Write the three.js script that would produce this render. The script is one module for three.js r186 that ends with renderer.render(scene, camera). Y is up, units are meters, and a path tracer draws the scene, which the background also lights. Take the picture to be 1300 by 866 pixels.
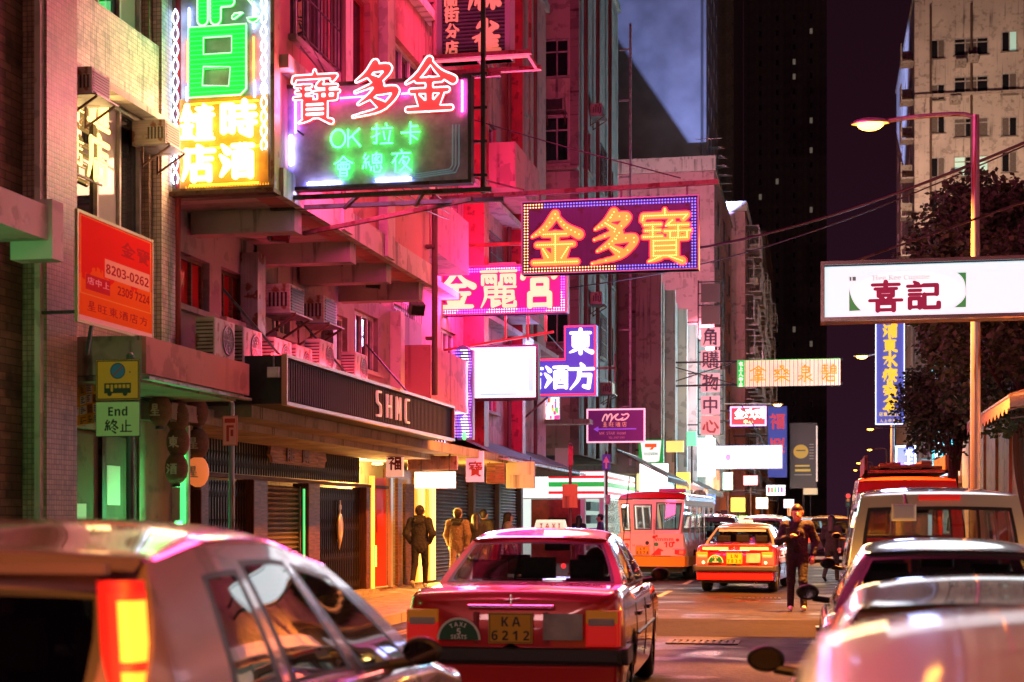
import * as THREE from 'three';
import { mergeGeometries, toCreasedNormals } from 'three/addons/utils/BufferGeometryUtils.js';
import { RectAreaLightUniformsLib } from 'three/addons/lights/RectAreaLightUniformsLib.js';

// ---------------------------------------------------------------- camera, sky, moonlight, exposure
const FPX = 1950, U0 = 650, VH = 660, EYE = 1.56, YAW = Math.atan(390 / FPX);
const scene = new THREE.Scene();
const camera = new THREE.PerspectiveCamera(2 * Math.atan(433 / FPX) * 180 / Math.PI, 1300 / 866, 0.1, 1500);
camera.position.set(0, EYE, 0);
camera.rotation.y = YAW;                                   // looks a little to the left of the street's own direction (-z)
camera.setViewOffset(1300, 866, 0, VH - 866 / 2 > 0 ? -(VH - 433) : 0, 1300, 866);
camera.focus = 27; camera.userData.fStop = 2.4;

const renderer = new THREE.WebGLRenderer({ antialias: true });
renderer.toneMapping = THREE.LinearToneMapping;
renderer.toneMappingExposure = 1.0;
renderer.shadowMap.enabled = true;
RectAreaLightUniformsLib.init();

{ // night sky over a lit city: dark, a little violet, paler towards the horizon all the way round
  const W = 64, H = 64, d = new Float32Array(W * H * 4);
  for (let y = 0; y < H; y++) {
    const el = (y + 0.5) / H * 2 - 1, t = Math.exp(-Math.max(0, el) * 11);
    for (let x = 0; x < W; x++) d.set([0.0105 + 0.02 * t, 0.0028 + 0.006 * t, 0.005 + 0.015 * t, 1], (y * W + x) * 4);
  }
  const sky = new THREE.DataTexture(d, W, H, THREE.RGBAFormat, THREE.FloatType);
  sky.mapping = THREE.EquirectangularReflectionMapping; sky.magFilter = THREE.LinearFilter; sky.needsUpdate = true;
  scene.background = sky; scene.environment = sky;
}
const moon = new THREE.DirectionalLight(new THREE.Color(0.75, 0.8, 1), 0.012);
moon.position.set(40, 90, 30); moon.castShadow = true; moon.shadow.mapSize.set(2048, 2048);
Object.assign(moon.shadow.camera, { left: -90, right: 90, top: 120, bottom: -90, near: 1, far: 400 });
scene.add(moon, moon.target);

// ---------------------------------------------------------------- helpers
const V = (x, y, z) => new THREE.Vector3(x, y, z);
const PI = Math.PI, lerp = (a, b, t) => a + (b - a) * t, clamp = (x, a = 0, b = 1) => Math.min(b, Math.max(a, x));
const smooth = (a, b, x) => { const t = clamp((x - a) / (b - a)); return t * t * (3 - 2 * t); };
let seedState = 12345;
const rnd = () => { seedState = (seedState + 0x6d2b79f5) | 0; let t = Math.imul(seedState ^ (seedState >>> 15), 1 | seedState); t = (t + Math.imul(t ^ (t >>> 7), 61 | t)) ^ t; return ((t ^ (t >>> 14)) >>> 0) / 4294967296; };
const rr = (a, b) => a + (b - a) * rnd();
const reseed = (n) => { seedState = n * 7919 + 17; };
// a photo pixel gives a direction; its distance comes from the wall (x), cross-street plane (depth) or ground it lies on
const CS = Math.cos(YAW), SN = Math.sin(YAW);
function ray(u, v) { const a = (u - U0) / FPX, b = (VH - v) / FPX; return V(a * CS - SN, b, -(a * SN + CS)); }
const hit = (u, v, axis, value) => { const d = ray(u, v), o = V(0, EYE, 0); const t = (value - o[axis]) / d[axis]; return o.addScaledVector(d, t); };
const onX = (u, v, x) => hit(u, v, 'x', x), onF = (u, v, f) => hit(u, v, 'z', -f), onG = (u, v, y = 0) => hit(u, v, 'y', y);

const used = {};
function numbered(name) { const n = (used[name] = (used[name] ?? -1) + 1); return n ? name + '_' + String(n).padStart(3, '0') : name; }
function shade(o) { o.castShadow = o.receiveShadow = true; return o; }
function thing(name, label, category, [x, y, z] = [0, 0, 0], turn = 0, group) {
  const o = new THREE.Group(); o.name = numbered(name); o.position.set(x, y, z); o.rotation.y = turn;
  o.userData = { label, category }; if (group) o.userData.group = group;
  scene.add(o); return o;
}
const APART = new Set(['spandrel', 'cross_beam', 'column', 'hanger', 'bracket', 'drainpipe', 'ledge', 'pier', 'floor_beam', 'stay', 'porch_post', 'corner_post', 'pilaster', 'mullion', 'duct', 'balcony', 'gate_post', 'rod']);
function part(parent, name, geo, m) { if (Array.isArray(geo) && geo.length > 1 && APART.has(name)) { let last; for (const g of geo) last = part(parent, name, g, m); return last; } const o = shade(new THREE.Mesh(Array.isArray(geo) ? merge(geo) : geo, m)); o.name = name; parent.add(o); return o; }
function solo(name, label, category, geo, m, group) { const o = part(scene, numbered(name), geo, m); o.userData = { label, category }; if (group) o.userData.group = group; return o; }
function struct(name, geo, m) { const o = part(scene, numbered(name), geo, m); o.userData.kind = 'structure'; return o; }
function copyThing(o, pos, turn, label, group) {
  const c = o.clone(); c.name = numbered(o.name.replace(/_\d{3}$/, '')); c.userData = { ...o.userData }; if (label) c.userData.label = label; if (group) c.userData.group = group;
  c.position.set(...pos); c.rotation.y = turn; scene.add(c); return c;
}
function merge(list) {
  const g = list.flat(9).map((x) => { let y = x.index ? x.toNonIndexed() : x; if (!y.attributes.normal) y.computeVertexNormals(); for (const k of Object.keys(y.attributes)) if (!['position', 'normal', 'uv'].includes(k)) y.deleteAttribute(k); if (!y.attributes.uv) y.setAttribute('uv', new THREE.BufferAttribute(new Float32Array(y.attributes.position.count * 2), 2)); return y; });
  return g.length === 1 ? g[0] : mergeGeometries(g);
}
// box with uv in metres; x, y, z is the centre of its base (y = bottom) unless mid is set
function box(w, h, d, x = 0, y = 0, z = 0, mid = false) {
  const g = new THREE.BoxGeometry(w, h, d), p = g.attributes.position, n = g.attributes.normal, uv = g.attributes.uv;
  for (let i = 0; i < p.count; i++) { const ax = Math.abs(n.getX(i)), ay = Math.abs(n.getY(i)); uv.setXY(i, ax > 0.5 ? p.getZ(i) + z : p.getX(i) + x, ay > 0.5 ? p.getZ(i) + z : p.getY(i) + y); }
  return g.translate(x, mid ? y : y + h / 2, z);
}
// chamfered box
function cbox(w, h, d, x = 0, y = 0, z = 0, c = 0.01) {
  const s = new THREE.Shape(), a = w / 2 - c, b = h / 2 - c; s.moveTo(-a, -b); s.lineTo(a, -b); s.lineTo(a, b); s.lineTo(-a, b); s.closePath();
  return new THREE.ExtrudeGeometry(s, { depth: Math.max(0.001, d - 2 * c), bevelEnabled: true, bevelThickness: c, bevelSize: c, bevelSegments: 2 }).translate(x, y + h / 2, z - d / 2 + c);
}
function bar(a, b, w, d = w) { // box beam between two points
  const L = a.distanceTo(b), g = box(w, d, L, 0, 0, 0, true), m = new THREE.Matrix4().lookAt(a, b, Math.abs(b.y - a.y) > 0.99 * L ? V(1, 0, 0) : V(0, 1, 0));
  return g.applyMatrix4(m).translate((a.x + b.x) / 2, (a.y + b.y) / 2, (a.z + b.z) / 2);
}
function rod(a, b, r, r2 = r, seg = 8) {
  const L = a.distanceTo(b), g = new THREE.CylinderGeometry(r2, r, L, seg, 1), q = new THREE.Quaternion().setFromUnitVectors(V(0, 1, 0), b.clone().sub(a).normalize());
  return g.applyQuaternion(q).translate((a.x + b.x) / 2, (a.y + b.y) / 2, (a.z + b.z) / 2);
}
function tube(pts, r, seg = 6, n = pts.length * 6) { return new THREE.TubeGeometry(new THREE.CatmullRomCurve3(pts), n, r, seg); }
function cyl(r, h, x, y, z, seg = 20, r2 = r) { return new THREE.CylinderGeometry(r2, r, h, seg).translate(x, y + h / 2, z); }
// flat wall in the xy plane, front face at z = 0, with rectangular holes [x, y, w, h]
function wall(w, h, holes, t, x0 = 0, y0 = 0) {
  const s = new THREE.Shape(); s.moveTo(x0, y0); s.lineTo(x0 + w, y0); s.lineTo(x0 + w, y0 + h); s.lineTo(x0, y0 + h); s.closePath();
  for (const [x, y, a, b] of holes) { const q = new THREE.Path(); q.moveTo(x, y); q.lineTo(x, y + b); q.lineTo(x + a, y + b); q.lineTo(x + a, y); q.closePath(); s.holes.push(q); }
  return new THREE.ExtrudeGeometry(s, { depth: t, bevelEnabled: false }).translate(0, 0, -t);
}
// grid patch: f(a, b) -> Vector3 for a, b in 0..1
function patch(f, na, nb, flip = false) {
  const p = [], uv = [], idx = [];
  for (let j = 0; j <= nb; j++) for (let i = 0; i <= na; i++) { const q = f(i / na, j / nb); p.push(q.x, q.y, q.z); uv.push(i / na, j / nb); }
  for (let j = 0; j < nb; j++) for (let i = 0; i < na; i++) { const a = j * (na + 1) + i, b = a + 1, c = a + na + 1, d = c + 1; flip ? idx.push(a, c, b, b, c, d) : idx.push(a, b, c, b, d, c); }
  const g = new THREE.BufferGeometry(); g.setAttribute('position', new THREE.Float32BufferAttribute(p, 3)); g.setAttribute('uv', new THREE.Float32BufferAttribute(uv, 2)); g.setIndex(idx); g.computeVertexNormals(); return g;
}
const rgb = (r, g, b) => new THREE.Color().setRGB(r, g, b);
function mat(color, roughness = 0.8, extra = {}) { return new THREE.MeshStandardMaterial({ color: Array.isArray(color) ? rgb(...color) : color, roughness, ...extra }); }
function phys(color, roughness, extra = {}) { return new THREE.MeshPhysicalMaterial({ color: Array.isArray(color) ? rgb(...color) : color, roughness, ...extra }); }
function glow(color, strength, base) { const c = rgb(...color); return new THREE.MeshStandardMaterial({ color: base ? rgb(...base) : c, roughness: 0.5, emissive: c, emissiveIntensity: strength }); }
const NEON = 4.5;                                           // brightness of all sign lights together
function panelLight(parent, color, intensity, w, h, [x, y, z], turn = 0, tilt = 0) { // area light; at turn 0 it shines towards +z of its parent
  const l = new THREE.RectAreaLight(rgb(...color), intensity * NEON, w, h); l.position.set(x, y, z); l.rotation.set(tilt, turn + PI, 0, 'YXZ'); l.name = 'sign_light'; parent.add(l); return l;
}
function pointLight(parent, color, cd, [x, y, z], size = 0.1) { const l = new THREE.PointLight(rgb(...color), cd); l.position.set(x, y, z); l.castShadow = true; l.shadow.radius = size / 0.02; l.name = 'lamp_light'; parent.add(l); return l; }

// ---------------------------------------------------------------- procedural textures
const hash2 = (x, y, s) => { let h = Math.imul(x, 374761393) + Math.imul(y, 668265263) + Math.imul(s, 2246822519) | 0; h = Math.imul(h ^ (h >>> 13), 1274126177); return ((h ^ (h >>> 16)) >>> 0) / 4294967296; };
function vnoise(x, y, per, s) { const xi = Math.floor(x), yi = Math.floor(y), fx = x - xi, fy = y - yi, u = fx * fx * (3 - 2 * fx), v = fy * fy * (3 - 2 * fy), m = (a) => ((a % per) + per) % per; return lerp(lerp(hash2(m(xi), m(yi), s), hash2(m(xi + 1), m(yi), s), u), lerp(hash2(m(xi), m(yi + 1), s), hash2(m(xi + 1), m(yi + 1), s), u), v); }
function fbm(x, y, per, oct, s) { let a = 0, k = 0.5, n = 0; for (let i = 0; i < oct; i++) { a += k * vnoise(x, y, per, s + i); n += k; x *= 2; y *= 2; per *= 2; k *= 0.5; } return a / n; }
function tex(N, fn, metres, srgb = true) { // fn(u, v) in 0..1 -> [r, g, b] display values 0..1
  const d = new Uint8Array(N * N * 4);
  for (let y = 0; y < N; y++) for (let x = 0; x < N; x++) { const c = fn(x / N, y / N); for (let k = 0; k < 3; k++) d[(y * N + x) * 4 + k] = clamp(c[k]) * 255; d[(y * N + x) * 4 + 3] = 255; }
  const t = new THREE.DataTexture(d, N, N); t.wrapS = t.wrapT = THREE.RepeatWrapping; t.magFilter = t.minFilter = THREE.LinearFilter; if (srgb) t.colorSpace = THREE.SRGBColorSpace; t.repeat.set(1 / metres, 1 / metres); t.needsUpdate = true; return t;
}
const gray = (v) => [v, v, v];
const TX = {};
{ // stained concrete: mottling, drip streaks and dirt spots with outlines of their own
  const f = (u, v) => { const m = fbm(u * 4, v * 4, 4, 5, 1), st = fbm(u * 40, v * 3, 40, 4, 7), sp = fbm(u * 16, v * 16, 16, 3, 19); let k = 0.62 + 0.34 * m; k -= 0.36 * smooth(0.58, 0.8, st) * smooth(0.35, 0.6, m); k -= 0.1 * smooth(0.6, 0.8, sp); return k; };
  TX.concrete = tex(512, (u, v) => { const k = f(u, v), w = fbm(u * 6, v * 6, 6, 3, 33); return [k * 1.02, k * (0.98 + 0.04 * w), k * (0.9 + 0.08 * w)]; }, 3.2);
  TX.concreteB = tex(512, (u, v) => gray(0.5 + 0.4 * (fbm(u * 30, v * 30, 30, 4, 5) - 0.5) + 0.35 * (f(u, v) - 0.7)), 3.2, false);
}
{ // peeling paint: flaked patches with hard edges
  const f = (u, v) => fbm(u * 26, v * 26, 26, 5, 41);
  TX.plaster = tex(1024, (u, v) => { const m = fbm(u * 5, v * 5, 5, 6, 2), fl = f(u, v), e = 0.32 * smooth(0.65, 0.69, fl), st = smooth(0.56, 0.85, fbm(u * 90, v * 3, 90, 5, 9)) * smooth(0.3, 0.6, fbm(u * 5, v * 4, 20, 3, 88)); const k = 0.78 + 0.2 * m - 0.38 * e - 0.34 * st - 0.1 * smooth(0.62, 0.8, fbm(u * 34, v * 34, 34, 4, 77)); return [k, k * 0.985, k * 0.95]; }, 8.6);
  TX.plasterB = tex(512, (u, v) => gray(0.6 - 0.3 * smooth(0.64, 0.66, f(u, v)) + 0.25 * (fbm(u * 60, v * 60, 60, 3, 6) - 0.5)), 8.6, false);
}
TX.mosaic = tex(512, (u, v) => { const n = 32, x = u * n, y = v * n, fx = x % 1, fy = y % 1, j = Math.min(fx, fy) < 0.1 ? 0.6 : 1, k = 0.82 + 0.16 * hash2(Math.floor(x), Math.floor(y), 3) - 0.22 * smooth(0.5, 0.85, fbm(u * 24, v * 2, 24, 4, 15)) - 0.14 * smooth(0.55, 0.7, fbm(u * 6, v * 6, 6, 4, 4)); return [k * j, k * j * 0.98, k * j * 0.94]; }, 1.6);
TX.mosaicB = tex(256, (u, v) => { const fx = (u * 32) % 1, fy = (v * 32) % 1; return gray(Math.min(fx, fy) < 0.12 ? 0.25 : 0.8); }, 1.6, false);
TX.brick = tex(512, (u, v) => { const n = 20, y = v * n, r = Math.floor(y), x = u * 8 + (r % 2) * 0.5, fx = x % 1, fy = y % 1, j = fx < 0.03 || fy < 0.1; const k = j ? 0.42 : 0.66 + 0.3 * hash2(Math.floor(x) % 8, r, 8) - 0.2 * smooth(0.5, 0.75, fbm(u * 8, v * 8, 8, 4, 5)); return [k, k * 0.93, k * 0.85]; }, 1.6);
TX.asphalt = tex(1024, (u, v) => { const sp = hash2(Math.floor(u * 1024), Math.floor(v * 1024), 1), g = fbm(u * 90, v * 90, 90, 3, 11), m = fbm(u * 5, v * 5, 5, 5, 3), oil = smooth(0.58, 0.72, fbm(u * 9, v * 9, 9, 4, 21)), cr = Math.abs(fbm(u * 4, v * 4, 4, 6, 51) - 0.5) < 0.006 ? 0.3 : 0; return gray(0.5 + 0.22 * (sp - 0.5) + 0.3 * (g - 0.5) + 0.35 * (m - 0.5) - 0.14 * oil - cr); }, 6);
TX.asphaltB = tex(512, (u, v) => gray(0.5 + 0.9 * (fbm(u * 120, v * 120, 120, 3, 11) - 0.5)), 3, false);
TX.asphaltR = tex(512, (u, v) => gray(0.62 + 0.5 * (fbm(u * 6, v * 6, 6, 5, 3) - 0.5) - 0.25 * smooth(0.55, 0.7, fbm(u * 9, v * 9, 9, 4, 21))), 6, false);
TX.metal = tex(512, (u, v) => { const m = fbm(u * 5, v * 5, 5, 5, 61), ru = smooth(0.6, 0.72, fbm(u * 12, v * 12, 12, 5, 71)), st = 0.16 * (fbm(u * 80, v * 3, 80, 3, 5) - 0.5); const k = 0.74 + 0.3 * (m - 0.5) + st; return [k * lerp(1, 0.75, ru), k * lerp(1, 0.5, ru), k * lerp(1, 0.36, ru)]; }, 1.5);
TX.wood = tex(256, (u, v) => { const g = fbm(u * 3 + 0.15 * Math.sin(v * 6.28), v * 40, 40, 4, 4), k = 0.6 + 0.5 * (g - 0.5); return [k, k * 0.86, k * 0.7]; }, 0.8);
TX.noise = tex(256, (u, v) => gray(0.8 + 0.4 * (fbm(u * 8, v * 8, 8, 5, 91) - 0.5)), 1);
TX.noiseB = tex(256, (u, v) => gray(fbm(u * 12, v * 12, 12, 5, 17)), 0.5, false);
TX.smudge = tex(256, (u, v) => gray(0.06 + 0.5 * smooth(0.45, 0.8, fbm(u * 5, v * 5, 5, 5, 27))), 1.3, false);
TX.fabric = tex(256, (u, v) => gray(0.72 + 0.25 * (fbm(u * 10, v * 10, 10, 4, 3) - 0.5) + 0.1 * Math.sin(u * 400) * Math.sin(v * 400)), 0.4);
TX.paver = tex(512, (u, v) => { const n = 5, x = u * n, y = v * n + (Math.floor(x) % 2) * 0.5, j = Math.min(x % 1, y % 1) < 0.03 ? 0.35 : 0.66 + 0.18 * hash2(Math.floor(x), Math.floor(y) % n, 5); return gray(j + 0.3 * (fbm(u * 30, v * 30, 30, 4, 8) - 0.5) - 0.15 * smooth(0.55, 0.7, fbm(u * 6, v * 6, 6, 4, 30))); }, 2);
function canvasTex(w, h, draw) { const c = document.createElement('canvas'); c.width = w; c.height = h; const x = c.getContext('2d'); draw(x, w, h); const t = new THREE.CanvasTexture(c); t.colorSpace = THREE.SRGBColorSpace; t.magFilter = THREE.LinearFilter; return t; }
const rep = (t, m) => { const c = t.clone(); c.repeat.set(1 / m, 1 / m); c.needsUpdate = true; return c; };

const M = {
  concrete: mat([0.42, 0.4, 0.37], 0.9, { map: TX.concrete, bumpMap: TX.concreteB, bumpScale: 0.012 }),
  concreteDark: mat([0.2, 0.19, 0.17], 0.92, { map: TX.concrete, bumpMap: TX.concreteB, bumpScale: 0.012 }),
  plaster: mat([0.55, 0.5, 0.46], 0.88, { map: TX.plaster, bumpMap: TX.plasterB, bumpScale: 0.008 }),
  plasterPale: mat([0.66, 0.62, 0.58], 0.86, { map: TX.plaster, bumpMap: TX.plasterB, bumpScale: 0.008 }),
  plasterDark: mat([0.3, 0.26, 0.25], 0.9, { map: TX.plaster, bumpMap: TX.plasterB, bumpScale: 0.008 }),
  mosaic: mat([0.7, 0.66, 0.6], 0.5, { map: TX.mosaic, bumpMap: TX.mosaicB, bumpScale: 0.002 }),
  mosaicBrown: mat([0.34, 0.24, 0.18], 0.5, { map: TX.mosaic, bumpMap: TX.mosaicB, bumpScale: 0.002 }),
  brick: mat([0.2, 0.13, 0.09], 0.75, { map: TX.brick }),
  metal: mat([0.35, 0.35, 0.36], 0.5, { metalness: 0.6, map: TX.metal }),
  metalDark: mat([0.09, 0.085, 0.085], 0.55, { metalness: 0.5, map: TX.metal }),
  rust: mat([0.22, 0.13, 0.09], 0.85, { metalness: 0.2, map: TX.metal }),
  black: mat([0.012, 0.012, 0.013], 0.45), rubber: mat([0.02, 0.02, 0.02], 0.8, { map: TX.noise }),
  white: mat([0.72, 0.7, 0.66], 0.6, { map: TX.noise }), whiteClean: mat([0.8, 0.8, 0.78], 0.5),
  aluminium: mat([0.55, 0.55, 0.55], 0.42, { metalness: 0.8, map: TX.noise }),
  chrome: mat([0.75, 0.75, 0.76], 0.12, { metalness: 1 }),
  wood: mat([0.3, 0.17, 0.09], 0.7, { map: TX.wood }), brown: mat([0.17, 0.08, 0.045], 0.7, { map: TX.wood }),
  glass: phys([0.82, 0.88, 0.86], 0.03, { transmission: 1, thickness: 0, ior: 1.5 }),
  glassDark: phys([0.35, 0.38, 0.4], 0.03, { transmission: 1, thickness: 0, ior: 1.52 }),
  winDark: phys([0.012, 0.013, 0.016], 0.06, { ior: 1.5, roughnessMap: TX.smudge }),
  curtain: mat([0.45, 0.4, 0.36], 0.9, { map: TX.fabric }),
  acBody: mat([0.62, 0.58, 0.5], 0.6, { map: TX.metal }),
  steelGreen: mat([0.05, 0.16, 0.1], 0.5, { map: TX.metal }),
  pole: mat([0.4, 0.4, 0.4], 0.45, { metalness: 0.7, map: TX.metal }),
};
// ---------------------------------------------------------------- Chinese characters as brush strokes on a 100 x 100 field (y down); a trailing letter is the taper: p thins, n swells, d dot
const at = (list, x, y, w, h) => list.map((s) => s.map((v, i) => typeof v === 'string' ? v : i % 2 ? y + v * h / 100 : x + v * w / 100));
const KOU = [[10, 8, 10, 96], [10, 8, 90, 8, 90, 96], [10, 88, 90, 88]];
const RI = [[14, 4, 14, 98], [14, 4, 86, 4, 86, 98], [14, 49, 86, 49], [14, 93, 86, 93]];
const TIAN = [...RI, [50, 4, 50, 93]];
const MU = [[6, 30, 94, 30], [50, 2, 50, 98], [48, 32, 8, 84, 'p'], [52, 32, 94, 84, 'n']];
const JIN = [[50, 2, 30, 28, 5, 44, 'p'], [50, 2, 70, 26, 96, 42, 'n'], [27, 40, 73, 40], [15, 60, 85, 60], [50, 40, 50, 93], [26, 68, 37, 86, 'd'], [75, 66, 62, 86, 'd'], [8, 94, 92, 94]];
const WANG = [[10, 10, 90, 10], [14, 50, 86, 50], [4, 92, 96, 92], [50, 10, 50, 92]];
const SHUI = [[50, 2, 50, 94, 38, 88], [8, 32, 38, 32, 8, 82, 'p'], [86, 20, 60, 44, 'p'], [54, 40, 95, 88, 'n']];
const WATER3 = [[20, 6, 62, 24, 'd'], [6, 36, 50, 54, 'd'], [8, 96, 66, 62, 'n']];
const YOU = [[2, 8, 98, 8], [12, 30, 12, 98], [12, 30, 88, 30, 88, 98], [38, 8, 36, 52, 26, 62], [62, 8, 62, 58, 80, 58], [12, 74, 88, 74], [12, 94, 88, 94]];
const ROOF = [[50, 0, 50, 60, 'd'], [6, 70, 4, 110], [6, 66, 96, 66, 88, 108]];
const BEI = [[20, 4, 20, 74], [20, 4, 80, 4, 80, 74], [20, 27, 80, 27], [20, 49, 80, 49], [20, 72, 80, 72], [38, 76, 6, 98, 'p'], [62, 76, 96, 98, 'n']];
const SI = [[46, 2, 14, 26, 46, 30], [80, 14, 18, 50, 86, 46], [48, 48, 48, 78], [20, 58, 8, 78, 'd'], [76, 54, 92, 74, 'd']];
const AGAIN = [[6, 8, 90, 8, 60, 62, 4, 98, 'p'], [14, 20, 96, 96, 'n']];
const HAND = [[4, 24, 96, 24], [58, 2, 58, 94, 20, 86], [2, 64, 98, 46]];
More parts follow.
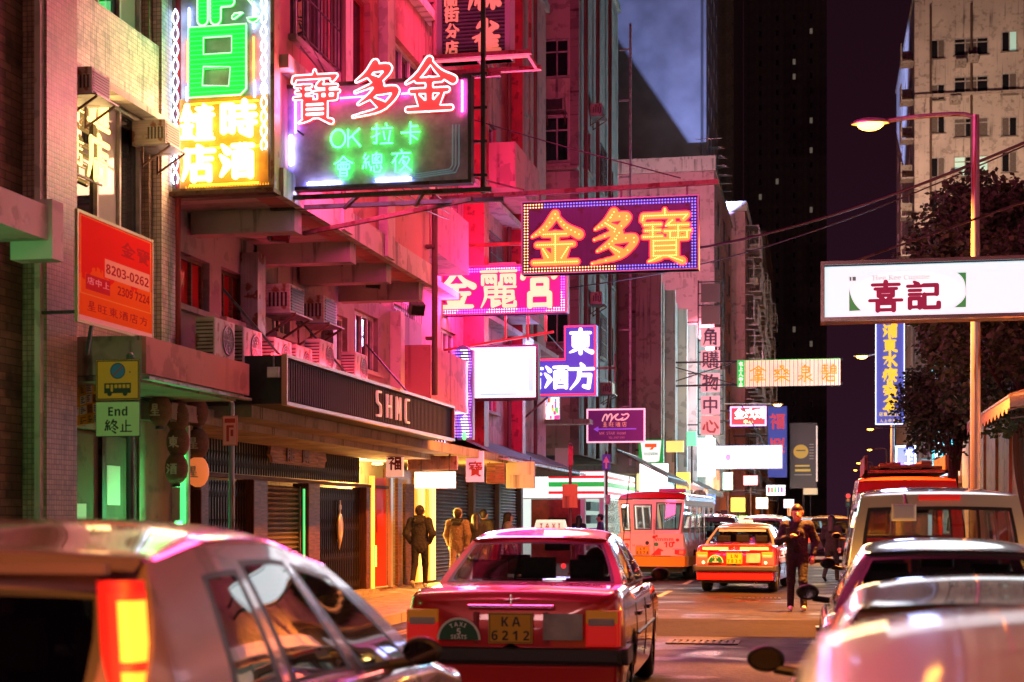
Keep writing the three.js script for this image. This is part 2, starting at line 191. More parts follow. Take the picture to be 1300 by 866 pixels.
const G = {
  '金': JIN, '日': RI, '水': SHUI, '中': [[12, 24, 12, 70], [12, 24, 88, 24, 88, 70], [12, 62, 88, 62], [50, 2, 50, 98]],
  '多': [[50, 2, 36, 20, 14, 34, 'p'], [44, 12, 76, 12, 56, 36, 12, 54, 'p'], [36, 24, 54, 36, 'd'], [60, 42, 44, 60, 18, 76, 'p'], [54, 54, 90, 54, 66, 84, 8, 99, 'p'], [44, 68, 62, 80, 'd']],
  '寶': [...at(ROOF, 4, 0, 92, 18), ...at(WANG, 8, 26, 38, 28), [64, 22, 52, 32, 'p'], [58, 31, 94, 31], [50, 42, 98, 42], [75, 31, 75, 55], [60, 45, 60, 55, 92, 55, 92, 45], ...at(BEI, 14, 58, 72, 42)],
  '麗': [[4, 5, 46, 5], [8, 16, 8, 38], [8, 16, 42, 16, 42, 38], [18, 20, 21, 32, 'd'], [29, 20, 32, 32, 'd'], [54, 5, 96, 5], [58, 16, 58, 38], [58, 16, 92, 16, 92, 38], [68, 20, 71, 32, 'd'], [79, 20, 82, 32, 'd'], [52, 34, 54, 42, 'd'], [14, 46, 95, 46], [16, 46, 16, 72, 4, 98, 'p'], [24, 58, 88, 58, 88, 70], [24, 71, 90, 71], [44, 46, 44, 71], [66, 46, 66, 71], [34, 74, 34, 95, 54, 88], [34, 82, 52, 82], [64, 74, 64, 95, 94, 95, 94, 85], [90, 76, 66, 84]],
  '宮': [...at(ROOF, 2, 0, 96, 22), ...at(KOU, 28, 29, 44, 26), [50, 54, 44, 64], ...at(KOU, 18, 63, 64, 36)],
  '東': [[10, 16, 90, 16], [22, 31, 22, 67], [22, 31, 78, 31, 78, 67], [22, 48, 78, 48], [22, 65, 78, 65], [50, 2, 50, 98], [48, 66, 28, 84, 6, 94, 'p'], [52, 66, 72, 84, 96, 94, 'n']],
  '方': [[48, 0, 56, 12, 'd'], [4, 21, 96, 21], [42, 44, 84, 44, 77, 92, 60, 86], [44, 22, 38, 60, 8, 97, 'p']],
  '酒': [...at(WATER3, 0, 2, 36, 96), ...at(YOU, 38, 3, 60, 95)],
  '店': [[50, 0, 56, 10, 'd'], [14, 15, 97, 15], [16, 15, 16, 58, 3, 97, 'p'], [55, 22, 55, 58], [55, 38, 90, 38], ...at(KOU, 31, 56, 58, 42)],
  '假': [[26, 1, 4, 44, 'p'], [17, 32, 17, 98], [38, 8, 38, 98], [38, 8, 63, 8, 63, 34], [38, 33, 63, 33], [38, 54, 62, 54], [38, 73, 62, 73], [70, 8, 94, 8, 94, 36], [70, 34, 94, 34], ...at(AGAIN, 66, 46, 34, 52)],
  '時': [...at(RI, 0, 10, 36, 76), [44, 18, 96, 18], [69, 3, 69, 42], [38, 41, 100, 41], [40, 62, 100, 62], [84, 46, 84, 96, 70, 90], [52, 70, 62, 84, 'd']],
  '鐘': [...at(JIN, 0, 0, 44, 98), [72, 0, 76, 9, 'd'], [52, 12, 96, 12], [60, 17, 64, 26, 'd'], [88, 17, 84, 26, 'd'], [46, 30, 100, 30], ...at(RI, 52, 38, 44, 36), [74, 38, 74, 96], [54, 84, 94, 84], [46, 97, 100, 97]],
  '卡': [[50, 1, 50, 48], [50, 22, 84, 22], [6, 48, 94, 48], [50, 48, 50, 99], [56, 62, 82, 80, 'd']],
  '拉': [...at(HAND, 0, 0, 42, 98), [68, 2, 74, 15, 'd'], [46, 24, 99, 24], [57, 36, 64, 76, 'd'], [90, 34, 80, 84, 'p'], [42, 92, 100, 92]],
  '夜': [[48, 0, 55, 10, 'd'], [4, 16, 96, 16], [32, 22, 6, 60, 'p'], [22, 44, 22, 98], [62, 24, 38, 62, 'p'], [56, 36, 90, 36, 74, 70, 42, 98, 'p'], [56, 48, 70, 60, 'd'], [54, 58, 97, 98, 'n']],
  '總': [...at(SI, 0, 2, 44, 94), [74, 0, 66, 10, 'p'], [52, 12, 52, 52], [52, 12, 96, 12, 96, 52], [52, 51, 96, 51], [74, 18, 60, 32, 84, 44], [86, 22, 62, 44, 'p'], [48, 66, 42, 88, 'd'], [58, 64, 60, 94, 88, 94, 90, 82], [70, 60, 77, 76, 'd'], [90, 62, 99, 80, 'd']],
  '會': [[50, 1, 30, 22, 4, 37, 'p'], [50, 1, 70, 22, 97, 37, 'n'], [32, 31, 68, 31], [20, 41, 20, 64], [20, 41, 80, 41, 80, 64], [20, 63, 80, 63], [50, 41, 50, 63], [33, 46, 39, 57, 'd'], [67, 46, 61, 57, 'd'], ...at(RI, 24, 68, 52, 32)],
  '麻': [[48, 0, 56, 9, 'd'], [10, 14, 97, 14], [14, 14, 14, 56, 3, 98, 'p'], ...at(MU, 20, 24, 38, 74), ...at(MU, 58, 24, 42, 74)],
  '雀': [[50, 0, 50, 24], [36, 8, 20, 24, 'p'], [66, 6, 84, 22, 'd'], [80, 22, 50, 42, 6, 56, 'p'], [44, 34, 32, 52, 14, 68, 'p'], [33, 52, 33, 99], [60, 40, 66, 51, 'd'], [33, 55, 92, 55], [33, 69, 86, 69], [33, 83, 86, 83], [33, 97, 95, 97], [61, 55, 61, 97]],
  '蘭': [[6, 10, 94, 10], [34, 1, 34, 18], [66, 1, 66, 18], [12, 24, 12, 98], [12, 24, 42, 24, 42, 48], [12, 36, 42, 36], [12, 48, 42, 48], [58, 24, 88, 24, 88, 98], [58, 24, 58, 48], [58, 36, 88, 36], [58, 48, 88, 48], [28, 60, 72, 60], [50, 53, 50, 98], [33, 68, 67, 68, 67, 82, 33, 82, 33, 68], [47, 84, 30, 97, 'p'], [53, 84, 72, 97, 'n']],
  '街': [[22, 1, 3, 26, 'p'], [24, 24, 4, 56, 'p'], [16, 42, 16, 99], [32, 16, 68, 16], [50, 3, 50, 40], [28, 40, 71, 40], [32, 62, 68, 62], [50, 48, 50, 90], [28, 91, 71, 89], [75, 12, 97, 12], [73, 36, 100, 36], [89, 36, 89, 96, 78, 90]],
  '分': [[40, 2, 28, 28, 4, 46, 'p'], [60, 2, 74, 26, 97, 46, 'n'], [24, 52, 76, 52, 70, 95, 52, 88], [47, 52, 40, 74, 12, 99, 'p']],
  '角': [[40, 0, 12, 32, 'p'], [36, 10, 72, 10, 58, 26], [20, 27, 20, 62, 8, 99, 'p'], [20, 27, 84, 27, 84, 97, 70, 90], [20, 48, 84, 48], [20, 69, 84, 69], [52, 27, 52, 94]],
  '購': [...at(BEI, 0, 3, 42, 94), [46, 11, 98, 11], [60, 1, 60, 36], [84, 1, 84, 36], [48, 23, 96, 23], [42, 36, 100, 36], [72, 36, 72, 92], [52, 48, 52, 99], [52, 48, 92, 48, 92, 97, 82, 92], [52, 63, 92, 63], [43, 79, 100, 79]],
  '物': [[16, 8, 5, 32, 'p'], [10, 25, 42, 25], [3, 60, 44, 48], [27, 3, 27, 98], [60, 3, 42, 42, 'p'], [54, 22, 95, 22, 87, 95, 70, 86], [71, 24, 40, 74, 'p'], [84, 26, 54, 92, 'p']],
  '心': [[16, 46, 8, 74, 'd'], [30, 34, 34, 82, 48, 92, 74, 92, 80, 74], [46, 20, 60, 40, 'd'], [76, 32, 96, 66, 'd']],
  '喜': [[10, 10, 90, 10], [50, 0, 50, 24], [18, 24, 82, 24], ...at(KOU, 24, 31, 52, 18), [33, 51, 40, 61, 'd'], [67, 51, 60, 61, 'd'], [2, 64, 98, 64], ...at(KOU, 20, 71, 60, 29)],
  '記': [[22, 0, 32, 10, 'd'], [3, 16, 46, 16], [8, 31, 42, 31], [8, 45, 42, 45], ...at(KOU, 6, 56, 38, 38), [52, 14, 92, 14, 92, 46], [54, 46, 92, 46], [54, 46, 54, 92, 98, 92, 98, 76]],
  '浦': [...at(WATER3, 0, 2, 36, 96), [38, 17, 99, 17], [46, 33, 46, 98], [46, 33, 92, 33, 92, 97, 82, 92], [46, 53, 92, 53], [46, 72, 92, 72], [69, 2, 69, 98], [80, 1, 94, 11, 'd']],
  '療': [[52, 0, 58, 9, 'd'], [18, 14, 99, 14], [20, 14, 20, 60, 6, 99, 'p'], [4, 30, 12, 44, 'd'], [1, 64, 18, 52], [30, 28, 97, 28], [64, 17, 34, 50, 'p'], [62, 30, 97, 52, 'n'], ...at(RI, 44, 48, 38, 26), [63, 74, 63, 99], [46, 80, 37, 94, 'd'], [79, 80, 90, 94, 'd']],
  '桑': [...at(AGAIN, 34, 2, 34, 28), ...at(AGAIN, 4, 26, 38, 28), ...at(AGAIN, 56, 26, 38, 28), ...at(MU, 2, 52, 96, 48)],
  '拿': [[50, 0, 30, 18, 4, 30, 'p'], [50, 0, 70, 18, 97, 30, 'n'], [34, 23, 66, 23], ...at(KOU, 32, 30, 36, 20), [78, 53, 22, 60, 'p'], [20, 71, 80, 71], [4, 83, 96, 83], [50, 57, 50, 98, 38, 94]],
  '泉': [[50, 0, 40, 9, 'p'], ...at(RI, 22, 11, 56, 36), ...at(SHUI, 2, 48, 96, 52)],
  '碧': [...at(WANG, 2, 0, 46, 42), [76, 0, 70, 8, 'p'], ...at(RI, 54, 9, 42, 33), [6, 51, 95, 51], [44, 52, 8, 92, 'p'], ...at(KOU, 32, 66, 54, 33)],
  '玫': [...at(WANG, 0, 8, 42, 78), [62, 1, 44, 42, 'p'], [53, 24, 99, 24], [86, 26, 74, 66, 42, 98, 'p'], [54, 34, 99, 98, 'n']],
  '瑰': [...at(WANG, 0, 8, 40, 78), [70, 0, 60, 11, 'p'], ...at(TIAN, 42, 12, 56, 40), [62, 52, 56, 78, 40, 98, 'p'], [74, 52, 74, 94, 100, 94, 100, 82], [84, 58, 79, 74, 95, 78]],
  '上': [[48, 3, 48, 90], [48, 42, 86, 42], [4, 92, 96, 92]], '人': [[50, 3, 44, 44, 5, 97, 'p'], [48, 36, 66, 74, 96, 97, 'n']],
  '終': [...at(SI, 0, 2, 44, 94), [66, 1, 44, 38, 'p'], [60, 16, 90, 16, 72, 44, 44, 64, 'p'], [58, 26, 99, 62, 'n'], [64, 62, 80, 72, 'd'], [54, 80, 82, 97, 'd']],
  '止': [[50, 3, 50, 92], [50, 44, 88, 44], [22, 38, 22, 92], [3, 92, 97, 92]],
  '星': [...at(RI, 24, 0, 52, 40), [32, 44, 12, 64, 'p'], [24, 56, 86, 56], [26, 76, 80, 76], [6, 97, 94, 97], [50, 44, 50, 97]],
  '旺': [...at(RI, 0, 12, 36, 72), ...at(WANG, 42, 8, 58, 90)],
  '福': [[16, 0, 24, 11, 'd'], [3, 20, 38, 20, 4, 60, 'p'], [21, 44, 21, 99], [26, 46, 39, 58, 'd'], [46, 6, 98, 6], ...at(KOU, 50, 16, 44, 24), ...at(TIAN, 46, 46, 52, 52)],
  '興': [[8, 8, 14, 66], [92, 8, 86, 66], ...at(KOU, 32, 10, 36, 34), [8, 28, 28, 26], [72, 28, 92, 26], [10, 46, 28, 44], [72, 46, 90, 44], [3, 70, 97, 70], [36, 74, 10, 98, 'p'], [64, 74, 92, 98, 'n']],
  '龍': [[26, 0, 30, 9, 'd'], [4, 14, 50, 14], [16, 18, 20, 30, 'd'], [40, 18, 34, 30, 'd'], [2, 33, 52, 33], [10, 44, 10, 98], [10, 44, 44, 44, 44, 97, 34, 92], [10, 60, 44, 60], [10, 76, 44, 76], [62, 4, 62, 36, 96, 36], [62, 18, 94, 18], [62, 50, 90, 50], [62, 50, 62, 92, 98, 92, 98, 80], [70, 62, 92, 62], [70, 76, 92, 76]],
  '鳳': [[14, 4, 12, 60, 3, 99, 'p'], [14, 4, 86, 4, 86, 86, 99, 96], [28, 16, 74, 16], [52, 18, 44, 28, 'p'], [32, 28, 32, 66], [32, 28, 70, 28, 70, 50], [32, 39, 70, 39], [32, 50, 70, 50], [32, 64, 76, 64, 72, 94, 62, 90], [28, 76, 24, 90, 'd'], [40, 76, 43, 86, 'd'], [54, 76, 58, 86, 'd']],
};
function strokePath(s, ox, oy, k) { // -> [{x, y, w}] sampled points, w = relative width
  const type = typeof s[s.length - 1] === 'string' ? s[s.length - 1] : '', n = (s.length - (type ? 1 : 0)) / 2, P = [];
  for (let i = 0; i < n; i++) P.push(V(ox + s[2 * i] * k, oy + s[2 * i + 1] * k, 0));
  let pts = [];
  if (type && n > 2) pts = new THREE.CatmullRomCurve3(P).getPoints(14);
  else for (let i = 0; i < n - 1; i++) { const m = Math.max(2, Math.ceil(P[i].distanceTo(P[i + 1]) / (k * 2))); for (let j = i ? 1 : 0; j <= m; j++) pts.push(P[i].clone().lerp(P[i + 1], j / m)); }
  const L = pts.length - 1;
  return pts.map((p, i) => { const t = i / L; let w = 1; if (type === 'p') w = 1.1 - 0.75 * t * t; else if (type === 'n') w = 0.45 + 0.8 * t; else if (type === 'd') w = 0.55 + 0.7 * t; else if (n === 2 && Math.abs(P[0].y - P[1].y) < 6 * k) w = 0.78; return { x: p.x, y: p.y, w }; });
}
function drawGlyph(ctx, ch, x, y, size, weight = 10) { // weight in hundredths of the size; ctx.fillStyle is the colour
  const k = size / 100, dense = Math.min(1, 14 / (G[ch]?.length ?? 8)) ** 0.7;
  if (!G[ch]) { ctx.save(); ctx.font = 'bold ' + Math.round(size) + 'px sans-serif'; ctx.textAlign = 'center'; ctx.textBaseline = 'middle'; ctx.fillText(ch, x + size / 2, y + size / 2); ctx.restore(); return; }
  for (const s of G[ch]) {
    const pts = strokePath(s, x, y, k);
    for (let i = 0; i < pts.length; i++) { const p = pts[i], r = Math.max(0.4, p.w * weight * dense * k / 2); ctx.beginPath(); ctx.arc(p.x, p.y, r, 0, 7); ctx.fill(); if (i) { const q = pts[i - 1]; ctx.lineWidth = 2 * r; ctx.strokeStyle = ctx.fillStyle; ctx.beginPath(); ctx.moveTo(q.x, q.y); ctx.lineTo(p.x, p.y); ctx.stroke(); } }
  }
}
const drawLine = (ctx, text, x, y, size, gap, weight) => [...text].forEach((c, i) => drawGlyph(ctx, c, x + i * (size + gap), y, size, weight));
// outline loops of a drawn character, in units of its size with y up; found by marching squares on a raster
const loopCache = {};
function loops(ch, weight = 12, N = 150) {
  const key = ch + weight; if (loopCache[key]) return loopCache[key];
  const pad = 14, S = N + 2 * pad, c = document.createElement('canvas'); c.width = c.height = S; const x = c.getContext('2d'); x.fillStyle = '#fff'; drawGlyph(x, ch, pad, pad, N, weight);
  const a = x.getImageData(0, 0, S, S).data, f = (i, j) => a[(j * S + i) * 4 + 3] / 255 - 0.5, seg = new Map();
  const ex = (i, j) => { const u = f(i, j), v = f(i + 1, j); return ['h' + i + '_' + j, i + u / (u - v), j]; }, ey = (i, j) => { const u = f(i, j), v = f(i, j + 1); return ['v' + i + '_' + j, i, j + u / (u - v)]; };
  const link = (p, q) => seg.set(p[0], [p, q]);
  for (let j = 0; j < S - 1; j++) for (let i = 0; i < S - 1; i++) {
    const k = (f(i, j) > 0) | (f(i + 1, j) > 0) << 1 | (f(i + 1, j + 1) > 0) << 2 | (f(i, j + 1) > 0) << 3; if (!k || k === 15) continue;
    const T = () => ex(i, j), B = () => ex(i, j + 1), L = () => ey(i, j), R = () => ey(i + 1, j);
    switch (k) { case 1: link(T(), L()); break; case 2: link(R(), T()); break; case 3: link(R(), L()); break; case 4: link(B(), R()); break; case 5: link(T(), R()); link(B(), L()); break; case 6: link(B(), T()); break; case 7: link(B(), L()); break; case 8: link(L(), B()); break; case 9: link(T(), B()); break; case 10: link(L(), T()); link(R(), B()); break; case 11: link(R(), B()); break; case 12: link(L(), R()); break; case 13: link(T(), R()); break; case 14: link(L(), T()); break; }
  }
  const out = [];
  while (seg.size) {
    const first = seg.keys().next().value; let k = first, loop = [];
    while (seg.has(k)) { const [p, q] = seg.get(k); seg.delete(k); loop.push(new THREE.Vector2((p[1] - pad) / N, 1 - (p[2] - pad) / N)); k = q[0]; }
    if (loop.length < 8) continue;
    const sm = loop.map((p, i) => p.clone().multiplyScalar(2).add(loop[(i + 1) % loop.length]).add(loop[(i + loop.length - 1) % loop.length]).multiplyScalar(0.25));
    const keep = simplify(sm, 0.0035); if (keep.length > 3 && Math.abs(THREE.ShapeUtils.area(keep)) > 0.0006) out.push(keep);
  }
  return loopCache[key] = out;
}
function simplify(pts, eps) { // Douglas-Peucker on a closed loop
  let far = 0, m = 0; pts.forEach((p, i) => { const d = p.distanceTo(pts[0]); if (d > m) { m = d; far = i; } });
  const dp = (a) => { if (a.length < 3) return a; const p = a[0], q = a[a.length - 1], L = p.distanceTo(q) || 1e-6; let k = 0, b = 0; for (let i = 1; i < a.length - 1; i++) { const d = Math.abs((q.x - p.x) * (p.y - a[i].y) - (p.x - a[i].x) * (q.y - p.y)) / L; if (d > b) { b = d; k = i; } } return b < eps ? [p, q] : [...dp(a.slice(0, k + 1)).slice(0, -1), ...dp(a.slice(k))]; };
  const A = dp(pts.slice(0, far + 1)), B = dp([...pts.slice(far), pts[0]]); return [...A.slice(0, -1), ...B.slice(0, -1)];
}
function letterSolid(ch, size, depth, weight = 12) { // extruded character, lower left at the origin
  const L = loops(ch, weight), inside = (p, poly) => { let c = false; for (let i = 0, j = poly.length - 1; i < poly.length; j = i++) if ((poly[i].y > p.y) !== (poly[j].y > p.y) && p.x < (poly[j].x - poly[i].x) * (p.y - poly[i].y) / (poly[j].y - poly[i].y) + poly[i].x) c = !c; return c; };
  const info = L.map((p) => ({ p, d: L.filter((q) => q !== p && inside(p[0], q)).length, a: Math.abs(THREE.ShapeUtils.area(p)) })), shapes = [];
  for (const o of info.filter((i) => i.d % 2 === 0)) { const s = new THREE.Shape(o.p.map((v) => v.clone().multiplyScalar(size))); for (const h of info) if (h.d === o.d + 1 && inside(h.p[0], o.p)) s.holes.push(new THREE.Path(h.p.map((v) => v.clone().multiplyScalar(size)))); shapes.push(s); }
  return new THREE.ExtrudeGeometry(shapes, { depth, bevelEnabled: false });
}
// neon tube in a plane of constant z along 2D points
function neon(pts, r, closed = false, z = 0, seg = 6) {
  const p = [], idx = [], n = pts.length, N = (v) => v;
  for (let i = 0; i < n; i++) {
    const a = pts[closed ? (i + n - 1) % n : Math.max(0, i - 1)], b = pts[closed ? (i + 1) % n : Math.min(n - 1, i + 1)];
    let tx = b.x - a.x, ty = b.y - a.y; const l = Math.hypot(tx, ty) || 1; tx /= l; ty /= l;
    for (let k = 0; k < seg; k++) { const c = Math.cos(k / seg * 2 * PI) * r, s = Math.sin(k / seg * 2 * PI) * r; p.push(pts[i].x - ty * c, pts[i].y + tx * c, z + s); }
  }
  const m = closed ? n : n - 1;
  for (let i = 0; i < m; i++) for (let k = 0; k < seg; k++) { const a = i * seg + k, b = i * seg + (k + 1) % seg, c = ((i + 1) % n) * seg + k, d = ((i + 1) % n) * seg + (k + 1) % seg; idx.push(a, b, c, b, d, c); }
  const g = new THREE.BufferGeometry(); g.setAttribute('position', new THREE.Float32BufferAttribute(p, 3)); g.setIndex(idx); g.computeVertexNormals(); return g;
}
const outlineNeon = (ch, size, r, weight, z = 0) => loops(ch, weight).map((l) => neon(l.map((v) => v.clone().multiplyScalar(size)), r, true, z));
const strokeNeon = (ch, size, r, z = 0) => G[ch].map((s) => neon(strokePath(s, 0, 0, 1).filter((_, i, a) => i % 3 === 0 || i === a.length - 1).map((q) => new THREE.Vector2(q.x * size / 100, size - q.y * size / 100)), r, false, z));
// ---------------------------------------------------------------- ground, road, pavements
const KERB_L = -6.2, KERB_R = 2.15;
M.asphalt = phys([0.085, 0.074, 0.068], 0.95, { specularIntensity: 0.3, map: TX.asphalt, bumpMap: TX.asphaltB, bumpScale: 0.012, roughnessMap: TX.asphaltR });
M.asphaltPatch = phys([0.05, 0.044, 0.04], 0.95, { specularIntensity: 0.3, map: TX.asphalt, bumpMap: TX.asphaltB, bumpScale: 0.01 });
M.paver = mat([0.33, 0.31, 0.29], 0.7, { map: TX.paver, bumpMap: TX.paver, bumpScale: 0.006 });
M.kerb = mat([0.42, 0.41, 0.39], 0.8, { map: TX.concrete });
M.paint = mat([0.6, 0.58, 0.52], 0.7, { map: TX.concrete });
const sheet = (x0, x1, f0, f1, y) => { const g = new THREE.PlaneGeometry(x1 - x0, f1 - f0).rotateX(-PI / 2).translate((x0 + x1) / 2, y, -(f0 + f1) / 2), p = g.attributes.position; for (let i = 0; i < p.count; i++) g.attributes.uv.setXY(i, p.getX(i), p.getZ(i)); return g; };
struct('ground', sheet(-700, 700, -700, 900, -0.06), mat([0.08, 0.075, 0.07], 0.95));
struct('road', sheet(KERB_L, KERB_R, -60, 420, 0), M.asphalt);
struct('road_patch', sheet(-4.4, 2.1, 20.6, 24.2, 0.004), M.asphaltPatch);
struct('road_patch', sheet(-5.6, -3.6, 27.5, 33.5, 0.004), mat([0.16, 0.145, 0.13], 0.65, { map: TX.asphalt }));
for (const f of [19, 31, 37, 43, 49, 55, 61, 67, 73, 85, 97]) struct('lane_line', sheet(-3.25, -3.13, f, f + 2.6, 0.008), M.paint);
for (const x of [-5.75, -5.6]) struct('kerb_line', sheet(x, x + 0.08, 20, 120, 0.0075), mat([0.5, 0.36, 0.06], 0.7, { map: TX.concrete }));
{
  const slab = (name, x0, x1) => struct(name, box(x1 - x0, 0.19, 480, (x0 + x1) / 2, -0.06, -180), M.paver);
  const l = slab('pavement', -12.5, KERB_L - 0.16), r = slab('pavement', KERB_R + 0.16, 9);
  const stone = [0, 1, 2].map((k) => cbox(0.15, 0.15 + k * 0.003, 0.985, 0, 0, 0, 0.015));
  for (let f = 8; f < 70; f++) { part(l, 'kerb_stone', stone[f % 3], M.kerb).position.set(KERB_L - 0.08, -0.008, -f); }
  for (let f = 8; f < 60; f++) { part(r, 'kerb_stone', stone[(f * 2) % 3], M.kerb).position.set(KERB_R + 0.08, -0.008, -f); }
}
for (const [u, v, lab] of [[962, 760, 'oblong dark iron drain grating in the road behind the walking man'], [893, 816, 'square iron manhole lid in the road beside the front taxi']]) {
  const p = onG(u, v), t = thing('drain_cover', lab, 'drain cover', [p.x, 0.004, p.z]);
  part(t, 'frame', [box(0.9, 0.012, 0.06, 0, 0, 0.27), box(0.9, 0.012, 0.06, 0, 0, -0.27), box(0.06, 0.012, 0.48, 0.42, 0, 0), box(0.06, 0.012, 0.48, -0.42, 0, 0)], M.metalDark);
  part(t, 'grating', [...Array(9).keys()].map((i) => box(0.05, 0.01, 0.48, -0.34 + i * 0.085, 0, 0)), M.metalDark);
}

// ---------------------------------------------------------------- building kit
// A building's group stands at its near street corner; local x runs along the street away from the camera, local z points to the street.
function onEnd(g) { return g.rotateY(-PI / 2); }          // from the facade's plane to the near end wall, whose x runs with the world's x
function addWindow(parent, x, y, w, h, o = {}) {
  const { cols = 2, transom = 0, end = false, frame = M.aluminium, pane = M.winDark, z = -0.12, sill = true, curtain, bars, fw = 0.05 } = o, P = end ? onEnd : (g) => g;
  const fr = [box(w, fw, 0.06, x + w / 2, y, z), box(w, fw, 0.06, x + w / 2, y + h - fw, z), box(fw, h - 2 * fw, 0.06, x + fw / 2, y + fw, z), box(fw, h - 2 * fw, 0.06, x + w - fw / 2, y + fw, z)];
  for (let i = 1; i < cols; i++) fr.push(box(fw * 0.8, h - 2 * fw, 0.054, x + w * i / cols, y + fw, z));
  if (transom) fr.push(box(w - 2 * fw, fw * 0.8, 0.05, x + w / 2, y + h * transom, z + 0.002));
  const f = part(parent, 'window', P(merge(fr)), frame);
  const cw = (w - 2 * fw) / cols;
  for (let i = 0; i < cols; i++) part(f, 'pane', P(box(cw - 0.01, h - 2 * fw, 0.008, x + fw + cw * (i + 0.5), y + fw, z - 0.012 - 0.012 * (i % 2))), Array.isArray(pane) ? pane[i % pane.length] : pane);
  if (sill) part(f, 'sill', P(box(w + 0.12, 0.07, 0.14, x + w / 2, y - 0.075, 0.03)), M.concrete);
  if (curtain) part(f, 'curtain', P(patch((a, b) => V(x + w * (0.04 + 0.92 * a), y + h * (0.04 + 0.92 * b), z - 0.18 + 0.03 * Math.sin(a * 40)), 40, 1)), curtain);
  if (bars) { const b = []; for (let i = 0; i <= Math.round(w / 0.14); i++) b.push(box(0.015, h + 0.06, 0.015, x + i * w / Math.round(w / 0.14), y - 0.03, 0.16)); for (const k of [0, 0.33, 0.66, 1]) b.push(box(w + 0.02, 0.016, 0.018, x + w / 2, y - 0.03 + k * (h + 0.04), 0.162)); b.push(...[0, 1].flatMap((k) => [0, 1].map((q) => box(0.015, 0.015, 0.16, x + k * w, y - 0.02 + q * (h + 0.03), 0.08)))); part(f, 'grille', P(merge(b)), M.metalDark); }
  return f;
}
function mirrored(g, L) { // reflected in x, with the faces turned back outwards
  const q = (g.index ? g.toNonIndexed() : g).scale(-1, 1, 1).translate(L, 0, 0), n3 = q.attributes.position.count; for (let i = 0; i < n3; i += 3) for (const k of ['position', 'normal', 'uv']) { const A = q.attributes[k]; if (!A) continue; const n = A.itemSize; for (let c = 0; c < n; c++) { const t = A.array[(i + 1) * n + c]; A.array[(i + 1) * n + c] = A.array[(i + 2) * n + c]; A.array[(i + 2) * n + c] = t; } }
  return q;
}
function building(name, label, { X, F0, F1, H, depth = 9, y0 = 0, m, front = [], ends = [], side = 1, endMat, open }) {
  const L = F1 - F0, g = thing(name, label, 'building', [X, 0, side > 0 ? -F0 : -F1], side * PI / 2), hole = (w) => [w[0], w[1], w[2], w[3]];
  part(g, 'wall', wall(L, H - y0, [...front.map(hole), ...(open || [])], 0.3, 0, y0), m);
  const endGeo = wall(depth - 0.3, H - y0, ends.map(hole), 0.3, -depth, y0);
  part(g, 'side_wall', side > 0 ? endGeo.rotateY(-PI / 2) : mirrored(endGeo.rotateY(-PI / 2), L), endMat || m);
  part(g, 'rear_wall', [box(L - 0.6, H - y0, 0.2, L / 2, y0, -depth + 0.1), side > 0 ? box(0.3, H - y0, depth - 0.3, L - 0.15, y0, -depth / 2 - 0.15) : box(0.3, H - y0, depth - 0.3, 0.15, y0, -depth / 2 - 0.15)], m);
  part(g, 'roof', box(L + 0.2, 0.25, depth + 0.2, L / 2, H, -depth / 2), M.concrete);
  if (y0 > 0) part(g, 'soffit', box(L - 0.62, 0.16, depth - 0.52, L / 2, y0 + 0.004, -depth / 2), M.concrete);
  front.forEach((w) => addWindow(g, w[0], w[1], w[2], w[3], w[4] || {}));
  if (side > 0) ends.forEach((w) => addWindow(g, w[0], w[1], w[2], w[3], { ...(w[4] || {}), end: true }));
  else ends.forEach((w) => { const o = addWindow(g, w[0], w[1], w[2], w[3], { ...(w[4] || {}), end: true }); const flip = (q) => { q.geometry = mirrored(q.geometry, L); }; flip(o); o.children.forEach(flip); });
  return g;
}
// pixel rectangle on a street wall at x -> [offset from F0, y, w, h]; v's are read at the middle column
function rectX(u0, v0, u1, v1, X, F0 = 0) { const um = (u0 + u1) / 2, a = onX(u0, v0, X), b = onX(u1, v0, X), t = onX(um, v0, X), q = onX(um, v1, X); return [-a.z - F0, q.y, -(b.z - a.z), t.y - q.y]; }
// pixel rectangle on a cross-street plane -> [x, y, w, h]
function rectF(u0, v0, u1, v1, F) { const a = onF(u0, v1, F), b = onF(u1, v0, F), m0 = onF((u0 + u1) / 2, v1, F), m1 = onF((u0 + u1) / 2, v0, F); return [a.x, m0.y, b.x - a.x, m1.y - m0.y]; }

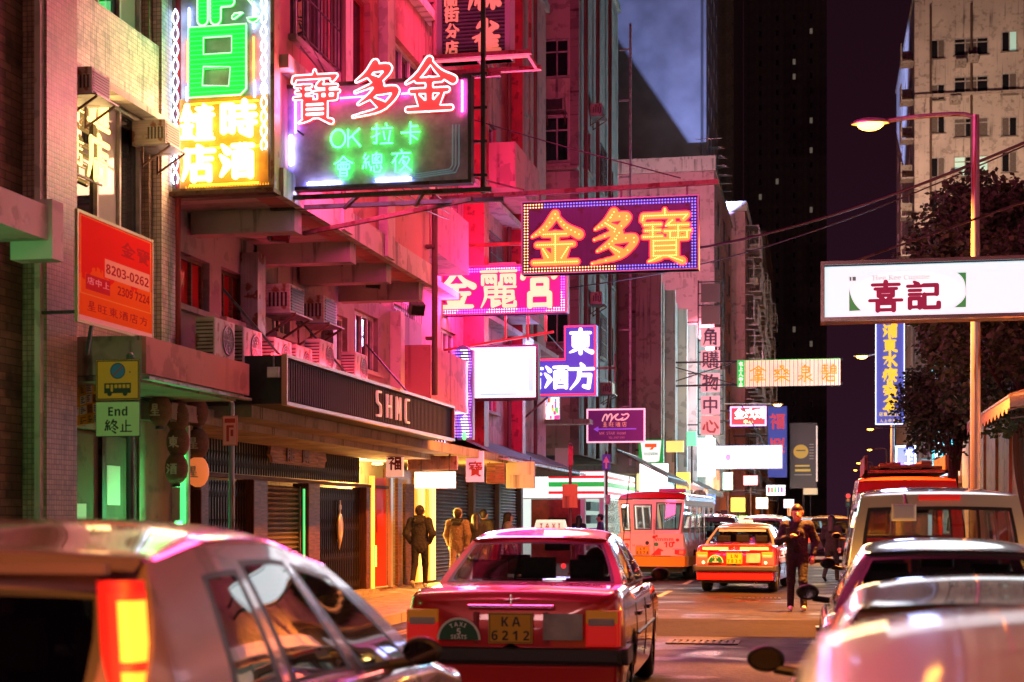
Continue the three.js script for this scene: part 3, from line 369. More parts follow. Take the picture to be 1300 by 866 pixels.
// window air conditioner: box through the wall, louvred face, drip tray on a bracket. Local z points out of the wall.
function airCon(kind) {
  const g = new THREE.Group(); g.name = 'air_conditioner';
  if (kind === 'split') {
    part(g, 'casing', cbox(0.8, 0.58, 0.3, 0, 0, 0.2, 0.02), M.acBody);
    part(g, 'fan_grille', [new THREE.TorusGeometry(0.21, 0.015, 6, 24).translate(0.12, 0.29, 0.355), ...[0.06, 0.11, 0.16].map((r) => new THREE.TorusGeometry(r, 0.006, 5, 20).translate(0.12, 0.29, 0.357)), ...[0, 1, 2, 3].map((k) => box(0.42, 0.008, 0.008, 0, 0, 0, true).rotateZ(k * PI / 4).translate(0.12, 0.29, 0.36))], M.metal);
    part(g, 'fan', new THREE.CylinderGeometry(0.2, 0.2, 0.01, 24).rotateX(PI / 2).translate(0.12, 0.29, 0.352), M.black);
    part(g, 'vent_slats', [...Array(9).keys()].map((i) => box(0.006, 0.02, 0.26, -0.404, 0.05 + i * 0.055, 0.2)), M.metalDark);
    part(g, 'bracket', [box(0.04, 0.04, 0.36, -0.3, -0.04, 0.18), box(0.04, 0.04, 0.36, 0.3, -0.04, 0.18)], M.rust);
  } else {
    part(g, 'casing', cbox(0.62, 0.42, 0.6, 0, 0, 0.12, 0.015), M.acBody);
    part(g, 'grille', [...Array(8).keys()].map((i) => box(0.52, 0.012, 0.02, 0, 0.05 + i * 0.042, 0.425)), M.metalDark);
    part(g, 'back_coil', box(0.54, 0.34, 0.012, 0, 0.04, 0.418), M.black);
    part(g, 'side_vent', [...Array(5).keys()].map((i) => box(0.008, 0.2, 0.03, -0.312, 0.1, 0.12 + i * 0.06)), M.black);
    part(g, 'tray', box(0.74, 0.02, 0.62, 0, -0.022, 0.22), M.metal);
    part(g, 'bracket', [bar(V(-0.3, -0.03, 0.5), V(-0.3, -0.34, 0), 0.03), bar(V(0.3, -0.03, 0.5), V(0.3, -0.34, 0), 0.03), box(0.03, 0.36, 0.03, -0.3, -0.36, 0.012), box(0.03, 0.36, 0.03, 0.3, -0.36, 0.012)], M.rust);
  }
  return g;
}
const acProto = { window: airCon('window'), split: airCon('split') };
function placeAC(kind, pos, turn, label, group) { const c = acProto[kind].clone(); c.name = numbered('air_conditioner'); c.position.set(...pos); c.rotation.y = turn; c.userData = { label, category: 'air conditioner' }; if (group) c.userData.group = group; scene.add(c); return c; }
// ---------------------------------------------------------------- left side of the street, from the camera outwards
const neonGlass = [M.winDark, M.glassDark];
M.frameWhite = mat([0.6, 0.58, 0.54], 0.5, { map: TX.noise });
M.frameRed = mat([0.5, 0.05, 0.04], 0.5, { map: TX.noise });
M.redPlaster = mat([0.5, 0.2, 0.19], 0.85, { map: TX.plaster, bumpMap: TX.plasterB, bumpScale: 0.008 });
M.pinkWashPlaster = mat([0.6, 0.34, 0.38], 0.86, { map: rep(TX.plaster, 9), bumpMap: TX.plasterB, bumpScale: 0.008 });  // pink wash of light partly put into the plaster colour
M.redPaint = mat([0.5, 0.03, 0.035], 0.6, { map: TX.metal });
{ // brown tiled block with its pier and concrete canopy
  const g = building('tiled_building', 'brown tiled building with a pale pier at the edge of the street corner', { X: -7.6, F0: 8, F1: 14.36, H: 19, depth: 8, m: M.brick, front: [] });
  part(g, 'pier', box(0.62, 19, 0.32, 6.02, 0, 0.1), M.mosaicBrown);
  part(g, 'pier_edge', box(0.09, 18.9, 0.06, 5.68, 0, 0.2), M.plasterPale);
  part(g, 'canopy', box(4.3, 0.3, 1.0, 2.2, 4.0, 0.5), M.plasterPale);
  part(g, 'canopy_end', box(0.2, 0.52, 0.4, 4.45, 3.84, 0.84), M.plasterPale);
  const t = thing('awning_flap', 'black folded fabric flap fixed to the brown tiled building', 'awning', [-7.28, 6.0, -12.0], PI / 2);
  part(t, 'cloth', patch((a, b) => V(lerp(-0.6, 0.5, a), 0.8 * b * (1 - a) + 0.05, 0.25 * b * (1 - a)), 8, 4), M.black); part(t, 'rail', bar(V(-0.6, 0.02, 0), V(0.5, 0.02, 0), 0.04), M.metalDark);
}
{ // mosaic-clad walk-up with lit hot-pot restaurant windows above the old stairway
  const X = -7.65, F0 = 14.38, F1 = 17.24, R = (a, b, c, d) => rectX(a, b, c, d, X, F0);
  const wA = R(70, 140, 190, 300), wB = [0.55, 6.98, 2.5, 1.6];
  const tubeGlass = phys([0.5, 0.48, 0.46], 0.08, { transmission: 0.5, thickness: 0 });
  const g = building('walk_up_building', 'white mosaic walk-up building with a restaurant window and an orange banner', { X, F0, F1, H: 19, depth: 8, y0: 3.46, m: M.mosaicBrown, front: [[0.12, 4.6, 2.2, 1.62, { cols: 4, frame: M.frameWhite, pane: [tubeGlass, M.winDark, tubeGlass, M.winDark], curtain: mat([0.5, 0.46, 0.44], 0.9, { map: TX.fabric }), sill: false }], [0.12, 7.1, 2.2, 1.6, { cols: 4, frame: M.frameWhite, pane: [M.winDark, tubeGlass], curtain: M.curtain, sill: false }], [0.12, 10, 2.2, 1.6, { cols: 4 }], [0.12, 13, 2.2, 1.6, { cols: 4 }]] });
  part(g, 'spandrel', [box(2.3, 0.82, 0.1, 1.22, 6.26, 0.05), box(2.3, 0.82, 0.1, 1.22, 9.1, 0.05)], M.mosaic);
  part(g, 'ledge', [box(2.34, 0.07, 0.18, 1.22, 6.19, 0.08), box(2.34, 0.07, 0.18, 1.22, 9.03, 0.08)], M.plasterPale);
  part(g, 'pilaster', box(0.42, 15.6, 0.12, 2.62, 3.46, 0.06), M.mosaic);
  part(g, 'drainpipe', [rod(V(2.76, 3.5, 0.17), V(2.76, 17, 0.17), 0.035)], M.redPaint);
  part(g, 'canopy', [box(2.85, 0.4, 1.25, 1.73, 3.05, 0.22), box(2.8, 0.05, 1.1, 1.73, 2.99, 0.2)], M.concrete);
  part(g, 'canopy_fascia', box(2.9, 0.38, 0.05, 1.75, 3.06, 0.87), M.redPlaster);
  part(g, 'canopy_edge', [box(2.9, 0.03, 0.09, 1.75, 3.0, 0.885)], M.metal);
  // ground floor: stair gate, green sheet, doors with notices
  const B = thing('stairway_front', 'old tenement stairway front with barred gate and peeling notices', 'shopfront', [-8.0, 0.13, -13.3], PI / 2);
  part(B, 'wall', wall(5.4, 3.28, [[1.05, 0, 0.8, 2.5], [2.15, 0, 1.75, 2.45]], 0.25, 0, 0), M.concrete);
  part(B, 'post', box(0.16, 3.2, 0.2, 1.0, 0, 0.08), M.plasterPale); part(B, 'post', box(0.1, 3.2, 0.12, 4.9, 0, 0.06), M.plasterPale);
  part(B, 'green_sheet', box(0.36, 2.5, 0.04, 1.98, 0, 0.03), mat([0.012, 0.13, 0.03], 0.6, { map: TX.metal }));
  const gate = []; for (let i = 0; i < 9; i++) gate.push(box(0.025, 2.3, 0.025, 1.1 + i * 0.085, 0.05, 0.02)); for (const y of [0.4, 0.95, 1.5, 2.05]) gate.push(box(0.76, 0.04, 0.03, 1.45, y, 0.024));
  part(B, 'gate', gate, M.aluminium);
  for (const [x, nm] of [[2.6, 'door'], [3.45, 'door']]) {
    const d = part(B, nm, box(0.8, 2.4, 0.05, x, 0, -0.1), mat([0.16, 0.11, 0.09], 0.7, { map: TX.plaster }));
    part(d, 'frame', [box(0.05, 2.4, 0.07, x - 0.4, 0, -0.06), box(0.05, 2.4, 0.07, x + 0.4, 0, -0.06), box(0.85, 0.03, 0.04, x, 1.1, -0.055)], M.metalDark);
    part(d, 'notice', [box(0.34, 0.46, 0.006, x - 0.1, x < 3 ? 1.15 : 1.6, -0.07)], M.whiteClean);
    part(d, 'peeled_paint', new THREE.ShapeGeometry(new THREE.Shape([...Array(22).keys()].map((i) => { const a = i / 22 * 2 * PI, r = 0.26 + 0.16 * hash2(i, x * 10 | 0, 4); return new THREE.Vector2(x - 0.12 + r * Math.cos(a) * 0.8, 0.56 + r * Math.sin(a) * 1.5); }))).translate(0, 0, -0.07), M.plasterPale);
  }
  part(B, 'panel_box', [box(0.18, 0.22, 0.05, 1.98, 1.0, 0.07)], mat([0.05, 0.4, 0.12], 0.5)); 
  const s = thing('name_board', 'small white and red name board over the barred stair gate', 'sign', [-7.86, 2.62, -14.75], PI / 2);
  part(s, 'board', cbox(0.95, 0.34, 0.05, 0, 0, 0, 0.008), M.whiteClean);
  part(s, 'print', new THREE.PlaneGeometry(0.9, 0.3).translate(0, 0.17, 0.028), mat(0xffffff, 0.6, { map: canvasTex(256, 96, (c, w, h) => { c.fillStyle = '#e8e4d8'; c.fillRect(0, 0, w, h); c.fillStyle = '#8e1b1e'; drawLine(c, '星旺酒店', 12, 8, 50, 10, 12); c.fillStyle = '#7a6a90'; c.fillRect(10, 70, 236, 16); }) }));
  // bundle of cables under the canopy
  for (let i = 0; i < 6; i++) { const y = 2.85 + 0.05 * i, a = []; for (let k = 0; k <= 10; k++) a.push(V(0.3 + k * 0.5, y - 0.1 * Math.sin(k * 0.9 + i), 0.2 + 0.03 * i + 0.04 * Math.sin(k * 1.7 + i))); part(B, 'cable', tube(a, 0.016, 5, 40), M.black); }
}
{ // tenement with the overhanging upper floors
  const X = -6.3, F0 = 17.26, F1 = 24.55;
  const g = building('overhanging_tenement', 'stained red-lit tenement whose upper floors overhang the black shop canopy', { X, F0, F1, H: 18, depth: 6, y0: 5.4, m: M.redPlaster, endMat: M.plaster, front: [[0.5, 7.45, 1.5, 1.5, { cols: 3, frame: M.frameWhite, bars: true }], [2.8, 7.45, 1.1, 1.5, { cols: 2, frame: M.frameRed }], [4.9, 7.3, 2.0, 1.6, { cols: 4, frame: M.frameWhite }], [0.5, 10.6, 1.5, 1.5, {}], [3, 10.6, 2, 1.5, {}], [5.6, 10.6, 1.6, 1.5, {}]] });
  part(g, 'floor_beam', [box(F1 - F0 + 0.02, 0.34, 0.1, (F1 - F0) / 2, 5.38, 0.05), box(F1 - F0, 0.16, 0.16, (F1 - F0) / 2, 6.9, 0.08), box(F1 - F0, 0.16, 0.16, (F1 - F0) / 2, 9.7, 0.08)], M.plaster);
  part(g, 'end_beam', [box(0.1, 0.32, 5.9, -0.05, 5.38, -2.95)], M.plasterDark);
  part(g, 'pier', [box(0.4, 12.6, 0.14, 2.4, 5.4, 0.075), box(0.4, 12.6, 0.14, 4.5, 5.4, 0.075)], M.plaster);
  part(g, 'drainpipe', [rod(V(7.1, 3.6, 0.14), V(7.1, 17, 0.14), 0.05), rod(V(2.0, 5.8, 0.2), V(2.0, 17, 0.2), 0.035), ...[4.5, 6, 8, 10].map((y) => box(0.14, 0.05, 0.16, 7.1, y, 0.08))], M.rust);
  part(g, 'cross_beam', [0.9, 3.2, 5.0, 6.9].map((x) => box(0.26, 0.3, 1.36, x, 5.12, -0.72)), M.concrete);
  for (let i = 0; i < 3; i++) { const a = []; for (let k = 0; k <= 8; k++) a.push(V(0.2 + k * 0.95, 6.2 + 0.5 * i - 0.12 * Math.sin(k * PI / 8) - 0.05 * k * (i - 1), 0.2 + 0.02 * i)); part(g, 'cable', tube(a, 0.012, 5, 30), M.black); }
  // first floor, set back
  const B = thing('setback_floor', 'set-back first floor wall with red windows under the overhang', 'building', [-7.75, 0, -17.0], PI / 2), Rr = (a, b, c, d) => rectX(a, b, c, d, -7.75, 17.0);
  const wins = [Rr(222, 325, 266, 392), Rr(281, 345, 314, 408), Rr(412, 398, 441, 458), Rr(450, 398, 480, 470), Rr(345, 392, 368, 425)];
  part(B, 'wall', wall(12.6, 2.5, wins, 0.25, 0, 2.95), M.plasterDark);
  const redPane = phys([0.5, 0.02, 0.02], 0.08, { transmission: 0.35, thickness: 0 });
  wins.forEach((w, i) => addWindow(B, ...w, { cols: i < 2 ? 3 : 4, frame: i < 2 ? M.wood : M.frameWhite, pane: i < 2 ? [M.winDark, redPane, redPane] : [M.glassDark, M.winDark], sill: true, curtain: i < 2 ? mat([0.55, 0.08, 0.06], 0.9, { map: TX.fabric }) : M.curtain }));
  part(B, 'floor_slab', box(12.6, 0.2, 1.2, 6.3, 2.75, -0.35), M.concrete);
  part(B, 'duct', [box(0.3, 2.2, 0.25, 2.95, 3.0, 0.14), box(0.18, 2.0, 0.2, 6.4, 3.0, 0.1)], M.metal);
  part(B, 'white_pilaster', [box(0.28, 2.4, 0.2, 10.45, 3.0, 0.1)], M.plasterPale);
}
// air conditioners along the first floor and on the mosaic wall
{
  const put = (kind, u, v, X, label) => { const p = onX(u, v, X); placeAC(kind, [p.x, p.y, p.z], PI / 2, label, 'air conditioners on the left facades').scale.setScalar(0.68); };
  put('window', 96, 128, -7.6, 'window air conditioner at the near edge of the mosaic building by the glowing restaurant window'); put('window', 190, 190, -7.56, 'window air conditioner on the mosaic pilaster beside the tall yellow neon sign');
  const grp = 'condenser units in a row on the shop canopies';
  for (const u of [257, 294, 334, 362]) { const p = onX(u, 0, -7.3), q = placeAC('split', [p.x, 3.49, p.z], PI / 2, 'round-fan condenser unit standing in a row behind the orange canopy', grp); q.scale.setScalar(0.82); }
  for (const u of [392, 437]) { const p = onX(u, 0, -7.2), q = placeAC('split', [p.x, 3.66, p.z], PI / 2, 'round-fan condenser unit standing behind the black canopy', grp); q.scale.setScalar(0.8); }
  for (const [u, v] of [[342, 402], [386, 414]]) { const p = onX(u, v, -7.75); placeAC('window', [p.x, p.y, p.z], PI / 2, 'window air conditioner on a braced shelf under the overhang', 'air conditioners under the overhang'); }
}
{ // black shop canopy with four steel letters
  const X = -6.5, F0 = 18.1, F1 = 27.0, L = F1 - F0, g = thing('shop_canopy', 'long black ribbed shop canopy with thin copper trim and letters SHMC', 'canopy', [X, 3.0, -F0], PI / 2);
  part(g, 'box', [box(L, 0.6, 2.2, L / 2, 0, -1.13)], mat([0.02, 0.03, 0.024], 0.7, { map: TX.metal }));
  part(g, 'ribs', [...Array(Math.floor(L / 0.09)).keys()].map((i) => box(0.05, 0.5, 0.03, 0.1 + i * 0.09, 0.05, -0.012)), mat([0.01, 0.007, 0.007], 0.75)).userData.kind = 'stuff';
  const trim = mat([0.42, 0.2, 0.14], 0.4, { metalness: 0.6 });
  part(g, 'trim', [box(L + 0.04, 0.045, 0.07, L / 2, 0.57, 0.01), box(L + 0.04, 0.045, 0.07, L / 2, -0.02, 0.01), box(0.045, 0.55, 0.07, 0, 0.02, 0.01), box(0.045, 0.55, 0.07, L, 0.02, 0.01)], trim);
  const us = [476, 489, 501, 512.5];
  'SHMC'.split('').forEach((ch, i) => {
    const p = onX(us[i], 0, X), x = -p.z - F0, w = 0.17, h = 0.36, pts = { S: [[1, 1], [0.1, 1], [0, 0.85], [0.1, 0.56], [0.9, 0.44], [1, 0.15], [0.9, 0], [0, 0]], H: [[0, 0], [0, 1], null, [1, 0], [1, 1], null, [0, 0.5], [1, 0.5]], M: [[0, 0], [0, 1], [0.5, 0.3], [1, 1], [1, 0]], C: [[1, 1], [0.15, 1], [0, 0.85], [0, 0.15], [0.15, 0], [1, 0]] }[ch], gs = [];
    for (let k = 0; k + 1 < pts.length; k++) if (pts[k] && pts[k + 1]) gs.push(bar(V(x + pts[k][0] * w * 1.25, 0.12 + pts[k][1] * h, 0.03), V(x + pts[k + 1][0] * w * 1.25, 0.12 + pts[k + 1][1] * h, 0.03), 0.035, 0.03));
    part(g, 'letter', gs, glow([1, 0.5, 0.32], 0.3, [0.6, 0.5, 0.42]));
  });
  part(g, 'hanger', [1, 4, 7.5].map((x) => bar(V(x, 0.58, -0.3), V(x, 1.6, -1.2), 0.03)), M.steelGreen);
  part(g, 'neon_tube', rod(V(0.4, 0.66, -0.3), V(L - 0.3, 0.66, -0.3), 0.02), glow([1, 0.06, 0.1], 3)); part(g, 'tube_clip', [...Array(8).keys()].map((i) => box(0.03, 0.08, 0.03, 0.6 + i * 1.1, 0.59, -0.3)), M.metal); panelLight(g, [1, 0.06, 0.12], 9, L - 0.8, 0.12, [L / 2, 0.7, -0.36], PI, 0.35);  // red tube added along the canopy to redden the wall behind it
  const tag = thing('junction_box', 'small pale junction box on the near end of the black canopy', 'junction box', [-6.62, 3.32, -18.06]); part(tag, 'case', cbox(0.15, 0.13, 0.08, 0, 0, 0, 0.01), M.white); part(tag, 'conduit', rod(V(0, 0.1, 0), V(0, 0.28, 0), 0.012), M.metal);
}
M.shutter = mat([0.34, 0.26, 0.2], 0.5, { metalness: 0.4, map: TX.metal });
function rollShutter(g, x, w, h, m, y = 0) { // corrugated slats, guide rails and bottom bar of one roller shutter
  const n = Math.round(h / 0.085), s = part(g, 'shutter', [...Array(n).keys()].map((i) => patch((a, b) => V(x + a * w, y + (i + b) * h / n, -0.03 * Math.cos(b * PI * 2)), 1, 5)), m);
  part(s, 'guide_rail', [box(0.06, h, 0.09, x - 0.01, y, 0), box(0.06, h, 0.09, x + w + 0.01, y, 0)], M.metal); part(s, 'bottom_bar', box(w, 0.09, 0.06, x + w / 2, y, 0.01), M.metal); return s;
}
{ // ground-floor shops under the black canopy
  const X = -8.8, F0 = 18.4, B = thing('shop_row', 'row of closed shops with brown posts, lattice gates and roller shutters', 'shopfront', [X, 0.13, -F0], PI / 2), f = (u) => -onX(u, 0, X).z - F0;
  part(B, 'rear_wall', box(27, 3.4, 0.2, 13.4, 0, -1.3), M.concrete);
  part(B, 'ceiling', box(27, 0.18, 3.2, 13.4, 2.72, 0.2), M.concrete);
  part(B, 'header', box(12.2, 0.06, 0.12, 6.0, 2.06, 0.06), M.brown);
  for (const u of [180, 248, 320, 389, 459]) part(B, 'post', cbox(u === 320 || u === 389 ? 0.62 : 0.3, 2.06, 0.3, f(u), 0, 0, 0.02), mat([0.28, 0.13, 0.1], 0.55, { map: TX.wood }));
  // lattice gates
  const lattice = (x0, x1, y0, y1, nm) => { const q = [], n = Math.round((x1 - x0) / 0.11); for (let i = 0; i <= n; i++) q.push(box(0.022, y1 - y0, 0.03, x0 + (x1 - x0) * i / n, y0, 0)); for (let i = 0; i < n; i += 1) for (let y = y0 + 0.1; y < y1 - 0.2; y += 0.55) { const a = x0 + (x1 - x0) * i / n, b = x0 + (x1 - x0) * (i + 1) / n; q.push(bar(V(a, y, 0.02), V(b, y + 0.22, 0.02), 0.012), bar(V(b, y, -0.012), V(a, y + 0.22, -0.012), 0.012)); } const o = part(B, nm, q, mat([0.045, 0.03, 0.026], 0.45, { metalness: 0.5 })); return o; };
  lattice(f(250), f(310), 0.02, 2.02, 'lattice_gate'); lattice(f(400), f(455), 0.02, 2.02, 'lattice_gate'); lattice(f(190), f(455), 2.14, 2.7, 'transom_lattice');
  rollShutter(B, f(333), f(378) - f(333), 2.0, M.shutter);
  part(B, 'neon_strip', box(0.03, 1.9, 0.03, f(377) - 0.04, 0.06, 0.14), glow([0.1, 1, 0.25], 0.9));
  // carved ornament on the gate
  const oy = onX(427, 700, X).y - 0.13, ox = f(427);
  part(B, 'door_ornament', [new THREE.SphereGeometry(0.1, 12, 10).scale(1, 2.4, 0.4).translate(ox, oy + 0.45, 0.06), new THREE.TorusGeometry(0.11, 0.03, 8, 16).scale(1, 1.9, 1).translate(ox, oy + 0.45, 0.07), new THREE.TorusGeometry(0.04, 0.02, 6, 12).translate(ox, oy + 0.82, 0.07), rod(V(ox, oy + 0.7, 0.07), V(ox, oy + 0.95, 0.07), 0.02), new THREE.ConeGeometry(0.05, 0.2, 8).rotateX(PI).translate(ox, oy + 0.12, 0.06)], mat([0.6, 0.5, 0.36], 0.3, { metalness: 0.7 }));
  // entrance with warm light strips
  const e0 = f(462), e1 = f(547);
  part(B, 'entrance_floor', box(e1 - e0, 0.04, 1.3, (e0 + e1) / 2, 0, -0.55), mat([0.4, 0.2, 0.1], 0.5, { map: TX.paver }));
  const strip = (u, y0, y1, w, m, nm) => part(B, nm, box(w, y1 - y0, 0.06, f(u), y0, 0.1), m);
  strip(466, 0.05, 2.3, 0.2, glow([1, 0.4, 0.04], 2.2), 'light_strip'); strip(523, 0.05, 2.35, 0.2, glow([1, 0.42, 0.04], 1.3), 'light_strip'); strip(530, 0.05, 2.35, 0.3, glow([1, 0.55, 0.1], 3.2), 'light_strip'); strip(537, 0.05, 2.35, 0.2, glow([1, 0.42, 0.03], 1.2), 'light_strip'); strip(544, 0.05, 2.35, 0.3, glow([1, 0.55, 0.1], 3.2), 'light_strip'); part(B, 'gold_light_panel', box(e1 - f(505), 2.5, 0.05, (e1 + f(505)) / 2, 0.04, -0.3), mat([0.6, 0.36, 0.08], 0.4, { map: TX.wood })); part(B, 'added_ceiling_lamp', cyl(0.12, 0.05, (e0 + e1) / 2, 2.62, -0.5, 16), glow([1, 0.6, 0.2], 3)); pointLight(B, [1, 0.5, 0.12], 110, [(e0 + e1) / 2, 2.5, -0.5], 0.1);  // lamp added to brighten the entrance; golden light put into the panel colour
  part(B, 'green_tube', box(0.1, 0.42, 0.05, f(466), 0.5, 0.16), glow([0.2, 1, 0.15], 1.1));
  strip(490, 0.05, 2.3, 0.18, mat([0.5, 0.48, 0.44], 0.4, { metalness: 0.5 }), 'door_jamb'); strip(513, 0.05, 2.2, 0.75, M.wood, 'open_door');
  strip(500, 0.05, 2.3, 0.3, mat([0.45, 0.25, 0.1], 0.5, { map: TX.wood }), 'door_panel');
  part(B, 'couplet_board', box(f(488) - f(470), 2.2, 0.05, (f(470) + f(488)) / 2, 0.08, 0.02), mat(0xffffff, 0.6, { map: canvasTex(128, 320, (c, w, h) => { c.fillStyle = '#c8301a'; c.fillRect(0, 0, w, h); c.fillStyle = '#f0a040'; ['福', '興', '龍', '鳳', '金', '喜'].forEach((g, i) => { drawGlyph(c, g, 14, 8 + i * 52, 46, 12); drawGlyph(c, ['喜', '金', '多', '寶', '星', '旺'][i], 74, 8 + i * 52, 40, 9); }); }) }));
  panelLight(B, [1, 0.45, 0.07], 12, 1.0, 2.2, [(f(529) + f(544)) / 2, 1.2, 0.2]); panelLight(B, [1, 0.3, 0.05], 9, 0.3, 2.0, [f(466), 1.2, 0.2]);
  // roller shutters past the entrance
  for (const [a, b] of [[549, 593], [598, 627], [630, 655]]) rollShutter(B, f(a), f(b) - f(a), 2.55, M.shutter);
  for (const u of [596, 628.5, 657]) part(B, 'shutter_post', box(0.28, 3.1, 0.24, f(u), 0, 0.02), M.concrete);
  part(B, 'shutter_header', box(f(657) - f(547), 0.5, 0.3, (f(657) + f(547)) / 2, 2.56, 0.0), M.concrete);
  part(B, 'pavement_sill', [box(f(460) - f(170), 0.08, 0.3, (f(460) + f(170)) / 2, 0, 0.2)], M.concrete);
}
{ // second tenement: deep red wall past the overhang
  const X = -8.15, F0 = 24.6, F1 = 46, wins = [];
  for (const y of [4.3, 7.2, 10.1, 13]) for (const x of [1.2, 4.4, 8.2, 12.6, 16.6]) wins.push([x, y, 1.5, 1.5, { cols: 3, frame: M.frameWhite, bars: (x * 10 + y * 10 | 0) % 3 === 0, pane: [M.winDark, M.glassDark], curtain: M.curtain }]);
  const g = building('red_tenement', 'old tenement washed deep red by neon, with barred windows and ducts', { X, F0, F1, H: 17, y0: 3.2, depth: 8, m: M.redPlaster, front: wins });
  part(g, 'balcony', [[3.4, 3.9], [3.4, 6.8], [11.6, 6.8], [11.6, 9.7], [3.4, 9.7]].map(([x, y]) => merge([box(3.2, 0.14, 1.0, x + 1.6, y - 0.14, 0.5), box(3.2, 0.95, 0.1, x + 1.6, y, 0.94), box(0.1, 0.95, 0.88, x + 0.05, y, 0.45), box(0.1, 0.95, 0.88, x + 3.15, y, 0.45)])), M.redPlaster);
  part(g, 'column', [box(0.5, 13.4, 0.5, 10.6, 3.2, 0.25), box(0.4, 13.4, 0.4, 15.8, 3.2, 0.2)], M.redPaint);
  part(g, 'ledge', [box(F1 - F0, 0.14, 0.4, (F1 - F0) / 2, 6.4, 0.2), box(F1 - F0, 0.14, 0.4, (F1 - F0) / 2, 9.3, 0.2)], M.plaster);
  part(g, 'drainpipe', [2.9, 10.9, 15.2, 19].map((x) => rod(V(x, 3.2, 0.12), V(x, 16.8, 0.12), 0.055)), M.rust);
  // brown cloth awnings over the shutters
  const aw = thing('shop_awning', 'long dark awning with a pink-lit edge over the roller shutters', 'awning', [-8.8, 3.0, -33.5], PI / 2);
  part(aw, 'sheet', patch((a, b) => V(a * 11.5, 0.75 - 0.85 * b - 0.02 * Math.sin(a * 60) * b, 0.1 + 1.9 * b), 40, 6), mat([0.1, 0.06, 0.055], 0.85, { map: TX.fabric }));
  part(aw, 'rail', [bar(V(0, -0.1, 2), V(11.5, -0.1, 2), 0.06), ...[0, 3.8, 7.6, 11.4].map((x) => bar(V(x, -0.1, 2), V(x, 0.2, 0.1), 0.035))], M.frameWhite);
}
{ // building on the far corner of the side street; a convenience store at its foot
  const X = -7.75, F0 = 50, F1 = 60, y = [7.4, 10.4, 13.4], front = [], ends = [];
  for (const k of y) { ends.push([-1.95, k, 1.6, 1.5, { cols: 4, transom: 0.68, frame: M.frameWhite, pane: [M.winDark, M.glassDark], curtain: M.plasterDark }]); for (const x of [1, 4, 7]) front.push([x, k, 1.6, 1.5, { cols: 2, bars: x === 4 }]); }
  ends.push([-1.95, 16.2, 1.6, 1.25, { cols: 4, transom: 0.65, frame: M.frameWhite }]);
  const g = building('corner_tenement', 'dark pink corner tenement above the convenience store', { X, F0, F1, H: 21.5, depth: 10, y0: 3.7, m: M.plasterDark, endMat: M.plaster, front, ends });
  part(g, 'ledge', y.map((k) => box(0.3, 0.12, 9.8, -0.15, k - 0.35, -4.9)), M.concrete);
  part(g, 'drainpipe', [0.6, 3.4, 6.6].map((x) => rod(V(x, 3.7, 0.14), V(x, 21, 0.14), 0.07)), M.rust);
  part(g, 'scaffold_pole', [bar(V(9.9, 3.7, 0.5), V(9.9, 21, 0.5), 0.09), ...[6, 9, 12, 15, 18, 20].map((k) => bar(V(9.9, k, 0.05), V(9.9, k, 0.5), 0.06))], M.aluminium);
  { const p = onF(680, 505, F0 - 0.3); placeAC('window', [-8.5, 14.95, -49.98], 0, 'window air conditioner on the camera-facing wall of the corner tenement'); }
  for (const [k, x] of [[9, 2.8], [12.4, 5.8], [15.5, 2.8], [6.1, 5.4]]) placeAC('window', [X, k, -(F0 + x)], PI / 2, 'window air conditioner on the street wall of the corner tenement', 'air conditioners on the corner tenement');
  // store
  const s = thing('convenience_store', 'bright corner convenience store with red, green and white striped fascia', 'shop', [-6.9, 0.13, -50]);
  const stripes = (w) => canvasTex(512, 128, (c, W, H) => { c.fillStyle = '#f6faf4'; c.fillRect(0, 0, W, H); const x0 = w * W; c.fillStyle = '#c9141d'; c.fillRect(x0, 18, W, 14); c.fillStyle = '#0c9a3c'; c.fillRect(x0, 50, W, 24); c.fillStyle = '#c9141d'; c.fillRect(x0, 96, W, 14); if (w > 0.1) { c.fillStyle = '#d8232a'; c.beginPath(); c.moveTo(0, 18); c.lineTo(62, 18); c.lineTo(30, 96); c.lineTo(0, 104); c.fill(); c.fillStyle = '#1c8a55'; c.font = 'bold 26px sans-serif'; c.fillText('EVEN', 0, 74); } });
  const fm = (t, k) => new THREE.MeshStandardMaterial({ color: 0xffffff, map: t, emissive: 0xffffff, emissiveMap: t, emissiveIntensity: k, roughness: 0.4 });
  part(s, 'fascia_sign', box(3.9, 0.92, 0.3, -1.96, 2.12, 0), M.whiteClean);
  const face = part(s, 'sign_face', new THREE.PlaneGeometry(2.75, 0.84).translate(-1.38, 2.58, 0.155), fm(stripes(0.33), 1.25));
  part(s, 'sign_face', new THREE.PlaneGeometry(8, 0.84).rotateY(PI / 2).translate(0.03, 2.58, -4.1), fm(stripes(0.02), 1.25));
  part(s, 'fascia_return', box(0.3, 0.92, 8, -0.13, 2.12, -4.15), M.whiteClean);
  part(s, 'wall', [box(1.65, 2.11, 0.2, -1.62, 0, -0.05)], mat([0.62, 0.07, 0.035], 0.5, { map: TX.noise }));
  part(s, 'corner_post', [box(0.14, 2.11, 0.2, -0.1, 0, -0.06), box(0.16, 2.11, 0.2, -0.72, 0, -0.05), box(0.12, 2.11, 0.2, -2.9, 0, -0.05), box(0.5, 0.75, 0.2, -1.4, 3.05, -0.08)], M.whiteClean);
  part(s, 'shop_window', box(0.5, 2.0, 0.02, -0.4, 0.1, -0.02), M.glass); part(s, 'shop_window', box(0.02, 2.0, 7.5, -0.05, 0.1, -4.2), M.glass);
  part(s, 'lit_interior', [box(7, 2.5, 0.1, -4, 0, -8.2), box(0.1, 2.5, 8, -7, 0, -4.2)], glow([0.86, 0.95, 0.9], 0.75, [0.8, 0.8, 0.8]));
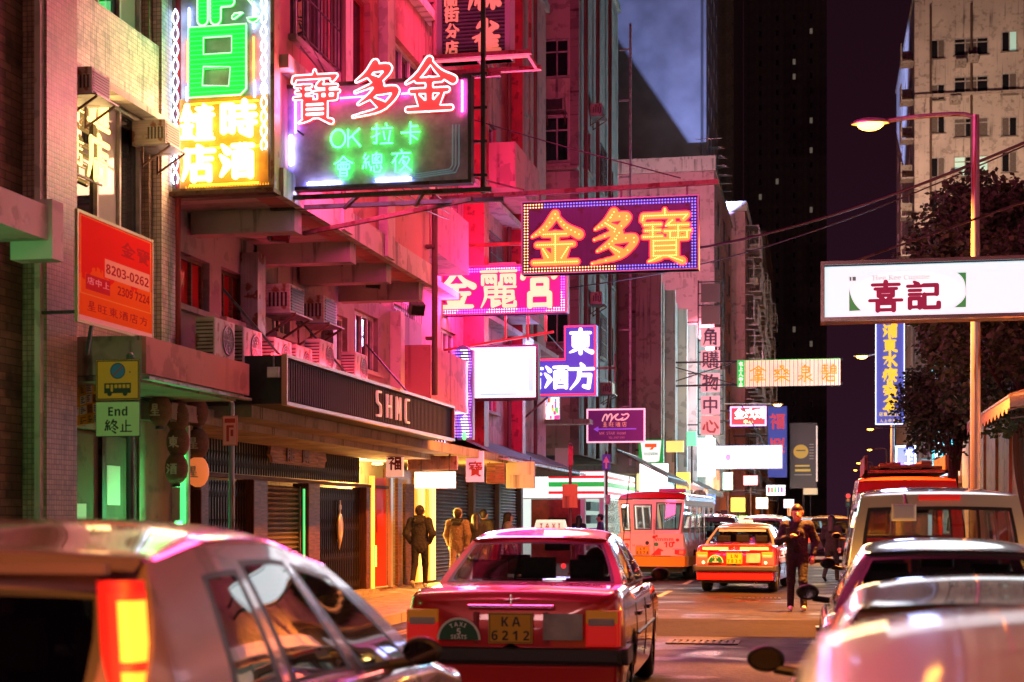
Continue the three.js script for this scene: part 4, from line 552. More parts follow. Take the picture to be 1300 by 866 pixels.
  part(s, 'shelf', [0.4, 0.85, 1.3, 1.75].flatMap((y) => [box(0.5, 0.03, 6.5, -0.9, y, -4.3), ...[...Array(20).keys()].map((i) => box(0.3, 0.26, 0.24, -0.8, y + 0.03, -1.4 - i * 0.31))]), mat([0.4, 0.45, 0.5], 0.6, { map: TX.fabric }));
  part(s, 'floor', box(7, 0.04, 8.2, -3.5, 0, -4.2), M.mosaic); part(s, 'ceiling', box(7, 0.1, 8.2, -3.5, 2.5, -4.3), M.whiteClean);
  const po = part(s, 'framed_poster', box(0.62, 0.5, 0.05, -1.55, 1.0, 0.08), M.black); part(po, 'print', new THREE.PlaneGeometry(0.5, 0.38).translate(-1.55, 1.25, 0.108), mat(0xffffff, 0.5, { map: canvasTex(128, 96, (c) => { c.fillStyle = '#e8e2d4'; c.fillRect(0, 0, 128, 96); c.fillStyle = '#c02020'; c.beginPath(); c.moveTo(20, 70); c.lineTo(60, 20); c.lineTo(110, 40); c.lineTo(90, 76); c.fill(); }) }));
  panelLight(s, [0.85, 1, 0.9], 0.8, 2.7, 0.84, [-1.38, 2.58, 0.25]); panelLight(s, [0.85, 1, 0.92], 0.8, 6, 2, [-0.3, 1.3, -4], PI / 2);
  const lb = thing('light_box', 'small plain white light box at the mouth of the side street', 'sign', [-9.35, 2.38, -48.9]); part(lb, 'box', cbox(0.75, 0.42, 0.16, 0, 0.02, 0, 0.01), glow([0.95, 0.97, 1], 1.1, [0.8, 0.8, 0.8])); part(lb, 'arm', bar(V(-0.2, 0.44, 0), V(-0.2, 1.5, -0.02), 0.04), M.metalDark);
}
{ // arcaded tenement with tall vertical fins
  const X = -7.1, F0 = 60.3, F1 = 104, L = F1 - F0, front = [];
  for (let i = 0; i < 14; i++) for (const y of [4.2, 7.2]) front.push([1 + i * 3.0, y, 1.6, 1.7, { cols: 2, frame: M.frameWhite, sill: false }]);
  const g = building('finned_tenement', 'long tenement striped with tall vertical concrete fins', { X, F0, F1, H: 11.2, depth: 9, y0: 3.4, m: M.plasterDark, front, endMat: M.plasterDark });
  for (let i = 0; i < 22; i++) part(g, 'fin', box(0.22, 8.1, i % 3 ? 0.7 : 1.0, 0.3 + i * 2.0, 3.4, i % 3 ? 0.35 : 0.5), i % 4 === 1 ? M.plasterPale : M.plaster);
  part(g, 'parapet', box(L, 0.5, 0.3, L / 2, 11.2, 0.1), M.plaster);
  // ground-floor shops with lit fronts
  const s = thing('lit_shops', 'row of brightly lit small shops under the finned tenement', 'shop', [X, 0.13, -F0], PI / 2);
  const cols = [[1, 0.95, 0.85], [1, 0.8, 0.3], [0.9, 1, 0.95], [1, 0.9, 0.7], [1, 0.75, 0.25], [0.95, 1, 1], [1, 0.9, 0.8], [0.8, 1, 0.9]];
  cols.forEach((c, i) => { const x = 0.3 + i * 5.4; part(s, 'party_wall', box(0.3, 3.2, 3, x, 0, -1.5), M.concrete); part(s, 'lit_window', box(4.8, 2.0, 0.1, x + 2.7, 0.55, -1.6), glow(c, 0.85, [0.7, 0.7, 0.7])); part(s, 'shop_sign', cbox(4.6, 0.7, 0.16, x + 2.7, 2.6, 0.05, 0.01), glow(cols[(i * 3 + 1) % 8], i % 3 === 0 ? 1.0 : 0.4)); part(s, 'counter', box(3, 0.9, 0.6, x + 2.5, 0, -0.7), M.wood); part(s, 'goods', [0, 1, 2, 3, 4, 5].map((k) => box(0.4, 0.3 + 0.2 * ((k * 7) % 3), 0.4, x + 1.2 + k * 0.55, 0.9, -0.7)), M.brown); });
  part(s, 'floor', box(44, 0.04, 3, 22, 0, -1.5), M.concrete);
  panelLight(s, [1, 0.75, 0.5], 0.8, 40, 2, [22, 1.6, 0.2]);
  for (const [f0, len, lab] of [[52, 8, 'sagging brown awning past the convenience store'], [63, 9, 'striped pale awning on poles over the lit shops'], [75, 12, 'brown awning farther along the lit shops']]) {
    const aw = thing('shop_awning', lab, 'awning', [f0 < 60 ? -6.85 : X, 3.2, -f0], PI / 2);
    part(aw, 'sheet', patch((a, b) => V(a * len, 0.75 - 0.9 * b + 0.03 * Math.sin(a * 50) * b, 0.1 + 1.7 * b), 50, 5), f0 === 63 ? mat(0xffffff, 0.8, { map: canvasTex(256, 16, (c) => { for (let i = 0; i < 32; i++) { c.fillStyle = i % 2 ? '#8a7a70' : '#c8b8a8'; c.fillRect(i * 8, 0, 8, 16); } }) }) : mat([0.14, 0.07, 0.05], 0.85, { map: TX.fabric }));
    part(aw, 'frame', [bar(V(0, -0.16, 1.8), V(len, -0.16, 1.8), 0.05), bar(V(0, 0.74, 0.08), V(len, 0.74, 0.08), 0.05), ...[0, 0.33, 0.66, 1].map((k) => bar(V(k * len, -0.16, 1.8), V(k * len, 0.7, 0.08), 0.04))], M.metal);
    part(aw, 'valance', patch((a, b) => V(a * len, -0.17 - (0.22 + 0.05 * Math.cos(a * len * 12)) * b, 1.82), 120, 2), mat([0.3, 0.14, 0.1], 0.85, { map: TX.fabric }));
  }
}
{ // taller blocks farther on, tinted for the pink wash on them
  const grid = (x0, nx, dx, y0, ny, dy, w, h, o) => { const r = []; for (let j = 0; j < ny; j++) for (let i = 0; i < nx; i++) r.push([x0 + i * dx, y0 + j * dy, w, h, typeof o === 'function' ? o(i, j) : o]); return r; };
  const A = building('flat_roofed_block', 'flat-roofed block tinted for the pink wash, with recessed panels behind the vertical square sign', { X: -7.05, F0: 106, F1: 127, H: 25.5, depth: 12, m: M.pinkWashPlaster, front: grid(1, 6, 3.3, 4, 7, 3, 1.6, 1.6, (i) => ({ bars: i % 2 === 0, sill: false })), ends: grid(-10.6, 3, 3.6, 13, 4, 3.1, 2.4, 2.2, { cols: 1, pane: M.pinkWashPlaster, frame: M.pinkWashPlaster, sill: false, z: -0.16 }) });
  part(A, 'parapet', box(0.3, 1.0, 12.2, -0.1, 25.5, -6), M.plasterPale);
  for (let k = 0; k < 5; k++) part(A, 'antenna', [rod(V(2 + k * 3, 25.7, -0.6), V(2 + k * 3, 28.5, -0.6), 0.05), ...[0.6, 1.2, 1.8].map((y) => rod(V(2 + k * 3, 26.4 + y, -1.4), V(2 + k * 3, 26.4 + y, 0.4), 0.03))], M.aluminium);
  const Bd = building('caged_block', 'gable-end block tinted for the pink wash, whose street side bristles with cages and air conditioners', { X: -6.0, F0: 128, F1: 190, H: 27, depth: 14, m: M.pinkWashPlaster, front: grid(1.5, 14, 4.3, 4, 8, 2.9, 2.2, 1.6, { sill: false, bars: true }), ends: [[-2.75, 24.0, 0.9, 1.5, { cols: 1, transom: 0.5 }], [-7, 20, 1.2, 1.5, {}], [-7, 15, 1.2, 1.5, {}]] });
  part(Bd, 'parapet', [box(0.35, 0.8, 14.2, -0.12, 27, -7), box(62, 0.8, 0.35, 31, 27, 0)], M.plasterPale);
  const cage = [], q = []; reseed(5);
  for (let j = 0; j < 8; j++) for (let i = 0; i < 14; i++) { const x = 1.5 + i * 4.3 + rr(-0.2, 0.2), y = 3.9 + j * 2.9, d = rr(0.5, 1.2); cage.push(box(2.4, 0.08, d, x + 1.1, y - 0.1, d / 2), box(2.4, 0.06, d, x + 1.1, y + 1.9, d / 2)); for (let k = 0; k < 6; k++) cage.push(box(0.04, 2, 0.04, x + k * 0.45, y - 0.1, d)); cage.push(box(2.4, 0.05, 0.05, x + 1.1, y + 0.8, d)); if (rnd() < 0.7) q.push(box(0.9, 0.6, 0.9, x + 2.9, y + 0.2, 0.45)); }
  part(Bd, 'window_cages', cage, M.aluminium).userData.kind = 'stuff'; part(Bd, 'wall_units', q, M.acBody).userData.kind = 'stuff';
  const Sl = building('blank_slab', 'tall blank slab wall washed in bluish floodlight', { X: -10.75, F0: 150, F1: 168, H: 75, depth: 16, m: mat([0.4, 0.4, 0.43], 0.9, { map: rep(TX.noise, 23) }), front: grid(2, 4, 4, 30, 14, 3, 1.6, 1.5, { sill: false }) });
  part(Sl, 'edge_pipe', [rod(V(-0.2, 0, -0.4), V(-0.2, 75, -0.4), 0.12)], M.aluminium);
  // more blocks, dim with distance
  building('distant_tower', 'dim dark tower with a few lit windows high above the street', { X: -13, F0: 240, F1: 270, H: 110, depth: 26, m: M.concrete, front: [], ends: grid(-22, 6, 3.4, 30, 24, 3.1, 1.5, 1.4, (i, j) => ({ sill: false, pane: hash2(i, j, 9) > 0.95 ? glow([1, 0.62, 0.3], 0.22) : M.winDark })) });
  building('distant_block', 'dim tenement block beyond the caged block', { X: -6.5, F0: 192, F1: 235, H: 37, depth: 16, m: M.plasterDark, front: grid(2, 10, 4, 5, 10, 3, 2, 1.5, { sill: false }), ends: grid(-13, 4, 3.2, 6, 10, 3, 1.6, 1.5, (i, j) => ({ sill: false, pane: hash2(i, j, 3) > 0.9 ? glow([1, 0.75, 0.4], 0.35) : M.winDark })) });
  building('distant_highrise', 'slender dark high-rise closing the end of the street', { X: 2, F0: 420, F1: 440, H: 150, depth: 22, m: M.concrete, front: [], ends: grid(-18, 4, 4.5, 20, 30, 4, 0.8, 1.6, (i, j) => ({ sill: false, pane: hash2(i, j, 6) > 0.93 ? glow([1, 0.85, 0.65], 0.1) : M.winDark })) });
}
// floodlight on the flat roof put in to wash the blank slab blue
{
  const t = thing('added_floodlight', 'rooftop floodlight put in to wash the blank slab wall', 'added_floodlight', [-10.5, 25.76, -124.5]);
  part(t, 'stand', [rod(V(0, 0, 0), V(0, 0.5, 0), 0.06), box(0.6, 0.06, 0.6, 0, 0, 0)], M.metalDark); part(t, 'housing', box(0.9, 0.6, 0.3, 0, 0.4, 0), M.metalDark); part(t, 'lamp_glass', box(0.8, 0.5, 0.02, 0, 0.45, -0.16), glow([0.55, 0.6, 1], 3));
  const l = new THREE.SpotLight(rgb(0.34, 0.42, 1), 5200, 0, 0.8, 0.2); l.shadow.radius = 0.3; part(t, 'shadow_plate', new THREE.ExtrudeGeometry(new THREE.Shape([[-0.544, 1.028], [0.401, -0.392], [-0.4, -0.5], [-1.2, 0.2]].map(([x, y]) => new THREE.Vector2(x, y))), { depth: 0.01, bevelEnabled: false }).translate(0, 0.7, -0.95), M.black); part(t, 'plate_arm', rod(V(-0.3, 0.7, -0.1), V(-0.5, 0.7, -0.95), 0.02), M.metalDark); l.position.set(0, 0.7, -0.35); l.target.position.set(8.5, 24.2, -25.5); l.castShadow = true; t.add(l, l.target);  // plate added to cut the beam into a straight shadow edge
}

for (const [x, y, f, tx, ty, tf, cd, ang, lab] of [[-7.4, 11.95, 101.5, -7.6, 17, 128, 3400, 0.52, 'pink floodlight put in on the far roof edge of the finned tenement'], [-7.4, 11.95, 84, -8.5, 20, 106, 1700, 0.5, 'pink floodlight put in midway along the roof of the finned tenement']]) { // lamps added to throw a pink wash on the blocks behind
  const t = thing('added_floodlight', lab, 'added_floodlight', [x, 11.72, -f]); part(t, 'stand', [rod(V(0, 0, 0), V(0, 0.5, 0), 0.05), box(0.4, 0.05, 0.4, 0, 0, 0)], M.metalDark); part(t, 'housing', box(0.6, 0.4, 0.2, 0, 0.3, 0.1), M.metalDark); part(t, 'lamp_glass', box(0.54, 0.34, 0.02, 0, 0.33, -0.02), glow([1, 0.35, 0.5], 3));
  const l = new THREE.SpotLight(rgb(1, 0.3, 0.42), cd, 0, ang, 0.7); l.position.set(0, 0.5, -0.15); l.target.position.set(tx - x, ty - 11.72, -(tf - f)); l.castShadow = true; t.add(l, l.target);
}

{ // reflection of the hotel sign in the window glass, built as glowing characters
  const p = onX(134, 238, -7.68), t = thing('sign_reflection', 'neon sign reflection built as yellow-white characters in the mosaic building window', 'sign', [-7.68, p.y, p.z], PI / 2), m = glow([1, 0.66, 0.2], 2.4);
  const s = 0.5; ['店', '鐘'].forEach((ch, i) => part(t, 'character', strokeNeon(ch, s, 0.016).concat(outlineNeon(ch, s, 0.008, 13)), m).position.set(-0.42, 0.03 + i * 0.58, 0)); ['店', '鐘'].forEach((ch, i) => part(t, 'character', strokeNeon(ch, 0.3, 0.012), m).position.set(-0.82, 0.1 + i * 0.58, 0));
  part(t, 'rail', [box(1.4, 0.02, 0.02, -0.75, 0, -0.02), box(1.4, 0.02, 0.02, -0.75, 1.17, -0.02)], M.metalDark); panelLight(t, [1, 0.66, 0.25], 1, 0.9, 1.1, [-0.35, 0.6, 0.03]);
}
// ---------------------------------------------------------------- signs. Each group stands at the middle of the sign's lower edge; +z faces up the street to the camera.
function signAt(name, label, u0, v0, u1, v1, F, category = 'sign') { const [x, y, w, h] = rectF(u0, v0, u1, v1, F); const t = thing(name, label, category, [x + w / 2, y, -F]); t.W = w; t.Hh = h; return t; }
function frameBars(w, h, b, d, z = 0) { return [box(w, b, d, 0, 0, z), box(w, b, d, 0, h - b, z), box(b, h - 2 * b, d, -w / 2 + b / 2, b, z), box(b, h - 2 * b, d, w / 2 - b / 2, b, z)]; }
function bulbs(w, h, pitch, inset, z, rows = 2, r = 0.016) { // rows of small lamps round a border
  const o = [], g = new THREE.OctahedronGeometry(r, 0); for (let k = 0; k < rows; k++) { const i = inset + k * pitch, W = w - 2 * i, H = h - 2 * i; const nx = Math.round(W / pitch), ny = Math.round(H / pitch); for (let a = 0; a <= nx; a++) for (const y of [i, h - i]) o.push(g.clone().translate(-W / 2 + a * W / nx, y, z)); for (let a = 1; a < ny; a++) for (const x of [-W / 2, W / 2]) o.push(g.clone().translate(x, i + a * H / ny, z)); }
  return o;
}
const litTex = (t, k, extra = {}) => new THREE.MeshStandardMaterial({ color: 0xffffff, map: t, emissive: 0xffffff, emissiveMap: t, emissiveIntensity: k, roughness: 0.35, ...extra });
M.signBack = mat([0.05, 0.05, 0.055], 0.6, { metalness: 0.3, map: TX.metal });
const wallArm = (t, len, ys, z = -0.1, x0 = -t.W / 2) => part(t, 'bracket', ys.map((y) => bar(V(x0 + 0.02, y, z), V(x0 - len, y, z), 0.05)).concat(ys.length > 1 ? [bar(V(x0, ys[0], z), V(x0 - len, ys[1], z), 0.03)] : []), M.rust);

{ // tall yellow and green neon sign
  const F = 17.1, t = signAt('neon_sign', 'tall neon sign with green characters over a yellow clock-hotel panel', 218, -70, 346, 243, F), w = t.W, h = t.Hh, S = w / 128;
  part(t, 'panel', box(w, h, 0.12, 0, 0, -0.1), mat([0.7, 0.66, 0.68], 0.5, { map: TX.noise }));
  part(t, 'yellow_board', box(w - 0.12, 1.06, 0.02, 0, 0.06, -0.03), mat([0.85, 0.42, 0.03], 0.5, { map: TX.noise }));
  part(t, 'frame', frameBars(w + 0.06, h + 0.04, 0.05, 0.2, -0.08), mat([0.35, 0.25, 0.1], 0.5, { map: TX.metal }));
  const X = (u) => -w / 2 + (u - 218) * S, Y = (v) => (243 - v) * S, green = glow([0.02, 1, 0.08], 2.6), pale = glow([0.5, 1, 0.55], 1.6), yell = glow([1, 0.7, 0.2], 5.5);
  const put = (name, geo, m, u, v) => { const o = part(t, name, geo, m); o.position.set(X(u), Y(v), 0.06); return o; };
  // outlined characters filled with level tubes
  const hatch = (ch, size, weight, n, r) => { const L = loops(ch, weight), out = []; for (let i = 0; i < n; i++) { const y = 0.02 + 0.96 * (i + 0.5) / n, xs = []; for (const l of L) l.forEach((p, k) => { const q = l[(k + 1) % l.length]; if ((p.y > y) !== (q.y > y)) xs.push(p.x + (q.x - p.x) * (y - p.y) / (q.y - p.y)); }); xs.sort((a, b) => a - b); for (let k = 0; k + 1 < xs.length; k += 2) if (xs[k + 1] - xs[k] > 0.03) out.push(neon([new THREE.Vector2(xs[k] * size, y * size), new THREE.Vector2(xs[k + 1] * size, y * size)], r, false, 0)); } return out; };
  for (const [ch, u, v, px, wt] of [['假', 247, 40, 78, 17]]) { const s = px * S, o = put('character', merge(outlineNeon(ch, s, 0.011, wt)), pale, u, v); part(o, 'inner_tubes', hatch(ch, s, wt, 16, 0.008), green); part(o, 'letter_back', letterSolid(ch, s, 0.03, wt).translate(0, 0, -0.05), glow([0.0, 0.8, 0.05], 0.75, [0.05, 0.5, 0.08])); }
  { // the sun character: a block with two windows
    const s = 82 * S, ww = 73 * S, hh = 84 * S, P = (a) => a.map(([x, y]) => new THREE.Vector2(x * ww, y * hh)), outer = P([[0, 0], [0.9, 0], [1, 0.08], [1, 1], [0, 1]]), i1 = P([[0.26, 0.6], [0.75, 0.6], [0.75, 0.84], [0.26, 0.84]]), i2 = P([[0.24, 0.16], [0.7, 0.13], [0.73, 0.4], [0.26, 0.43]]);
    const o = put('character', merge([neon(outer, 0.012, true), neon(i1, 0.01, true), neon(i2, 0.01, true)]), pale, 242, 130);
    const tubes = []; for (let i = 1; i < 15; i++) { const y = i / 15, cut = y > 0.6 && y < 0.84 ? [0.26, 0.75] : y > 0.16 && y < 0.4 ? [0.24, 0.72] : null; for (const [a, b] of cut ? [[0, cut[0]], [cut[1], 1]] : [[0, 1]]) tubes.push(neon(P([[a + 0.01, y], [b - 0.01, y]]), 0.009)); }
    part(o, 'inner_tubes', tubes, green); const sh = new THREE.Shape(outer); sh.holes.push(new THREE.Path(i1), new THREE.Path(i2)); part(o, 'letter_back', new THREE.ExtrudeGeometry(sh, { depth: 0.03, bevelEnabled: false }).translate(0, 0, -0.05), glow([0.0, 0.8, 0.05], 0.75, [0.05, 0.5, 0.08]));
  }
  // four fat yellow-white characters
  for (const [ch, u, v] of [['時', 285, 180], ['鐘', 232, 182], ['酒', 283, 229], ['店', 234, 231]]) { const s = 42 * S, o = put('character', letterSolid(ch, s, 0.03, 19), yell, u, v); }
  // braided side tubes
  const braid = (u, v0, v1, c) => { for (const ph of [0, PI]) { const pts = []; for (let i = 0; i <= 90; i++) pts.push(new THREE.Vector2(X(u) + 0.035 * Math.sin(i / 90 * 34 + ph), Y(lerp(v0, v1, i / 90)))); part(t, 'side_tube', neon(pts, 0.009, false, 0.03), c); } };
  braid(224, 22, 232, glow([0.5, 0.7, 1], 9)); braid(336, 14, 196, glow([0.7, 0.82, 1], 7));
  // zigzag border and hidden coloured tubes that tint the panel
  const zig = []; for (let i = 0; i <= 60; i++) zig.push(new THREE.Vector2(X(236 + i * 1.75), Y(238 + (i % 2 ? 4 : -3)))); part(t, 'border_tube', neon(zig, 0.007, false, 0.0), glow([1, 0.42, 0.03], 1.4));
  for (const [u, v0, v1, c] of [[238, 60, 110, [1, 0.1, 0.02]], [322, 60, 115, [1, 0.12, 0.02]], [237, 115, 132, [0.2, 0.25, 1]], [323, 112, 132, [0.3, 0.3, 1]], [240, 20, 55, [0.3, 0.4, 1]], [322, 18, 50, [0.4, 0.5, 1]]]) part(t, 'accent_tube', neon([new THREE.Vector2(X(u), Y(v0)), new THREE.Vector2(X(u), Y(v1))], 0.012, false, -0.005), glow(c, 12));
  for (const v of [136, 190, 234]) part(t, 'accent_tube', neon([new THREE.Vector2(X(240), Y(v)), new THREE.Vector2(X(328), Y(v))], 0.01, false, -0.02), glow([1, 0.34, 0.01], 12));
  panelLight(t, [1, 0.5, 0.3], 4, w * 0.8, 1.0, [0, 0.5, 0.12]); panelLight(t, [0.2, 1, 0.3], 1, w * 0.6, 1.2, [0, 1.7, 0.12]); panelLight(t, [0.5, 0.6, 1], 8, 0.12, 1.9, [-w / 2 - 0.06, 1.1, -0.02], -PI / 2);
  part(t, 'mount', [box(w + 0.1, 0.05, 0.3, 0, -0.05, -0.05), bar(V(-0.4, -0.02, -0.1), V(-0.4, 0.4, -0.3), 0.05), bar(V(0.4, -0.02, -0.1), V(0.4, 0.4, -0.3), 0.05)], M.rust);
}
{ // pink karaoke nightclub sign
  const F = 17.6, t = signAt('neon_sign', 'pink and blue nightclub neon sign with red outlined characters and green lettering', 362, 100, 592, 236, F), w = t.W, h = t.Hh, S = w / 230, X = (u) => -w / 2 + (u - 362) * S, Y = (v) => (236 - v) * S;
  part(t, 'panel', box(w, h - 0.02, 0.06, 0, 0.01, -0.1), mat([0.5, 0.42, 0.56], 0.8, { map: TX.noise }));
  part(t, 'frame', [...frameBars(w + 0.1, h, 0.04, 0.16, -0.12), box(0.05, h + 1.4, 0.06, w / 2 + 0.16, -0.1, -0.2), box(w + 0.5, 0.05, 0.06, 0.05, -0.12, -0.02), box(w + 0.7, 0.05, 0.06, 0.02, -0.16, -0.4), ...[0.1, 0.5, 0.9, 1.3].map((y) => box(0.3, 0.03, 0.03, w / 2 + 0.06, y, -0.19)), bar(V(-0.2, -0.1, 0), V(-0.5, -0.16, -0.4), 0.04), bar(V(0.6, -0.1, 0), V(0.4, -0.16, -0.4), 0.04)], M.metalDark);
  const red = glow([1, 0.05, 0.06], 0.85, [0.6, 0.05, 0.04]), tubeM = glow([1, 0.34, 0.36], 7), green = glow([0.03, 1, 0.1], 14);
  for (const [ch, u, v, px, wt] of [['寶', 371, 157, 64, 11], ['多', 447, 153, 66, 14], ['金', 516, 151, 64, 14]]) { const s = px * S, o = part(t, 'character', letterSolid(ch, s, 0.06, wt), red); o.position.set(X(u), Y(v), 0.0); const q = part(o, 'outline_tubes', outlineNeon(ch, s, 0.009, wt), tubeM); q.position.z = 0.075; }
  for (const [ch, u, v, px] of [['O', 420, 186, 24], ['K', 440, 186, 24], ['拉', 472, 186, 27], ['卡', 508, 186, 27], ['會', 424, 222, 25], ['總', 460, 220, 26], ['夜', 497, 219, 26]]) {
    const s = px * S; let g;
    if (ch === 'O') { const p = []; for (let i = 0; i < 24; i++) p.push(new THREE.Vector2(s * (0.4 + 0.38 * Math.cos(i / 12 * PI)), s * (0.45 + 0.45 * Math.sin(i / 12 * PI)))); g = [neon(p, 0.011, true)]; } else if (ch === 'K') g = [[[0.1, 0], [0.1, 0.9]], [[0.7, 0.9], [0.12, 0.4]], [[0.3, 0.55], [0.75, 0]]].map((l) => neon(l.map(([a, b]) => new THREE.Vector2(a * s, b * s)), 0.011)); else g = strokeNeon(ch, s, 0.0095);
    const o = part(t, 'green_character', g, green); o.position.set(X(u), Y(v), -0.025);
  }
  const line = (a, c, k, r = 0.012) => part(t, 'border_tube', neon(a.map(([u, v]) => new THREE.Vector2(X(u), Y(v))), r, false, -0.035), glow(c, k));
  line([[368, 168], [368, 205]], [0.45, 0.5, 1], 26, 0.02); line([[390, 229], [432, 229]], [0.45, 0.5, 1], 26, 0.018); line([[478, 228], [522, 228]], [0.45, 0.5, 1], 26, 0.018);
  line([[374, 120], [374, 165]], [0.4, 0.15, 1], 26); line([[380, 126], [520, 124]], [1, 0.06, 0.5], 24); line([[586, 112], [586, 150]], [1, 0.1, 0.6], 24); 
  for (let i = 0; i < 3; i++) line([[574 + i * 4, 165], [574 + i * 4, 214], [570 + i * 4, 219 + i * 2], [520, 224 + i * 2.4]], [0.2, 0.35, 0.4], 0.25, 0.008);
  panelLight(t, [1, 0.1, 0.25], 9, w * 0.9, 0.6, [0, h - 0.2, 0.14]); panelLight(t, [0.5, 0.45, 1], 5, w, 0.1, [0, -0.02, -0.05], 0, -PI / 2); panelLight(t, [0.1, 1, 0.3], 3, 1.0, 0.6, [0.1, 0.4, 0.12]);
  panelLight(t, [1, 0.06, 0.28], 9, w * 0.9, h * 0.9, [0, h / 2, -0.2], PI);
  part(t, 'bracket', [bar(V(-w / 2, 0.1, -0.15), V(-w / 2 - 0.2, 0.1, -0.2), 0.06), bar(V(-w / 2, 1.1, -0.15), V(-w / 2 - 0.2, 1.1, -0.2), 0.06), bar(V(w / 2, -0.14, -0.3), V(-w / 2 - 0.18, -0.3, -1.2), 0.05)], M.rust);
}
{ // dark mahjong parlour sign
  const F = 22, t = signAt('slatted_sign', 'dark slatted mahjong parlour sign with copper characters on a steel cradle', 557, -70, 646, 74, F), w = t.W, h = t.Hh, S = w / 89, X = (u) => -w / 2 + (u - 557) * S, Y = (v) => (74 - v) * S;
  part(t, 'box', box(w, h, 0.3, 0, 0, -0.16), mat([0.055, 0.04, 0.075], 0.55, { map: TX.metal }));
  part(t, 'slats', [...Array(Math.floor(h / 0.055)).keys()].map((i) => box(w - 0.12, 0.022, 0.03, 0, 0.06 + i * 0.055, 0)), mat([0.12, 0.1, 0.15], 0.4, { metalness: 0.5 })).userData.kind = 'stuff';
  part(t, 'frame', frameBars(w + 0.05, h + 0.02, 0.08, 0.36, -0.15), mat([0.3, 0.28, 0.36], 0.45, { metalness: 0.6 }));
  const copper = glow([1, 0.4, 0.25], 0.28, [0.7, 0.36, 0.24]);  // faint glow put into the copper characters
  for (const [ch, u, v, px] of [['麻', 595, 15, 40], ['雀', 599, 67, 38], ['蘭', 564, 8, 18], ['街', 565, 28, 18], ['分', 566, 48, 17], ['店', 566, 69, 17]]) part(t, 'character', letterSolid(ch, px * S, 0.03, 15), copper).position.set(X(u), Y(v), 0.02);
  part(t, 'cradle', [box(1.6, 0.06, 0.1, 0.12, -0.08, 0.3), box(1.6, 0.06, 0.1, 0.12, -0.08, -0.5), ...[-0.6, 0.1, 0.85].map((x) => bar(V(x, -0.05, 0.3), V(x, -0.05, -0.5), 0.05)), bar(V(0.9, -0.05, 0.3), V(0.9, h, 0.3), 0.04), bar(V(-0.6, -0.1, -0.5), V(-1.3, -0.5, -0.6), 0.06), bar(V(0.3, -0.1, -0.5), V(-1.3, -0.1, -0.6), 0.07)], mat([0.4, 0.12, 0.12], 0.5, { metalness: 0.4, map: TX.metal }));
  const tb = part(t, 'neon_tube', box(1.5, 0.03, 0.03, 0.12, -0.13, 0.32), glow([1, 0.08, 0.1], 2.2)); panelLight(t, [1, 0.06, 0.1], 16, 1.5, 0.2, [0.12, -0.16, -0.1], 0, -PI / 2);
  panelLight(t, [1, 0.3, 0.25], 3.5, w, 0.2, [0, h + 0.5, 1.0], 0, PI / 2 + 2.2 - PI);
}
{ // purple sign with orange bulb characters, hung from a long boom
  const F = 27, t = signAt('bulb_sign', 'purple hanging sign with orange bulb characters inside a blue bulb border', 663, 253, 886, 345, F), w = t.W, h = t.Hh, S = w / 223;
  part(t, 'panel', box(w, h, 0.24, 0, 0, -0.13), mat([0.05, 0.01, 0.13], 0.6, { map: TX.metal }));
  part(t, 'rim', frameBars(w + 0.03, h + 0.02, 0.02, 0.28, -0.12), mat([0.3, 0.24, 0.4], 0.4, { metalness: 0.6 }));
  const all = bulbs(w, h, 0.052, 0.045, 0.005, 2, 0.017), warm = [], blue = []; for (const g of all) { g.computeBoundingBox(); const c = g.boundingBox.getCenter(V(0, 0, 0)); (c.x < -w / 2 + 0.12 || (c.y < 0.12 && c.x < w * 0.05) || (c.y > h - 0.12 && c.x < -w * 0.38) ? warm : blue).push(g); }
  part(t, 'border_bulbs', blue, glow([0.12, 0.16, 1], 2.6)).userData.kind = 'stuff'; part(t, 'border_bulbs', warm, glow([1, 0.72, 0.28], 2.0)).userData.kind = 'stuff';
  for (const [ch, u] of [['金', 673], ['多', 748], ['寶', 812]]) {
    const s = 66 * S, x = -w / 2 + (u - 663) * S, o = part(t, 'character', letterSolid(ch, s, 0.025, 15), glow([1, 0.3, 0.03], 1.25, [0.5, 0.2, 0.04])); o.position.set(x, (345 - 335) * S, -0.005);
    part(o, 'outline_tubes', outlineNeon(ch, s, 0.013, 17), glow([1, 0.015, 0.05], 2.2));
    const dots = []; const L = G[ch]; for (const st of L) strokePath(st, 0, 0, s / 100).forEach((p, i) => { if (i % 2 === 0) dots.push(new THREE.OctahedronGeometry(0.014, 0).translate(p.x, s - p.y, 0.034)); }); part(o, 'bulbs', dots, glow([1, 0.62, 0.16], 2.6)).userData.kind = 'stuff';
  }
  part(t, 'hanger', [-w / 2 + 0.3, 0.2, w / 2 - 0.2].map((x) => bar(V(x, h, -0.13), V(x, h + 0.24, -0.15), 0.035)), M.metalDark);
  const c = V(t.position.x, t.position.y, t.position.z), end = V(-6.3 - c.x, h + 0.26 - 0.05, 1.7);
  part(t, 'boom', [bar(V(w / 2 + 0.35, h + 0.26, -0.15), V(-8.1 - c.x, h + 0.14, -0.15), 0.08), bar(V(-w / 2, h + 0.26, -0.15), V(-8.1 - c.x, h + 1.1, -0.15), 0.03)], M.rust);
  for (const a of [0, PI]) { panelLight(t, [1, 0.16, 0.12], 9, w * 0.8, h * 0.6, [0, h / 2, a ? -0.4 : 0.16], a); panelLight(t, [0.2, 0.2, 1], 4, w, 0.1, [0, a ? 0.05 : h - 0.05, a ? -0.4 : 0.16], a); }
}
